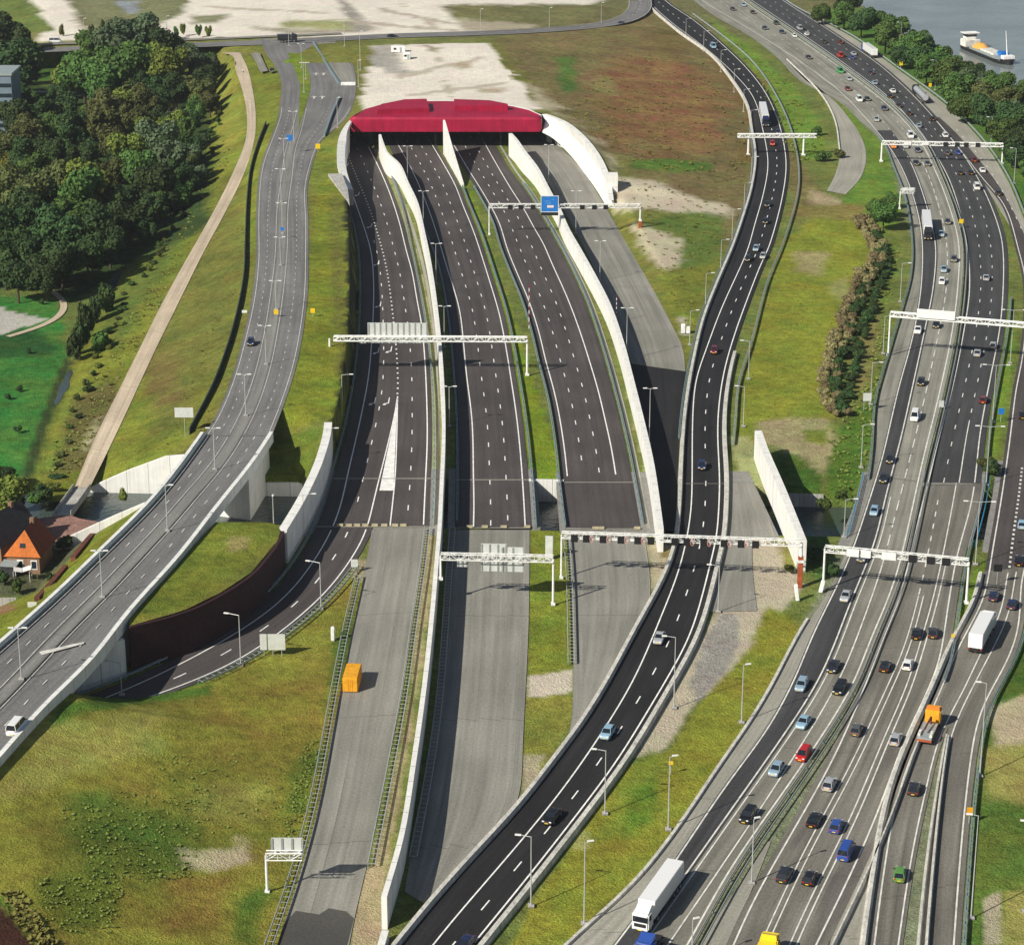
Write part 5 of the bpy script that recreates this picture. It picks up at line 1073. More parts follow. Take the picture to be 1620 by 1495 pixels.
# 6 gantry cut by the right edge
p0 = G(1405,563,0); h = zat(p0, 497); e0 = Vector((p0.x,p0.y,h)); a1 = G(1680,519,h); e1 = Vector((a1.x,a1.y,h))
gantry("white gantry with a wide bright panel over the motorway, running out of the right edge", e0, e1, [(p0,e0,.24),(Vector((e1.x,e1.y,0)),e1,.24)], [(.27,9.2,2.2,1.0,'white')], dr=.15)
# 7 and 8 far gantries
p0 = G(1394,256,0); h = zat(p0, 226); e0 = Vector((p0.x,p0.y,h)); a1 = G(1587,230,h); e1 = Vector((a1.x,a1.y,h))
gantry("far white gantry across the motorway bend near the river trees, four black signs", e0, e1, [(p0,e0,.35),(Vector((e1.x,e1.y,0)),e1,.3)],
  [(s,1.5,1.5,0,'matrix') for s in (.525,.62,.695,.79)]+[(.21,2.4,1.4,.2,'white'),(.36,2,1.2,.2,'white')], dr=.16)
p0 = G(1184,247,0); h = zat(p0, 216); p1 = G(1273,250,0); e0 = G(1167,215,h); e1 = G(1293,217,h); e1 = Vector((e1.x,e0.y,h))
gantry("far plain white gantry over the dark slip road, without signs", e0, e1, [(Vector((p0.x,e0.y,0)),Vector((p0.x,e0.y,h)),.4),(Vector((p1.x,e0.y,0)),Vector((p1.x,e0.y,h)),.4)], [], dr=.2)
# cantilever signs
def cantilever(label, base, ytop, xe, pw, ph, dz=.9):
    h = zat(base, ytop); t = Vector((base.x, base.y, h)); e = Vector((G(xe, ytop, h).x, base.y, h))
    g, d = gantry(label, t, e, [(base,t,.22)], [(.58, pw, ph, dz, 'back')], dr=.1); return g
cantilever("white cantilever sign with a pale two-panel back at the grass edge, lower left", G(423,1413,0), 1353, 478, 4.4, 2.6, 1.1)
cantilever("small far cantilever sign left of the motorway, beside the spur road", G(1423,331,0), 303, 1446, 4.2, 1.4, .3)
# single signs
def sign(label, base, ytop, w_, h, mat, nposts=2, rot=0, name="road_sign"):
    H = zat(base, ytop); t = thing(name, label, "sign", base, rot)
    for i in range(nposts):
        x = 0 if nposts == 1 else (i/(nposts-1)-.5)*w_*.7
        mb = MB(); mb.tube((x,.12,0), (x,.12,H-.05), .06, n=6); link("post", mb.mesh("post", M_POLE), t)
    mb = MB(); mb.box((0,0,H-h/2), (w_,.1,h)); link("sign_panel", mb.mesh("sign_panel", mat), t)
    return t
sign("white-backed sign with two panels on one post left of the viaduct end", GL(293,693), 645, 4.0, 2.2, M_PANEL, 1)
sign("wide white sign panel on posts beside the curved slip road, above the field", G(432,1038,0), 1003, 4.4, 3.0, M_PANEL, 3)
sign("small white sign on two posts at the left grass slope by the viaduct parapet", G(52,972,4), 952, 1.6, 1.0, M_PANEL, 2)
sign("small pale sign on the grass point between slip road and unused road", G(561,905,0), 885, 1.3, 1.5, M_PANEL, 2)
sign("blue square sign on a post in the centre strip near the junction", G(459,243,ZF+.1), 214, 2.0, 1.9, M_BLUE, 1)
sign("small blue sign on a post in the centre strip of the grey road", G(447,378,ZF+.1), 360, 1.0, .9, M_BLUE, 1)
sign("yellow sign at the edge of the grey road, left of the portal", G(503,240,ZF+.1), 228, 1.5, 1.6, M_YEL, 1)
sign("yellow round-looking sign in the centre strip of the grey road", G(437,502,ZF+.1), 490, 1.1, 1.2, M_YEL, 1)
sign("yellow sign on the grass right of the grey road", G(495,502,ZF), 488, 1.1, 1.2, M_YEL, 1)
sign("small white board on the grass left of the grey road", GL(387,497), 491, 1.3, .7, M_WSTEEL, 1)
sign("tiny blue sign in the bright grass median at the right", G(1583,668,0), 646, 1.3, 1.4, M_BLUE, 1)
sign("grey sign back on the verge left of the motorway, beside the brown reeds", G(1371,650,0), 622, 1.9, 1.9, M_PANEL, 2)
sign("small grey sign back in the motorway median", G(1489,648,0), 634, 1.1, 1.6, M_PANEL, 1)
sign("yellow sign in the motorway median at the upper right", G(1520,362,0), 347, 1.3, 1.3, M_YEL, 1)
sign("upper yellow marker on the river side guard rail by the trees", G(1425,112,0), 98, 1.3, 1.5, M_YEL, 1)
sign("middle yellow marker on the river side guard rail by the trees", G(1471,146,0), 132, 1.1, 1.4, M_YEL, 1)
sign("lower yellow marker on the river side guard rail by the trees", G(1505,172,0), 159, 1.5, 1.5, M_YEL, 1)
sign("small yellow marker left of the barrier behind the white lorry", G(1507,1018,0), 1003, .6, .6, M_YEL, 1)
sign("orange warning lamp box on a post beside the exit lane", G(1533,1302,0), 1277, .9, 1.3, M_ORB, 1)
sign("white board with black matrix face at the left of the right carriageway past the gantry", G(1577,925,0), 893, 1.6, 1.4, M_BLACK, 1)
sign("small yellow sign on the lamp post in the grass strip, right of the dark road", G(1061,1225,0), 1204, .7, .6, M_YEL, 1)
mb = MB(); g_ = G(869,884,0); mb.box((g_.x, g_.y, 2.2), (1.5,.5,5.0), R(-10)); tag(obj("display_board", mb, M_PANEL, bevel=.06), "tall white board standing in the grass patch behind the right gantry post", "sign")
mb = MB(); g_ = G(527,1013,0); mb.box((g_.x, g_.y, 1.3), (.7,.9,2.6)); tag(obj("cabinet", mb, M_WSTEEL, bevel=.12), "narrow white roadside cabinet in the field by the guard rail", "cabinet")
for lab, x, y, hh, tl in (("white leaning concrete post in the sand below the red-brown column", 1260, 950, 3.2, -.15), ("white concrete piece at the foot of the left motorway gantry post", 1300, 937, 2.4, .2)):
    mb = MB(); g_ = G(x,y,0); mb.box((g_.x,g_.y,hh/2), (.7,.7,hh), 0, 0, Matrix.Rotation(tl,4,'Y')); tag(obj("concrete_post", mb, M_PAINT, bevel=.08), lab, "post")
M_BLOCK = plain('pale_yellow_block', (.42,.37,.24), .85, 0, .3, 1)
# traffic poles with red and white bands
for lab, x, y, yt in (("red and white banded pole on the bright grass strip", 837,520,450), ("red and white banded pole behind the second white wall", 975,510,468)):
    b = G(x,y,0); h = zat(b, yt); mb = MB(); n_ = 12
    for i in range(n_): mb.tube((0,0,h*i/n_), (0,0,h*(i+1)/n_), .09, n=6, m=i%2)
    o = obj("banded_pole", mb, [M_PAINT, M_RED]); o.location = b; tag(o, lab, "pole")
for xs_, y_, nm in (((538,552,565,578,593,608,625,638), 831.5, "left"), ((743,767,797,834), 834, "middle"), ((942,951,1008), 836, "right")):
    for i, x in enumerate(xs_):
        t = thing("concrete_block", f"pale yellow block, {ordw(i+1)} from the left, closing the end of the {nm} carriageway", "block", G(x, y_+1, .02), .03*math.sin(i*3), "yellow blocks across the road ends")
        mb = MB(); mb.box((0,0,.25), (1.3,.5,.5)); link("block", mb.mesh("block", M_BLOCK, bevel=.06), t)
# yellow container
c = G(556,1094,0); ct = thing("container", "yellow shipping container standing on the unused road south of the canal", "container", (c.x, c.y+2.6, 0), R(-3))
mb = MB(); mb.box((0,0,1.42), (2.5,6.0,2.6))
link("box", mb.mesh("box", M_ORB, bevel=.06), ct)
mb = MB()
for i in range(20): mb.box((-1.28,-2.8+i*.295,1.4), (.06,.14,2.3)); mb.box((1.28,-2.8+i*.295,1.4), (.06,.14,2.3))
link("corrugation", mb.mesh("corrugation", M_ORB), ct)
for s in (-.6,.6):
    mb = MB(); mb.box((s,-3.02,1.42), (1.12,.06,2.35)); mb.tube((s+.25*(-1 if s>0 else 1),-3.08,.35),(s+.25*(-1 if s>0 else 1),-3.08,2.5),.03,n=5); link("door", mb.mesh("door", M_ORB), ct)
# site vehicles and boxes on the sand
for lab, x, y, sx, sy, sz in (("long white site hut at the edge of the pale sand", 630,83,5.5,2.4,2.4), ("small white container on the pale sand", 644,94,2.6,2.4,2.6)):
    g_ = GL(x,y); t = thing("site_hut", lab, "hut", g_); mb = MB(); mb.box((0,0,sz/2+.1), (sx,sy,sz)); link("body", mb.mesh("body", M_PAINT, bevel=.08), t)
    mb = MB(); mb.box((sx*.2,-sy/2-.02,1.1), (.9,.06,1.9)); link("door", mb.mesh("door", M_GALV), t); mb = MB(); mb.box((-sx*.22,-sy/2-.02,1.5), (1,.06,.8)); link("window", mb.mesh("window", M_BLACK), t)
# bulldozed concrete piece, sand heap, cabinets by the dark road
g_ = G(1085,527,0.2); t = thing("control_cabinet", "white control cabinets in the grass left of the dark slip road", "cabinet", g_)
for dx, hh in ((-.7,2.4),(.6,1.7)): mb = MB(); mb.box((dx,0,hh/2), (1,.8,hh)); link("box", mb.mesh("box", M_PAINT, bevel=.05), t)
# ------------------------------------------------------------------ HOUSES
M_TILE = paving("orange_tiles", (.48,.135,.028), .1, .1, .2); M_TILED = paving("red_tiles", (.22,.05,.025), .15, .1, .3); M_BRICK = concrete("brown_brick", (.28,.17,.11), .25); M_SLATE = plain("dark_slate", (.03,.03,.035), .8, 0, .3, 1)
def house(name, label, base, w_, d_, hw_, hr, rot, mat_r, mat_w, extra=True, hip=True):
    t = thing(name, label, "house", base, rot)
    mb = MB(); mb.box((0,d_/2,hw_/2-1.5), (w_,d_,hw_+3)); link("wall", mb.mesh("wall", mat_w), t)
    e = .45; x, y0, y1 = w_/2+e, -e, d_+e
    ry0 = y0+(w_*.42 if hip else 0)
    v = [Vector(p) for p in ((-x,y0,hw_),(x,y0,hw_),(x,y1,hw_),(-x,y1,hw_),(0,ry0,hw_+hr),(0,y1-.2,hw_+hr))]
    mb = MB(); mb.add(v, [(0,1,4)], [(p.x,p.z) for p in v], 0); mb.add(v, [(1,2,5,4),(3,0,4,5),(2,3,5),(0,3,2,1)], [(p.y,p.z) for p in v], 1)
    rf = link("roof", mb.mesh("roof", [mat_r, M_TILED if mat_r is not M_SLATE else M_SLATE]), t)
    mb = MB(); mb.box((0,d_*.75,hw_+hr-.1), (.8,.8,1.6)); link("chimney", mb.mesh("chimney", M_BRICK), rf)
    if extra:
        for x_ in (-.6, w_*.33):
            mb = MB(); mb.box((x_,-.03,hw_*.5), (1.25,.12,1.9)); fr = link("window", mb.mesh("window", M_PAINT), t)
            mb = MB(); mb.box((x_,-.1,hw_*.5), (.95,.06,1.5)); link("pane", mb.mesh("pane", M_GLASS), fr)
        mb = MB(); mb.box((-.1,ry0*.45-.1,hw_+hr*.42), (1.1,.5,1.2), 0, 0, Matrix.Rotation(R(-40),4,'X')); link("roof_window", mb.mesh("roof_window", M_GLASS), rf)
    return t
M_GLASS = plain("window_glass", (.02,.03,.04), .08, 0, .05, 2, .6)
hb = G(38,906,-2.9); house("brick_house", "small brick house with a bright orange hipped roof below the viaduct slope", hb, 6.4, 9.5, 3.4, 4.6, R(-6), M_TILE, M_BRICK)
hb2 = G(-22,888,-2.9); house("brick_house", "dark slate roofed house at the left edge behind the orange roof", hb2, 7.5, 12, 3.5, 5.2, R(-25), M_SLATE, M_BRICK, False, False)
g_ = G(14,912,-2.9); t = thing("garden_shed", "dark timber shed in the yard in front of the orange roofed house", "shed", g_, R(-8))
mb = MB(); mb.box((0,1.2,1.1), (3,2.4,2.2)); link("wall", mb.mesh("wall", M_SLATE), t); mb = MB(); mb.box((0,1.1,2.3), (3.3,2.8,.14), 0, 0, Matrix.Rotation(R(6),4,'X')); link("roof", mb.mesh("roof", M_GALV), t)
g_ = G(36,918,-2.9); mb = MB()
for i in range(2): mb.box((g_.x+i*1.7-.8, g_.y, 2.2-2.9+.2*i), (1.6,2.2,.06), R(12), 0, Matrix.Rotation(R(14*(1-2*i)),4,'Y'))
for dx, dy in ((-1.5,-1),(1.6,-1),(1.6,1),(-1.5,1)): mb.tube((g_.x+dx,g_.y+dy,-3),(g_.x+dx,g_.y+dy,-.7),.05)
tag(obj("white_awning", mb, M_PAINT), "white sheet awning in front of the brick house", "awning")
# big grey building at the left edge
g_ = G(-45,212,-3); t = thing("office_block", "blue-grey flat roofed block cut by the left edge, rising out of the trees", "building", g_)
mb = MB(); mb.box((0,8,10.5), (31,16,21)); link("wall", mb.mesh("wall", plain("blue_grey_cladding", (.16,.21,.26), .6, 0, .15, .2)), t)
mb = MB(); mb.box((0,8,21.3), (31.8,16.8,.8)); link("roof", mb.mesh("roof", M_GALV), t)
mb = MB()
for k in range(5): mb.box((0,-.05,3+k*3.6), (30.5,.2,1.3))
link("window_band", mb.mesh("window_band", M_GLASS), t)
# long low wall building in the wood and sports shelter
g_ = G(62,245,-3); t = thing("low_building", "low pinkish building half hidden among the trees of the wood", "building", g_, R(2))
mb = MB(); mb.box((0,4,1.9), (36,8,3.8)); link("wall", mb.mesh("wall", concrete("pink_render", (.45,.33,.29), .2)), t); mb = MB(); mb.box((0,4,3.95), (37,9,.4)); link("roof", mb.mesh("roof", M_CONC), t)
# ------------------------------------------------------------------ BARGE ON THE RIVER
b0, b1 = G(1523,73,-1.5), G(1604,106,-1.5); dv = b1-b0; Lb = dv.length*.86; ang = math.atan2(dv.y, dv.x)
bg_ = thing("barge", "cargo barge with white wheelhouse and a heap of orange sand, on the river", "barge", (b0+b1)/2, ang)
wb = 8.5; st = [(-.5,.55),(-.47,.85),(-.42,1),(.3,1),(.4,.9),(.46,.6),(.5,.1)]; mb = MB(); vs = []; fs = []
for s, k in st:
    sh = 1.2 if s < .35 else 1.2+(s-.35)*6
    for y, z in ((-.8,-.6),(-1,sh+.2),(1,sh+.2),(.8,-.6)): vs.append(Vector((s*Lb, y*k*wb/2, z)))
for i in range(len(st)-1):
    for j in range(4): a_, b_ = 4*i+j, 4*i+(j+1)%4; fs.append((a_,a_+4,b_+4,b_))
fs += [(3,2,1,0), tuple(range(len(vs)-4, len(vs)))]; mb.add(vs, fs); link("hull", mb.mesh("hull", M_BLACK), bg_)
mb = MB(); mb.box((.08*Lb,0,1.75), (.68*Lb,wb*.8,1.1)); link("hold_coaming", mb.mesh("hold_coaming", M_GALV), bg_)
mb = MB(); ring = []; 
for i in range(14):
    a_ = 2*math.pi*i/14; ring.append(Vector((-.17*Lb+.12*Lb*math.cos(a_), wb*.4*math.sin(a_), 2.2)))
top = [Vector((-.17*Lb+(p.x+.17*Lb)*.45, p.y*.4, 4.1)) for p in ring]
mb.add(ring+top, [(i,(i+1)%14,14+(i+1)%14,14+i) for i in range(14)]+[tuple(range(14,28))]); link("sand_heap", mb.mesh("sand_heap", plain("orange_sand", (.75,.36,.07), .9), smooth=True), bg_)
mb = MB(); mb.box((-.41*Lb,0,2.6), (.13*Lb,wb*.8,3.2)); link("deckhouse", mb.mesh("deckhouse", M_PAINTM, bevel=.15), bg_)
mb = MB(); mb.box((-.43*Lb,0,5.4), (4,4.5,2.4)); wh = link("wheelhouse", mb.mesh("wheelhouse", M_PAINTM, bevel=.1), bg_)
mb = MB(); mb.box((-.43*Lb,0,5.7), (4.1,4.6,.8)); link("window_band", mb.mesh("window_band", M_GLASS), wh); mb = MB(); mb.box((-.43*Lb,0,6.75), (5,7,.25)); link("roof", mb.mesh("roof", M_PAINT), wh)
mb = MB(); mb.box((.1*Lb,0,2.6), (.3*Lb,wb*.6,.8)); link("hatch_cover", mb.mesh("hatch_cover", M_PAINTW, bevel=.1), bg_)
mb = MB(); mb.box((.28*Lb,1,3.1), (4.5,3.5,1.6)); link("blue_tarpaulin", mb.mesh("blue_tarpaulin", M_BLUE, bevel=.2), bg_)
mb = MB(); mb.tube((.43*Lb,0,2),(.36*Lb,0,13),.25,.1); link("mast", mb.mesh("mast", M_PAINT), bg_)
mb = MB(); mb.box((.44*Lb,0,2.8), (3,5,1.4)); link("bow_house", mb.mesh("bow_house", M_PAINT, bevel=.1), bg_)
# ------------------------------------------------------------------ PEOPLE
M_SKIN = plain("skin", (.42,.25,.17), .6); M_HAIR = plain("brown_hair", (.05,.03,.02), .7); M_TROUS = plain("dark_trousers", (.03,.035,.05), .8)
def person(label, loc, rot, shirt, group=None):
    t = thing("person", label, "person", loc, rot, group)
    V = [(0,0,.95),(0,0,1.2),(0,0,1.42),(0,.01,1.52),(0,.02,1.62),(0,.02,1.72),(.2,0,1.4),(.27,.02,1.12),(.25,.14,.9),(-.2,0,1.4),(-.27,-.02,1.12),(-.25,.1,.9),(.1,0,.9),(.11,.1,.48),(.11,.02,.07),(.11,.17,.04),(-.1,0,.9),(-.11,-.06,.48),(-.11,-.2,.1),(-.11,-.05,.04)]
    E = [(0,1),(1,2),(2,3),(3,4),(4,5),(2,6),(6,7),(7,8),(2,9),(9,10),(10,11),(0,12),(12,13),(13,14),(14,15),(0,16),(16,17),(17,18),(18,19)]
    Rr = [.15,.14,.16,.06,.09,.08,.07,.05,.04,.07,.05,.04,.1,.07,.05,.05,.1,.07,.05,.05]
    me = bpy.data.meshes.new("body"); me.from_pydata(V, E, []); me.materials.append(shirt)
    o = link("body", me, t); sk = o.modifiers.new("skin", 'SKIN'); o.modifiers.new("sub", 'SUBSURF').levels = 1
    for i, r in enumerate(Rr): me.skin_vertices[0].data[i].radius = (r, r)
    me.skin_vertices[0].data[0].use_root = True
    mb = MB(); 
    for s in (-1,1): mb.tube((.105*s,0,.93),(.11*s,.09*s,.5),.115,.085); mb.tube((.11*s,.09*s,.5),(.11*s,-.02,.1),.085,.065)
    link("trousers", mb.mesh("trousers", M_TROUS), t)
    mb = MB(); mb.tube((0,.03,1.56),(0,.03,1.7),.085,.1,10); link("head_skin", mb.mesh("head_skin", M_SKIN, smooth=True), t)
    mb = MB(); mb.tube((0,.0,1.66),(0,0,1.79),.108,.06,10); link("hair", mb.mesh("hair", M_HAIR, smooth=True), t)
    return t
person("person in a brown jacket walking up the pale path near the junction", GL(373,105)+Vector((0,0,.14)), .2, plain("brown_jacket", (.16,.1,.06), .8))
person("person in a white shirt walking at the right edge of the pale path", GL(385,117)+Vector((0,0,.14)), .1, plain("white_shirt", (.7,.7,.7), .8))
# ------------------------------------------------------------------ VEHICLES
M_TYRE = plain("tyre_rubber", (.012,.012,.012), .8); M_RIM = plain("alloy", (.45,.45,.46), .35, .6); M_CGL = plain("car_glass", (.012,.016,.022), .06, 0, .05, 2, .7)
M_HEAD = plain("headlight_lens", (.75,.76,.76), .15); M_TAIL = plain("tail_lens", (.4,.015,.01), .3); M_PLATE = plain("yellow_plate", (.8,.5,.03), .5); M_PLAST = plain("black_plastic", (.02,.02,.022), .6)
PAINTS = {}
CC = dict(black=(.008,.008,.009), dark=(.022,.024,.028), grey=(.1,.105,.11), silver=(.42,.44,.46), bluesilver=(.3,.42,.52), blue=(.025,.07,.3), darkblue=(.012,.02,.07), lightblue=(.3,.48,.62),
          white=(.8,.8,.79), red=(.45,.012,.012), darkred=(.14,.01,.015), green=(.1,.26,.05), bright_green=(.02,.35,.08), orange=(.75,.2,.02), yellow=(.85,.6,.02))
def carpaint(c):
    if c not in PAINTS:
        m, t, b = newmat("paint_"+c, .35, .15 if c in ('silver','bluesilver','grey','lightblue') else 0, .5)
        b.inputs["Base Color"].default_value = (*CC[c], 1); b.inputs["Coat Weight"].default_value = .5; b.inputs["Coat Roughness"].default_value = .12; PAINTS[c] = m
    return PAINTS[c]
def wheel_mesh(r, wd):
    mb = MB(); mb.tube((0,-wd/2,0),(0,wd/2,0), r, n=14, m=0); mb.tube((0,-wd/2-.01,0),(0,wd/2+.01,0), r*.62, n=10, m=1); return mb.mesh("wheel", [M_TYRE, M_RIM])
WH = wheel_mesh(.32,.22); WHT = wheel_mesh(.5,.34)
def car_proto(L, wd, H, belt, hood, g, van=False):
    # g: glass house x positions (rear base, rear roof, front roof, front base) as fractions of L from the rear
    t = bpy.data.objects.new("car", None); COL.objects.link(t); h = wd/2; x0 = -L/2
    st = [(0,.80,belt*.82),(.03,.93,belt*.94),(.12,1,belt),(g[3],1,belt),(g[3]+.01,1,belt-.01),(.86,.98,hood+.02),(.95,.92,hood-.06),(.985,.84,hood-.18),(1,.78,.52)]
    vs, fs = [], []; k = 10
    for s, wk, zt in st:
        x = x0+s*L; w_ = h*wk; lo = .22 if .03 < s < .98 else .3
        vs += [Vector((x,y,z)) for y, z in ((-w_*.9,lo),(-w_,.42),(-w_,zt*.72),(-w_*.95,zt-.06),(-w_*.8,zt),(w_*.8,zt),(w_*.95,zt-.06),(w_,zt*.72),(w_,.42),(w_*.9,lo))]
    for i in range(len(st)-1):
        for j in range(k): a, b = k*i+j, k*i+(j+1)%k; fs.append((a,b,b+k,a+k))
    fs += [tuple(range(k))[::-1], tuple(range(k*(len(st)-1), k*len(st)))]
    mb = MB(); mb.add(vs, [f[::-1] for f in fs])
    # roof panel and pillars in body colour
    rb, rt, ft, fb = [x0+q*L for q in g]; hw, rw = h*.86, h*.7
    def ring(z, ins=0): return None
    B = [Vector((rb,-hw,belt-.02)),Vector((fb,-hw,belt-.02)),Vector((fb,hw,belt-.02)),Vector((rb,hw,belt-.02))]
    T = [Vector((rt,-rw,H-.05)),Vector((ft,-rw,H-.05)),Vector((ft,rw,H-.05)),Vector((rt,rw,H-.05))]
    md = [(T[0]+T[3])/2+Vector((.25,0,.05)), (T[1]+T[2])/2+Vector((-.25,0,.05))]
    mb.add(T+[Vector((rt+.15,-rw*.8,H)),Vector((ft-.2,-rw*.8,H)),Vector((ft-.2,rw*.8,H)),Vector((rt+.15,rw*.8,H))], [(4,5,6,7),(0,1,5,4),(1,2,6,5),(2,3,7,6),(3,0,4,7)])
    for a, b in zip(B, T): mb.tube(a, b, .055, n=4)
    for s in (-1,1):
        mx = (rt+ft)/2; mb.tube((mx, s*hw, belt), (mx, s*rw, H-.05), .05, n=4)
    me = mb.mesh("body", carpaint('grey')); b_ = bmesh.new(); b_.from_mesh(me); bmesh.ops.recalc_face_normals(b_, faces=b_.faces); b_.to_mesh(me); b_.free()
    link("body", me, t)
    mb = MB(); mb.add([p*1 for p in B+T], [(0,1,5,4),(1,2,6,5),(2,3,7,6),(3,0,4,7)]); link("window", mb.mesh("window", M_CGL), t)
    for x in (x0+.17*L, x0+.82*L):
        for s in (-1,1): o = link("wheel", WH, t); o.location = (x, s*(h-.1), .32)
    for s in (-1,1):
        mb = MB(); mb.box((0,0,0), (.14,.36,.17)); o = link("headlight", mb.mesh("headlight", M_HEAD, bevel=.03), t); o.location = (x0+.972*L, s*h*.62, hood-.16)
        mb = MB(); mb.box((0,0,0), (.1,.26,.2)); o = link("tail_light", mb.mesh("tail_light", M_TAIL), t); o.location = (x0+.012*L, s*h*.66, belt*.8)
        mb = MB(); mb.box((0,0,0), (.14,.2,.13)); o = link("mirror", mb.mesh("mirror", M_PLAST), t); o.location = (fb-.25, s*(h+.06), belt+.05)
    for x in (x0-.01, x0+L+.005):
        mb = MB(); mb.box((0,0,0), (.05,.5,.13)); o = link("number_plate", mb.mesh("number_plate", M_PLATE), t); o.location = (x, 0, .5)
    return t
PROTO = dict(
  hatchback=car_proto(3.95,1.72,1.46,.92,.86,(.03,.14,.58,.74)), saloon=car_proto(4.6,1.78,1.43,.92,.86,(.13,.27,.56,.71)),
  estate=car_proto(4.65,1.8,1.47,.93,.87,(.02,.09,.58,.72)), suv=car_proto(4.5,1.85,1.72,1.05,.98,(.02,.08,.6,.74)),
  van=car_proto(5.0,1.95,2.1,1.25,1.0,(.0,.02,.74,.9)), minivan=car_proto(4.4,1.8,1.68,1.0,.92,(.02,.08,.64,.82)))
def lorry_proto(L, cabc, boxc, roofh=3.9, tank=False, hasbox=True):
    t = bpy.data.objects.new("lorry", None); COL.objects.link(t); x1 = L/2
    mb = MB(); mb.box((x1-1.15,0,1.85), (2.2,2.45,2.6)); cb = link("cab", mb.mesh("cab", carpaint(cabc), bevel=.18), t)
    mb = MB(); mb.add([Vector(p) for p in ((x1-2.1,-1.1,3.1),(x1-2.1,1.1,3.1),(x1-.5,1.0,3.12),(x1-.5,-1.0,3.12),(x1-2.1,-1.0,3.8),(x1-2.1,1.0,3.8))], [(0,1,5,4),(4,5,2,3),(0,4,3),(1,2,5)]); link("wind_deflector", mb.mesh("wind_deflector", carpaint(cabc)), cb)
    mb = MB(); mb.box((x1-.03,0,2.3), (.1,2.15,.85)); link("windscreen", mb.mesh("windscreen", M_CGL, bevel=.03), cb)
    for s in (-1,1): mb = MB(); mb.box((x1-.8,s*1.23,2.35), (.9,.05,.75)); link("side_window", mb.mesh("side_window", M_CGL), cb); mb = MB(); mb.box((x1-.02,s*.92,.85), (.1,.4,.24)); link("headlight", mb.mesh("headlight", M_HEAD), cb)
    mb = MB(); mb.box((x1-.02,0,1.4), (.12,1.7,.5)); link("grille", mb.mesh("grille", M_PLAST), cb); mb = MB(); mb.box((x1+.04,0,.7), (.05,.55,.14)); link("number_plate", mb.mesh("number_plate", M_PLATE), cb)
    bl = L-2.6
    mb = MB(); mb.box((-1.0,0,.95), (L-2.4,1.0,.35)); mb.box((-L/2+.1,0,.75), (.12,2.3,.25)); link("chassis", mb.mesh("chassis", M_PLAST), t)
    if hasbox and not tank:
        mb = MB(); mb.box((-L/2+bl/2,0,1.2+(roofh-1.2)/2), (bl,2.5,roofh-1.2)); bx = link("cargo_box", mb.mesh("cargo_box", carpaint(boxc), bevel=.06), t)
        for s in (-.6,.6): mb = MB(); mb.box((-L/2-.02,s,2.5), (.05,1.12,2.4)); link("rear_door", mb.mesh("rear_door", carpaint(boxc)), bx)
        for s in (-1,1): mb = MB(); mb.box((-L/2+.05,s*1.05,1.0), (.1,.3,.16)); link("tail_light", mb.mesh("tail_light", M_TAIL), t)
        mb = MB(); mb.box((-L/2+bl*.45,0,.8), (bl*.4,2.4,.5)); link("side_skirt", mb.mesh("side_skirt", M_PLAST), t)
    if tank: mb = MB(); mb.tube((-L/2,0,2.3),(-L/2+bl,0,2.3),1.15,n=16); link("tank", mb.mesh("tank", carpaint('silver'), smooth=False, bevel=.1), t)
    xs = [x1-1.3, x1-4.2, -L/2+1.2, -L/2+2.5, -L/2+3.8] if L > 12 else [x1-1.3, -L/2+1.8, -L/2+3.0]
    for x in xs:
        for s in (-1,1): o = link("wheel", WHT, t); o.location = (x, s*1.02, .5)
    return t
def put(root, p, ang, label, cat, name, group=None):
    root.name = name; root.location = p; root.rotation_euler = (0,0,ang); tag(root, label, cat, group)
AX = dict(g1=(g1LL,0), g1r=(g1RL,0), g2=(g2LL,0), g2r=(g2RL,0), g3=(g3LL,0), h=(hRL,0), d=(dW,.05), f=(fC,7.12), x=(cC,0))
def heading(road_, p, toward):
    P = AX[road_][0]; i = min(range(len(P)), key=lambda k: (P[k].xy-p.xy).length); i = min(max(i,1), len(P)-2)
    d = P[i+1]-P[i-1]
    if (d.y < 0) != toward: d = -d
    return math.atan2(d.y, d.x)
RD = dict(g1="left motorway carriageway", g2="middle motorway carriageway", g3="right-hand motorway carriageway", d="dark slip road", f="grey bank road", x="far cross road")
CN = dict(black="black", dark="dark", grey="dark grey", silver="silver", bluesilver="silver-blue", blue="blue", darkblue="dark blue", lightblue="light blue", white="white", red="red", darkred="dark red", green="green", bright_green="bright green", orange="orange", yellow="yellow")
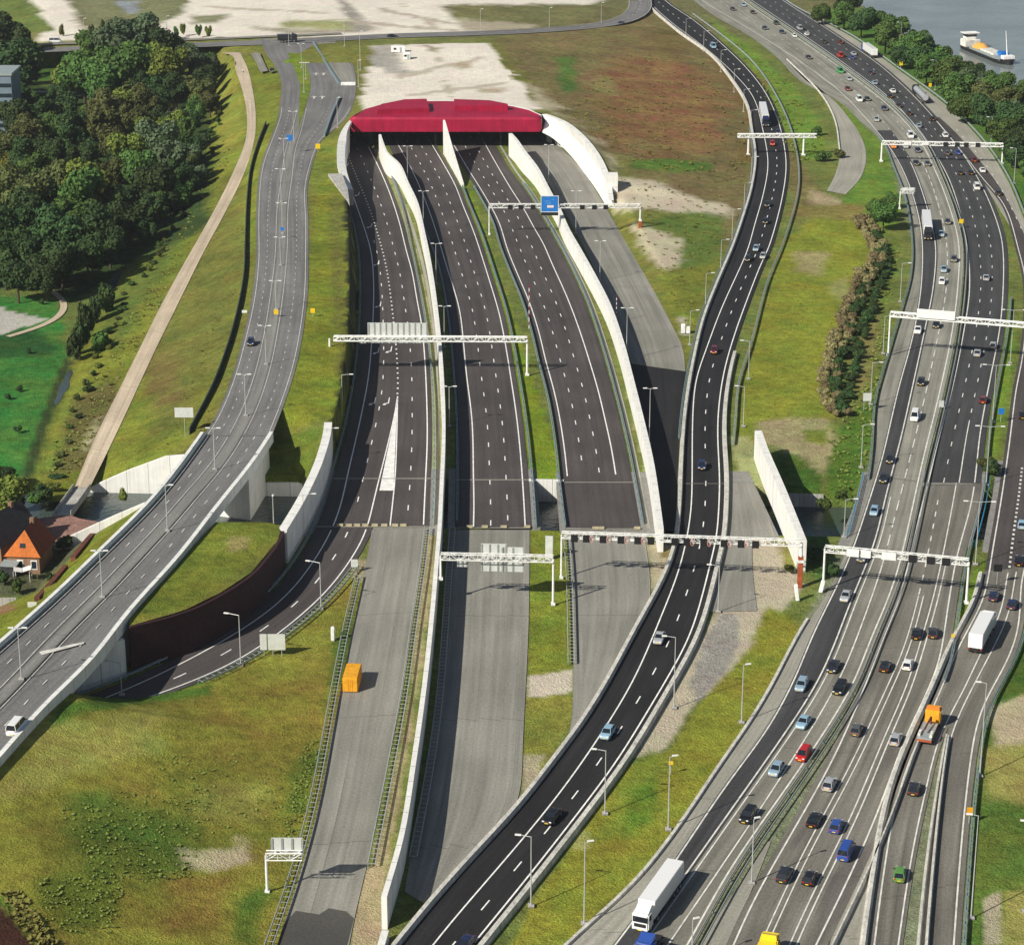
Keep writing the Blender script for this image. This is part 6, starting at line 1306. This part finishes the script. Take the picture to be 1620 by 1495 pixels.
CARS = [ # photo x, y of the middle of the car, colour, body, road
 (1268,1082,'bluesilver','estate','g1'),(1328,1087,'black','estate','g1'),(1271,1141,'lightblue','saloon','g1'),(1271,1192,'red','minivan','g1'),(1228,1216,'bluesilver','hatchback','g1'),(1183,1289,'black','suv','g1'),
 (1355,1153,'grey','hatchback','g2'),(1417,1168,'silver','hatchback','g2'),(1312,1239,'silver','hatchback','g2'),(1288,1295,'black','saloon','g2'),(1323,1305,'blue','hatchback','g2'),(1338,1346,'blue','van','g2'),(1241,1382,'dark','minivan','g2'),(1281,1387,'black','hatchback','g2'),
 (1423,1381,'green','hatchback','g3'),(1446,1246,'dark','hatchback','g3'),
 (1338,942,'silver','saloon','g1'),(1318,1053,'dark','saloon','g1'),(1400,1053,'black','hatchback','g2'),(1436,1050,'white','hatchback','g2'),(1450,1001,'black','saloon','g2'),(1476,1000,'dark','hatchback','g2'),(1572,942,'darkblue','hatchback','g3'),(1601,955,'darkblue','hatchback','g3'),
 (1383,808,'lightblue','hatchback','g1'),(1364,880,'grey','estate','g1'),(1612,886,'black','saloon','g3'),(1617,829,'lightblue','hatchback','g3'),
 (1043,1008,'silver','saloon','d'),(961,1158,'lightblue','hatchback','d'),(873,1290,'black','saloon','d'),(736,1492,'darkblue','saloon','d'),(1196,393,'bluesilver','hatchback','d'),(1207,405,'silver','hatchback','d'),(1183,409,'dark','hatchback','d'),(1130,554,'darkred','hatchback','d'),(1110,736,'darkblue','hatchback','d'),(1214,323,'dark','saloon','d'),(1211,350,'black','hatchback','d'),(1222,227,'red','hatchback','d'),(1128,74,'lightblue','van','d'),(1131,67,'dark','hatchback','d'),(1231,209,'darkblue','hatchback','d'),
 (1509,410,'grey','hatchback','g1'),(1493,426,'bluesilver','saloon','g1'),(1490,445,'white','estate','g1'),(1452,522,'white','saloon','g1'),(1481,514,'dark','hatchback','g1'),(1457,604,'black','hatchback','g1'),(1447,659,'white','van','g1'),(1408,726,'dark','hatchback','g1'),(1398,756,'dark','saloon','g1'),(1489,370,'bluesilver','saloon','g1'),(1499,351,'grey','hatchback','g1'),
 (1560,439,'silver','saloon','g2'),(1571,546,'silver','hatchback','g2'),(1546,558,'silver','saloon','g2'),(1555,632,'darkred','hatchback','g2'),(1618,656,'black','saloon','g3'),
 (1159,15,'dark','hatchback','g1'),(1176,8,'bluesilver','saloon','g1'),(1191,20,'black','hatchback','g1'),(1228,37,'black','suv','g1'),(1210,45,'darkblue','hatchback','g1'),(1237,51,'darkblue','saloon','g1'),(1257,57,'white','hatchback','g1'),(1279,91,'dark','saloon','g1'),(1329,113,'bright_green','van','g1'),(1343,125,'silver','saloon','g1'),(1341,141,'darkred','hatchback','g1'),(1359,158,'white','van','g1'),(1372,157,'dark','hatchback','g1'),(1399,172,'darkblue','hatchback','g1'),(1386,189,'silver','saloon','g1'),(1440,215,'white','van','g1'),(1413,231,'orange','saloon','g1'),(1432,231,'silver','saloon','g1'),(1452,238,'darkblue','hatchback','g1'),(1449,258,'dark','saloon','g1'),(1467,259,'grey','saloon','g1'),
 (1265,45,'silver','van','g2'),(1276,54,'white','hatchback','g2'),(1329,88,'red','van','g2'),(1348,91,'blue','hatchback','g2'),(1377,115,'darkblue','hatchback','g2'),(1383,131,'bluesilver','saloon','g2'),(1412,144,'white','saloon','g2'),(1408,152,'black','hatchback','g2'),(1421,167,'dark','saloon','g2'),(1438,179,'dark','hatchback','g2'),(1453,199,'bluesilver','hatchback','g2'),(1495,214,'white','minivan','g2'),(1475,188,'black','hatchback','g2'),(1498,242,'grey','hatchback','g2'),(1515,241,'blue','saloon','g2'),(1519,273,'dark','hatchback','g2'),(1536,273,'black','hatchback','g2'),(1554,269,'white','saloon','g2'),(1545,296,'white','van','g2'),(1579,305,'dark','saloon','g2'),(1541,253,'darkred','hatchback','g2'),(1303,66,'dark','saloon','g2'),(1329,67,'darkred','hatchback','g2'),(1350,85,'silver','saloon','g2'),
 (397,541,'darkblue','hatchback','f'),(430,112,'dark','hatchback','f'),(27,1150,'white','van','f'),(88,66,'white','van','x'),(620,57,'dark','saloon','x'),(983,37,'darkblue','saloon','x')]
cnt = {}
for c in sorted(CARS, key=lambda c: -c[1]): cnt.setdefault((c[2],c[3],c[4]), []).append(c)
HND = dict(hatchback="hatchback", saloon="saloon car", estate="estate car", suv="off-road car", van="van", minivan="people carrier")
first = set()
for (colr, body, rd), lst in cnt.items():
    for i, (x, y, *_r) in enumerate(lst):
        z = AX[rd][1] + (.07 if rd == 'd' else 0)
        if rd == 'f' and y > 690: z = 9.0
        if rd == 'x': p = GL(x, y); z = p.z+.25
        p = G(x, y, z)+Vector((0,0,.03)); kind = CN[colr]+" "+HND[body]
        # the point traced is the middle of the car's picture: bring it down to its base
        sc = FPX/((p.y)*CF+HCAM*SF)
        p = G(x, y+PROTO[body].children[0].dimensions.z*sc*.33 if False else y+.62*sc, z)+Vector((0,0,.03))
        lab = f"{kind} on the {RD[rd]}" if len(lst) == 1 else f"{ordw(i+1)} {kind} from bottom on the {RD[rd]}"
        toward = rd in ('g1','d') or (rd == 'f' and (y > 400 and y < 700 or y < 200))
        key = 'f' if rd == 'f' else rd
        if rd in ('g1','g2') and min((q.xy-p.xy).length for q in AX[rd+'r'][0]) < min((q.xy-p.xy).length for q in AX[rd][0]): key = rd+'r'
        a_ = heading(key, p, toward)
        if rd == 'f' and y > 690: d_ = G(0,1205,9)-G(83,1110,8.6); a_ = math.atan2(-d_.y, -d_.x)
        if rd == 'x': a_ = heading('x', p, False) if x < 700 else a_
        o = copy_tree(PROTO[body], p, a_)
        o.name = "van" if body == 'van' else "car"; tag(o, lab, "van" if body == 'van' else "car", "cars and vans on the " + RD[rd].split(',')[0])
        for ch in o.children:
            if ch.name.startswith("body"):
                ch.material_slots[0].link = 'OBJECT'; ch.material_slots[0].material = carpaint(colr)
        k = random.uniform(.97,1.04); o.scale = (k,k,k)
def kill(t):
    for ch in list(t.children): kill(ch)
    bpy.data.objects.remove(t)
for t in PROTO.values(): kill(t)
# lorries
def lor(label, x0, y0, x1, y1, z, rd, toward, cab, box, roofh=3.9, name="lorry", **k):
    a, b = G(x0,y0,z), G(x1,y1,z); L = k.pop('L', None) or (b-a).length; p = (a+b)/2
    t = lorry_proto(L, cab, box, roofh, **k); put(t, Vector((p.x,p.y,z+.03)), heading(rd, p, toward), label, "lorry", name); return t
lor("articulated lorry with long white trailer at the bottom, in the left motorway lane", 1012,1478,1068,1398,.02,'g1',True,'white','white',3.95)
lor("white box lorry on the right-hand carriageway, seen from behind", 1543,1036,1563,991,.02,'g3',False,'white','white',3.9)
lor("white lorry in the left motorway lane, north of the big gantries", 1467,382,1465,352,.02,'g1',True,'dark','white',3.9)
lor("white lorry with a dark cab on the dark slip road near the plain gantry", 1212,202,1205,178,.1,'d',True,'darkblue','white',3.9)
lor("white lorry with blue rear end at the upper right of the middle carriageway", 1381,93,1369,81,.02,'g2r',False,'blue','white',3.9)
lor("silver tanker lorry in the outer lane of the middle carriageway", 1463,165,1448,148,.02,'g2r',False,'dark','silver',tank=True)
lor("blue lorry cab with an empty chassis, cut by the bottom edge", 1018,1526,1042,1488,.02,'g1',True,'blue','grey',hasbox=False)
lor("dark lorry standing at the junction of the far cross road", 446,67,463,67,7.3,'x',False,'dark','dark',3.2,L=8)
p = G(1212,1524,.03); t = copy_tree(lorry_proto(6.5,'yellow','yellow',2.9), p, heading('g2', p, False)); kill([o for o in COL.objects if o.name.startswith("lorry") and 'label' not in o and o.type == 'EMPTY' and o is not t][0])
tag(t, "small bright yellow lorry cut by the bottom edge", "lorry")
# orange recovery truck
a, b = G(1462,1180,.02), G(1477,1142,.02); L = (b-a).length; t = lorry_proto(L, 'orange', 'orange', hasbox=False)
p = (a+b)/2; put(t, Vector((p.x,p.y,.03)), heading('g3', p, False), "orange tow truck with an open rear deck and crane, on the right-hand carriageway", "truck", "tow_truck")
for ch in t.children:
    if ch.name.startswith("cab"): ch.data.materials[0] = M_ORB
mb = MB(); mb.box((-1.6,0,1.25), (L-3.2,2.3,.25)); link("deck", mb.mesh("deck", M_GALV), t)
mb = MB(); mb.tube((1.0,0,1.3),(1.0,0,2.6),.2); mb.tube((1.0,0,2.5),(-3.4,.3,2.2),.16); link("crane_arm", mb.mesh("crane_arm", M_BROWN), t)
for s in (-1,1): mb = MB(); mb.box((-L/2+1.4,s*.95,1.55), (1.8,.45,.5)); link("tool_box", mb.mesh("tool_box", M_PAINTW, bevel=.05), t)
mb = MB(); mb.box((-L/2+.1,0,.9), (.2,2.4,.4)); link("rear_bumper", mb.mesh("rear_bumper", M_RUST), t)
# ------------------------------------------------------------------ TREES AND SHRUBS
def leafmat(name, c, c2):
    m, t, b = newmat(name, .75, 0, .15); tc = nd(t, "ShaderNodeTexCoord"); oi = nd(t, "ShaderNodeObjectInfo")
    f = ramp(t, noise(t, tc.outputs["Object"], 2.2, 3, .6), .35, .65, 0, 1)
    col = mixc(t, f, c, c2); v = ramp(t, oi.outputs["Random"], 0, 1, .7, 1.3)
    h = nd(t, "ShaderNodeHueSaturation"); t.links.new(ramp(t, oi.outputs["Random"], 0, 1, .475, .52), h.inputs["Hue"]); t.links.new(tint(t, col, v), h.inputs["Color"])
    t.links.new(h.outputs[0], b.inputs["Base Color"]); return m
L_DK = leafmat("dark_leaves", (.024,.05,.017), (.05,.088,.025)); L_MID = leafmat("green_leaves", (.042,.082,.019), (.085,.145,.032)); L_YEL = leafmat("yellow_green_leaves", (.085,.115,.02), (.16,.18,.032))
L_BRN = leafmat("brownish_leaves", (.062,.075,.024), (.105,.12,.035)); L_BLU = leafmat("grey_green_leaves", (.06,.105,.05), (.12,.17,.085)); L_REED = leafmat("dry_reed_stems", (.16,.14,.06), (.27,.225,.11))
M_BARK = plain("bark", (.07,.05,.035), .9, 0, .3, 2)
def crown_mesh(name, n, leaf, seed, lobes=9, flat=1.0, cone=0):
    g = np.random.default_rng(seed); C = []
    for i in range(lobes):
        a, e = g.uniform(0, 2*math.pi), g.uniform(-.6, 1); r = g.uniform(.3,.62)
        C.append((r*math.cos(a)*(1-cone*max(0,e)), r*math.sin(a)*(1-cone*max(0,e)), e*.62*flat, g.uniform(.3,.5)))
    C.append((0,0,.1,.6))
    k = g.choice(len(C), n, p=np.array([c[3]**2 for c in C])/sum(c[3]**2 for c in C)); C = np.array(C)
    d = g.normal(size=(n,3)); d /= np.linalg.norm(d, axis=1)[:,None]
    P = C[k,:3] + d*(C[k,3]*g.uniform(.72,1.04,n))[:,None]; P[:,2] = np.maximum(P[:,2], -.75)
    nrm = d+g.normal(size=(n,3))*.55; nrm /= np.linalg.norm(nrm, axis=1)[:,None]
    t1 = np.cross(nrm, g.normal(size=(n,3))); t1 /= np.linalg.norm(t1, axis=1)[:,None]; t2 = np.cross(nrm, t1)
    s = leaf*g.uniform(.6,1.3,n)[:,None]
    V = np.stack([P-t1*s-t2*s*.7, P+t1*s-t2*s*.5, P+t1*s*.8+t2*s*.8, P-t1*s*.7+t2*s*.6], 1).reshape(-1,3)
    F = np.arange(4*n).reshape(-1,4)
    vs, fs = V.tolist(), F.tolist()
    for c in C:                                     # leafy hearts of the clumps so a crown is not see-through
        o = len(vs); m_, q_ = 6, 8
        for i in range(m_+1):
            for j in range(q_):
                a, b = math.pi*i/m_, 2*math.pi*j/q_; rr = c[3]*(.70+.1*g.random())
                vs.append((c[0]+rr*math.sin(a)*math.cos(b), c[1]+rr*math.sin(a)*math.sin(b), c[2]+rr*math.cos(a)))
        for i in range(m_):
            for j in range(q_): fs.append([o+i*q_+j, o+(i+1)*q_+j, o+(i+1)*q_+(j+1)%q_, o+i*q_+(j+1)%q_])
    me = bpy.data.meshes.new(name); me.from_pydata(vs, [], fs); me.update(); return me
CR = [crown_mesh("crown", 4600, .058, 20+i, 7+i%5, [1,1.15,.9,1.3,1,.85,1.1,1.0][i]) for i in range(8)]
SMALL = [crown_mesh("foliage", 900, .1, 60+i, 6, .8) for i in range(4)]
def with_mat(me, m, cache={}):
    k = (me.name, m.name)
    if k not in cache: c = me.copy(); c.materials.clear(); c.materials.append(m); cache[k] = c
    return cache[k]
mb = MB(); mb.tube((0,0,-.5),(0,0,.55),.035,.022,8)
for a in range(5): mb.tube((0,0,.3+.05*a),(.22*math.cos(a*1.3),.22*math.sin(a*1.3),.62+.05*a),.014,.006,5)
TRUNK = mb.mesh("trunk", M_BARK)
def tree(p, rad, ht, m, label, group=None, name="tree", k=None):
    t = thing(name, label, "tree", p, random.uniform(0,6.28), group); k = random.randrange(8) if k is None else k
    c = link("crown", with_mat(CR[k], m), t); c.scale = (rad, rad, ht*.47); c.location = (0,0,ht*.56)
    tr = link("trunk", TRUNK, t); tr.scale = (ht, ht, ht); return t
def shrub(p, rad, ht, m, label, group=None, name="shrub", cat="shrub"):
    t = thing(name, label, cat, p, random.uniform(0,6.28), group)
    c = link("foliage", with_mat(SMALL[random.randrange(4)], m), t); c.scale = (rad, rad, ht*.6); c.location = (0,0,ht*.42); return t
LN = {L_DK.name:"dark green", L_MID.name:"mid green", L_YEL.name:"yellow-green", L_BRN.name:"brownish", L_BLU.name:"grey-green"}
def scatter(poly, z, gap, seed):
    q = W(poly, z); g = random.Random(seed); out = []; P2 = [(p.x,p.y) for p in q]
    x0,x1,y0,y1 = min(p[0] for p in P2),max(p[0] for p in P2),min(p[1] for p in P2),max(p[1] for p in P2)
    for _ in range(30000):
        x, y = g.uniform(x0,x1), g.uniform(y0,y1)
        if not inpoly(np.array([x]), np.array([y]), P2)[0]: continue
        if all((x-a)**2+(y-b)**2 > gap*gap for a, b in out): out.append((x,y))
    return out
# individual large trees first, as they show in the wood: photo x, y of the crown's middle, radius px, tint
BIG = [(40,100,55,L_DK),(15,65,40,L_DK),(215,60,38,L_BLU),(185,75,40,L_BLU),(150,80,34,L_MID),(260,72,34,L_DK),(235,105,32,L_YEL),(275,110,36,L_YEL),(300,90,28,L_BLU),(318,108,30,L_BLU),(332,104,18,L_BRN),(190,115,46,L_MID),(135,125,42,L_MID),(115,118,34,L_YEL),(280,145,26,L_DK),(160,140,40,L_MID),
 (100,180,34,L_DK),(70,190,36,L_DK),(30,190,36,L_DK),(120,205,30,L_DK),(170,175,34,L_BRN),(205,165,32,L_YEL),(232,168,30,L_BRN),(165,205,38,L_BRN),(185,225,34,L_BRN),(215,195,30,L_BRN),(270,205,28,L_YEL),(225,210,26,L_YEL),(250,225,38,L_BLU),(270,255,42,L_BLU),(205,245,34,L_YEL),(220,275,40,L_MID),(250,290,44,L_DK),(285,280,30,L_DK),(300,250,22,L_BLU),(310,285,20,L_BLU),
 (10,235,30,L_BRN),(45,240,30,L_DK),(85,245,28,L_DK),(110,255,26,L_DK),(15,265,30,L_YEL),(60,275,36,L_MID),(45,310,46,L_BRN),(15,310,38,L_DK),(95,285,34,L_BRN),(140,285,42,L_YEL),(130,315,46,L_MID),(160,300,34,L_YEL),(185,320,38,L_DK),(120,355,44,L_MID),(90,375,46,L_DK),(160,365,40,L_DK),(205,350,34,L_DK),(240,330,30,L_DK),(60,350,46,L_DK),(20,370,48,L_DK),(10,410,44,L_DK),(55,405,44,L_DK),(100,415,40,L_DK),(140,405,36,L_DK),(175,390,32,L_DK),(30,440,36,L_DK),(75,440,34,L_DK),(290,310,24,L_MID),(270,320,22,L_DK),(230,365,20,L_DK)]
used = []
for i, (x, y, r, m) in enumerate(BIG):
    # base row: the crown's middle shows about 0.56 of the height above the base
    p = G(x, y+r*.85, -3); sc = FPX/(p.y*CF+(HCAM+3)*SF); rad = r/sc*1.02; ht = min(26, max(9, rad*2.05)); p = G(x, y+ht*.56*sc*.95, -3)
    used.append((p.x,p.y,rad)); w_ = "left" if x < 110 else ("middle" if x < 215 else "right"); v_ = "far" if y < 150 else ("central" if y < 270 else "near")
    tree(p, rad, ht, m, f"{LN[m.name]} broadleaf tree in the {v_} {w_} part of the wood", "trees of the wood", k=i%8)
for x, y in scatter([(-60,120),(330,120),(335,200),(300,310),(240,385),(180,430),(120,462),(-60,470)], -3, 11.5, 4):
    if any((x-a)**2+(y-b)**2 < (c*.75)**2 for a, b, c in used): continue
    q_ = PX((x,y,-3))[0]
    if q_[1] < 150 and 60 < q_[0] < 110: continue
    m = random.choice([L_DK,L_DK,L_DK,L_MID,L_BRN]); r = random.uniform(4,6.2)
    tree(Vector((x,y,-3)), r, r*2.1, m, f"smaller {LN[m.name]} tree filling the wood between the large crowns", "undergrowth trees of the wood")
for x, y, hh, m in ((140,520,30,L_DK),(127,545,30,L_DK),(150,495,24,L_DK),(118,555,24,L_DK),(168,482,22,L_MID),(158,545,20,L_MID),(172,470,20,L_DK)):
    p = G(x, y+14, -3); sc = FPX/(p.y*CF+HCAM*SF); shrub(p, 2.6, hh/sc*2, m, f"{LN[m.name]} narrow bush on the ditch beside the lawn", "bushes along the ditch")
for x, y in ((28,685),(65,482),(30,620),(12,632),(45,560)): shrub(G(x,y,-3), 1.0, 1.7, L_DK, "small round bush on the dark lawn at the left", "bushes on the lawn")
t_ = tree(G(2,842,-2.9), 6.6, 10.5, L_YEL, "yellow-green willow at the left edge beside the canal and slate roof", None); tree(G(3,770,-3), 3.5, 5, L_DK, "low dark tree at the left edge beyond the canal")
for x, y, r_, m, lb in ((25,800,2.5,L_DK,"dark bush at the canal edge by the willow"),(70,795,2.6,L_DK,"dark bush on the far canal bank near the footbridge"),(55,800,1.8,L_MID,"green bush on the far canal bank left of the dark one"),(196,795,1.3,L_YEL,"thin yellow-green sapling on the canal bank before the white wing wall"),(84,925,1.6,L_DK,"dark bush between the house and the timber wall"),(75,880,2.2,L_DK,"dark shrub behind the orange roofed house"),(100,870,2.0,L_DK,"dark shrub below the upper timber wall"),(62,952,1.6,L_DK,"dark shrub beside the small white sign"),(5,925,1.8,L_DK,"dark shrub in front of the shed"),(28,938,1.4,L_MID,"green shrub behind the low garden wall")):
    shrub(G(x,y,-2.9), r_, r_*1.6 if r_ > 1.4 else 3.2, m, lb)
g3_ = random.Random(8)
for x, y in scatter([(345,160),(352,200),(330,270),(300,330),(250,410),(205,470),(150,600),(105,700),(80,760),(95,680),(130,600),(180,480),(235,385),(290,315),(315,250),(335,190)], 0, 6.0, 21)[:70]:
    z_ = tin_z(TIN_N, np.array([x]), np.array([y]))[0]
    if np.isnan(z_): z_ = -3
    shrub(Vector((x,y,float(z_)-.1)), g3_.uniform(.8,2.0), g3_.uniform(.9,2.3), g3_.choice([L_DK,L_MID,L_YEL,L_BRN]), "rough shrub on the slope between wood and pale path", "shrubs on the slope by the path")
# trees between motorway and river
RV = [(1300,22,22,L_MID),(1335,28,24,L_MID),(1362,40,26,L_DK),(1385,35,24,L_MID),(1340,8,24,L_DK),(1400,62,30,L_MID),(1420,48,26,L_MID),(1440,75,32,L_MID),(1425,90,24,L_DK),(1455,100,30,L_DK),(1465,115,26,L_MID),(1485,105,30,L_MID),(1500,120,34,L_MID),(1515,145,34,L_MID),(1535,130,26,L_BLU),(1530,170,32,L_MID),(1550,150,30,L_BRN),(1575,140,28,L_MID),(1560,185,34,L_DK),(1590,165,32,L_BRN),(1600,190,34,L_DK),(1580,215,30,L_MID),(1610,150,24,L_MID),(1615,220,32,L_DK),(1600,245,26,L_DK),(1640,190,36,L_MID),(1650,250,34,L_DK),(1625,275,22,L_MID),(1560,165,22,L_BRN)]
for i, (x, y, r, m) in enumerate(RV):
    p = G(x, y+r*.8, 0); sc = FPX/(p.y*CF+HCAM*SF); rad = r/sc; ht = rad*1.75; p = G(x, y+ht*.5*sc*.97, -.3)
    tree(p, rad, ht, m, f"{LN[m.name]} tree, {ordw(i+1)} from the far end of the row between motorway and river", "trees along the river", k=(i*3)%8)
g2_ = random.Random(3)
for x, y in scatter([(1440,78),(1505,128),(1585,200),(1650,300),(1700,330),(1700,200),(1610,170),(1530,130),(1450,70)], 0, 8.5, 9):
    tree(Vector((x,y,-.3)), g2_.uniform(3.2,5), g2_.uniform(6,9.5), g2_.choice([L_DK,L_MID,L_MID,L_BLU]), "smaller tree in the belt between motorway and river", "small trees along the river")
for x, y, r in ((1397,365,4.6),(1384,352,3.6),(1402,345,3.2),(1412,330,2.5)): tree(G(x,y,0), r, r*2.0, L_MID, "bushy green tree beside the spur road and the brown reeds", "trees by the spur road", k=int(r)%8)
# reed bank
rp = spline(W([(1362,350),(1385,385),(1392,410),(1372,440),(1352,480),(1335,530),(1322,570),(1312,610),(1316,640),(1330,660)],0), 2.6)
for i, p in enumerate(rp):
    for s in (-1.6, 1.4):
        q = p+Vector((s+random.uniform(-.6,.6), random.uniform(-1,1), 0)); r = random.uniform(1.2,2.1)
        shrub(q, r, r*1.5, L_REED if s < 0 or random.random() < .45 else L_DK, "dry brown reed clump in the reed bank left of the motorway" , "clumps of the reed bank", "reed_clump", "reeds")
for p in spline(W([(1392,400),(1400,430),(1385,470),(1368,520),(1350,580),(1345,630)],0), 4): shrub(p+Vector((random.uniform(-1,1),0,0)), random.uniform(1.2,2.2), random.uniform(1.4,2.6), L_DK, "dark green bush behind the brown reed bank", "bushes behind the reeds")
for x, y, r, m, lb in ((1570,752,2.6,L_DK,"dark bush at the canal gap in the right median"),(1559,742,2.0,L_BRN,"brownish bush at the canal gap in the right median"),(1318,912,2.2,L_DK,"dark bush at the left motorway gantry post"),(1290,890,2.4,L_DK,"dark bush right of the broad white wall"),(1305,805,2.0,L_MID,"green bush at the canal, left of the blue railing"),(1330,790,1.8,L_MID,"green bush beside the motorway bridge at the canal"),(1250,905,1.3,L_YEL,"yellowish shrub at the foot of the broad white wall")):
    shrub(G(x,y,0), r, r*1.3, m, lb)
for x, y, r, m, lb in ((1330,250,2.4,L_BRN,"brown shrub left of the spur road"),(1300,255,3.0,L_MID,"green shrub near the plain gantry"),(1290,215,2.6,L_MID,"round green shrub between slip road and spur")):
    shrub(G(x,y,0), r, r*1.3, m, lb)
for i, (x, y) in enumerate(((97,58),(164,50),(245,48),(280,62),(290,58),(315,60),(330,62),(145,60))): shrub(GL(x,y), 1.5, 5.5, L_MID if i % 2 else L_YEL, "young roadside tree along the far cross road", "young trees of the cross road", "young_tree", "tree")
# rough growth on the banks and fields: one mass nobody could count
g = np.random.default_rng(5); vs, fs = [], []
def tufts(poly, n, T, smin, smax, z0=3.0):
    x0,x1,y0,y1 = min(p[0] for p in poly),max(p[0] for p in poly),min(p[1] for p in poly),max(p[1] for p in poly)
    X, Y = g.uniform(x0,x1,n*3), g.uniform(y0,y1,n*3); X = X+g.normal(size=n*3)*(x1-x0)*.03; Y = Y+g.normal(size=n*3)*(y1-y0)*.03
    k = inpoly(X, Y, poly); X, Y = X[k][:n], Y[k][:n]
    a_, b_ = (X-CXP)/FPX, (CYP-Y)/FPX; dx, dy, dz = a_, CF+b_*SF, -SF+b_*CF
    z = np.full(len(X), z0 if T else -.1)
    for _ in range(10 if T else 0):
        t_ = (z-HCAM)/dz; q = tin_z(T, dx*t_, dy*t_); z = np.where(np.isnan(q), z, .5*z+.5*q)
    if T: ok_ = ~np.isnan(q); dx, dy, dz, z = dx[ok_], dy[ok_], dz[ok_], z[ok_]
    t_ = (z-HCAM)/dz; PXW = np.stack([dx*t_, dy*t_, z], 1)
    for p in PXW:
        p = Vector(p); s = g.uniform(smin, smax)*.75
        for j in range(5):
            a = g.uniform(0, 6.28); d = Vector((math.cos(a), math.sin(a), 0)); e = Vector((-d.y, d.x, 0)); q = p+d*g.uniform(0,s*.5)
            o = len(vs); vs.extend([tuple(q-e*s*.3), tuple(q+e*s*.3), tuple(q+e*s*.35+d*s*.6+Vector((0,0,s*g.uniform(.25,.6)))), tuple(q-e*s*.35+d*s*.5+Vector((0,0,s*g.uniform(.25,.6))))]); fs.append((o,o+1,o+2,o+3))
tufts([(80,760),(180,560),(300,330),(345,200),(365,180),(370,250),(310,385),(180,620),(110,780)], 700, TIN_N, .4, 1.1, 0)
tufts([(330,690),(240,720),(300,600),(370,400),(390,250),(400,240),(385,440),(350,570)], 200, TIN_N, .3, .7)
tufts([(980,280),(1150,300),(1130,420),(1090,520),(1060,470),(1010,390)], 200, TIN_N, .4, 1.0)
tufts([(870,170),(1000,80),(1110,90),(1180,200),(1180,300),(1000,260)], 600, TIN_N, .5, 1.2)
tufts([(0,1415),(30,1410),(90,1500),(50,1500)], 160, TIN_F, .5, 1.1)
tufts([(1245,370),(1300,345),(1380,360),(1320,500),(1300,690),(1200,690),(1180,560)], 350, None, .2, .5)
N0 = len(vs)
me = bpy.data.meshes.new("rough_growth"); me.from_pydata(vs, [], fs); me.materials.append(leafmat("weed_leaves", (.17,.19,.04), (.26,.25,.06))); tag(link("rough_growth", me), kind='stuff')

vs, fs = [], []
for pl, n_ in (([(90,1280),(200,1250),(330,1270),(300,1390),(160,1400)], 420), ([(230,1200),(430,1180),(470,1300),(330,1320)], 120), ([(480,1180),(515,1160),(480,1330),(440,1330)], 250), ([(60,1390),(200,1380),(180,1480),(60,1470)], 250)): tufts(pl, n_, TIN_F, .2, .6)
tufts([(60,760),(150,560),(260,420),(330,270),(350,240),(280,420),(180,600),(110,760)], 500, TIN_N, .4, 1.2, 0)
tufts([(1310,690),(1370,600),(1410,420),(1430,330),(1400,560),(1370,740),(1330,790)], 400, None, .4, 1.1)
tufts([(1100,20),(1180,75),(1260,140),(1310,250),(1250,260),(1190,110)], 500, None, .5, 1.3)
me = bpy.data.meshes.new("weeds"); me.from_pydata(vs, [], fs); me.materials.append(leafmat("dark_weed_leaves", (.13,.18,.035), (.18,.23,.05))); tag(link("weeds", me), kind='stuff')
# ------------------------------------------------------------------ HAZE over the whole scene
hz, t, b = newmat("haze_air"); t.nodes.remove(b)
pv = nd(t, "ShaderNodeVolumePrincipled"); pv.inputs["Color"].default_value = (.86,.9,.95,1); pv.inputs["Density"].default_value = .00005; pv.inputs["Anisotropy"].default_value = .2
t.links.new(pv.outputs[0], t.nodes["Material Output"].inputs["Volume"])
mb = MB(); x_ = 15000.0; mb.box((0, 6000, 83), (2*x_*4, 24000*2, 182)); tag(obj("haze", mb, hz), kind='stuff')
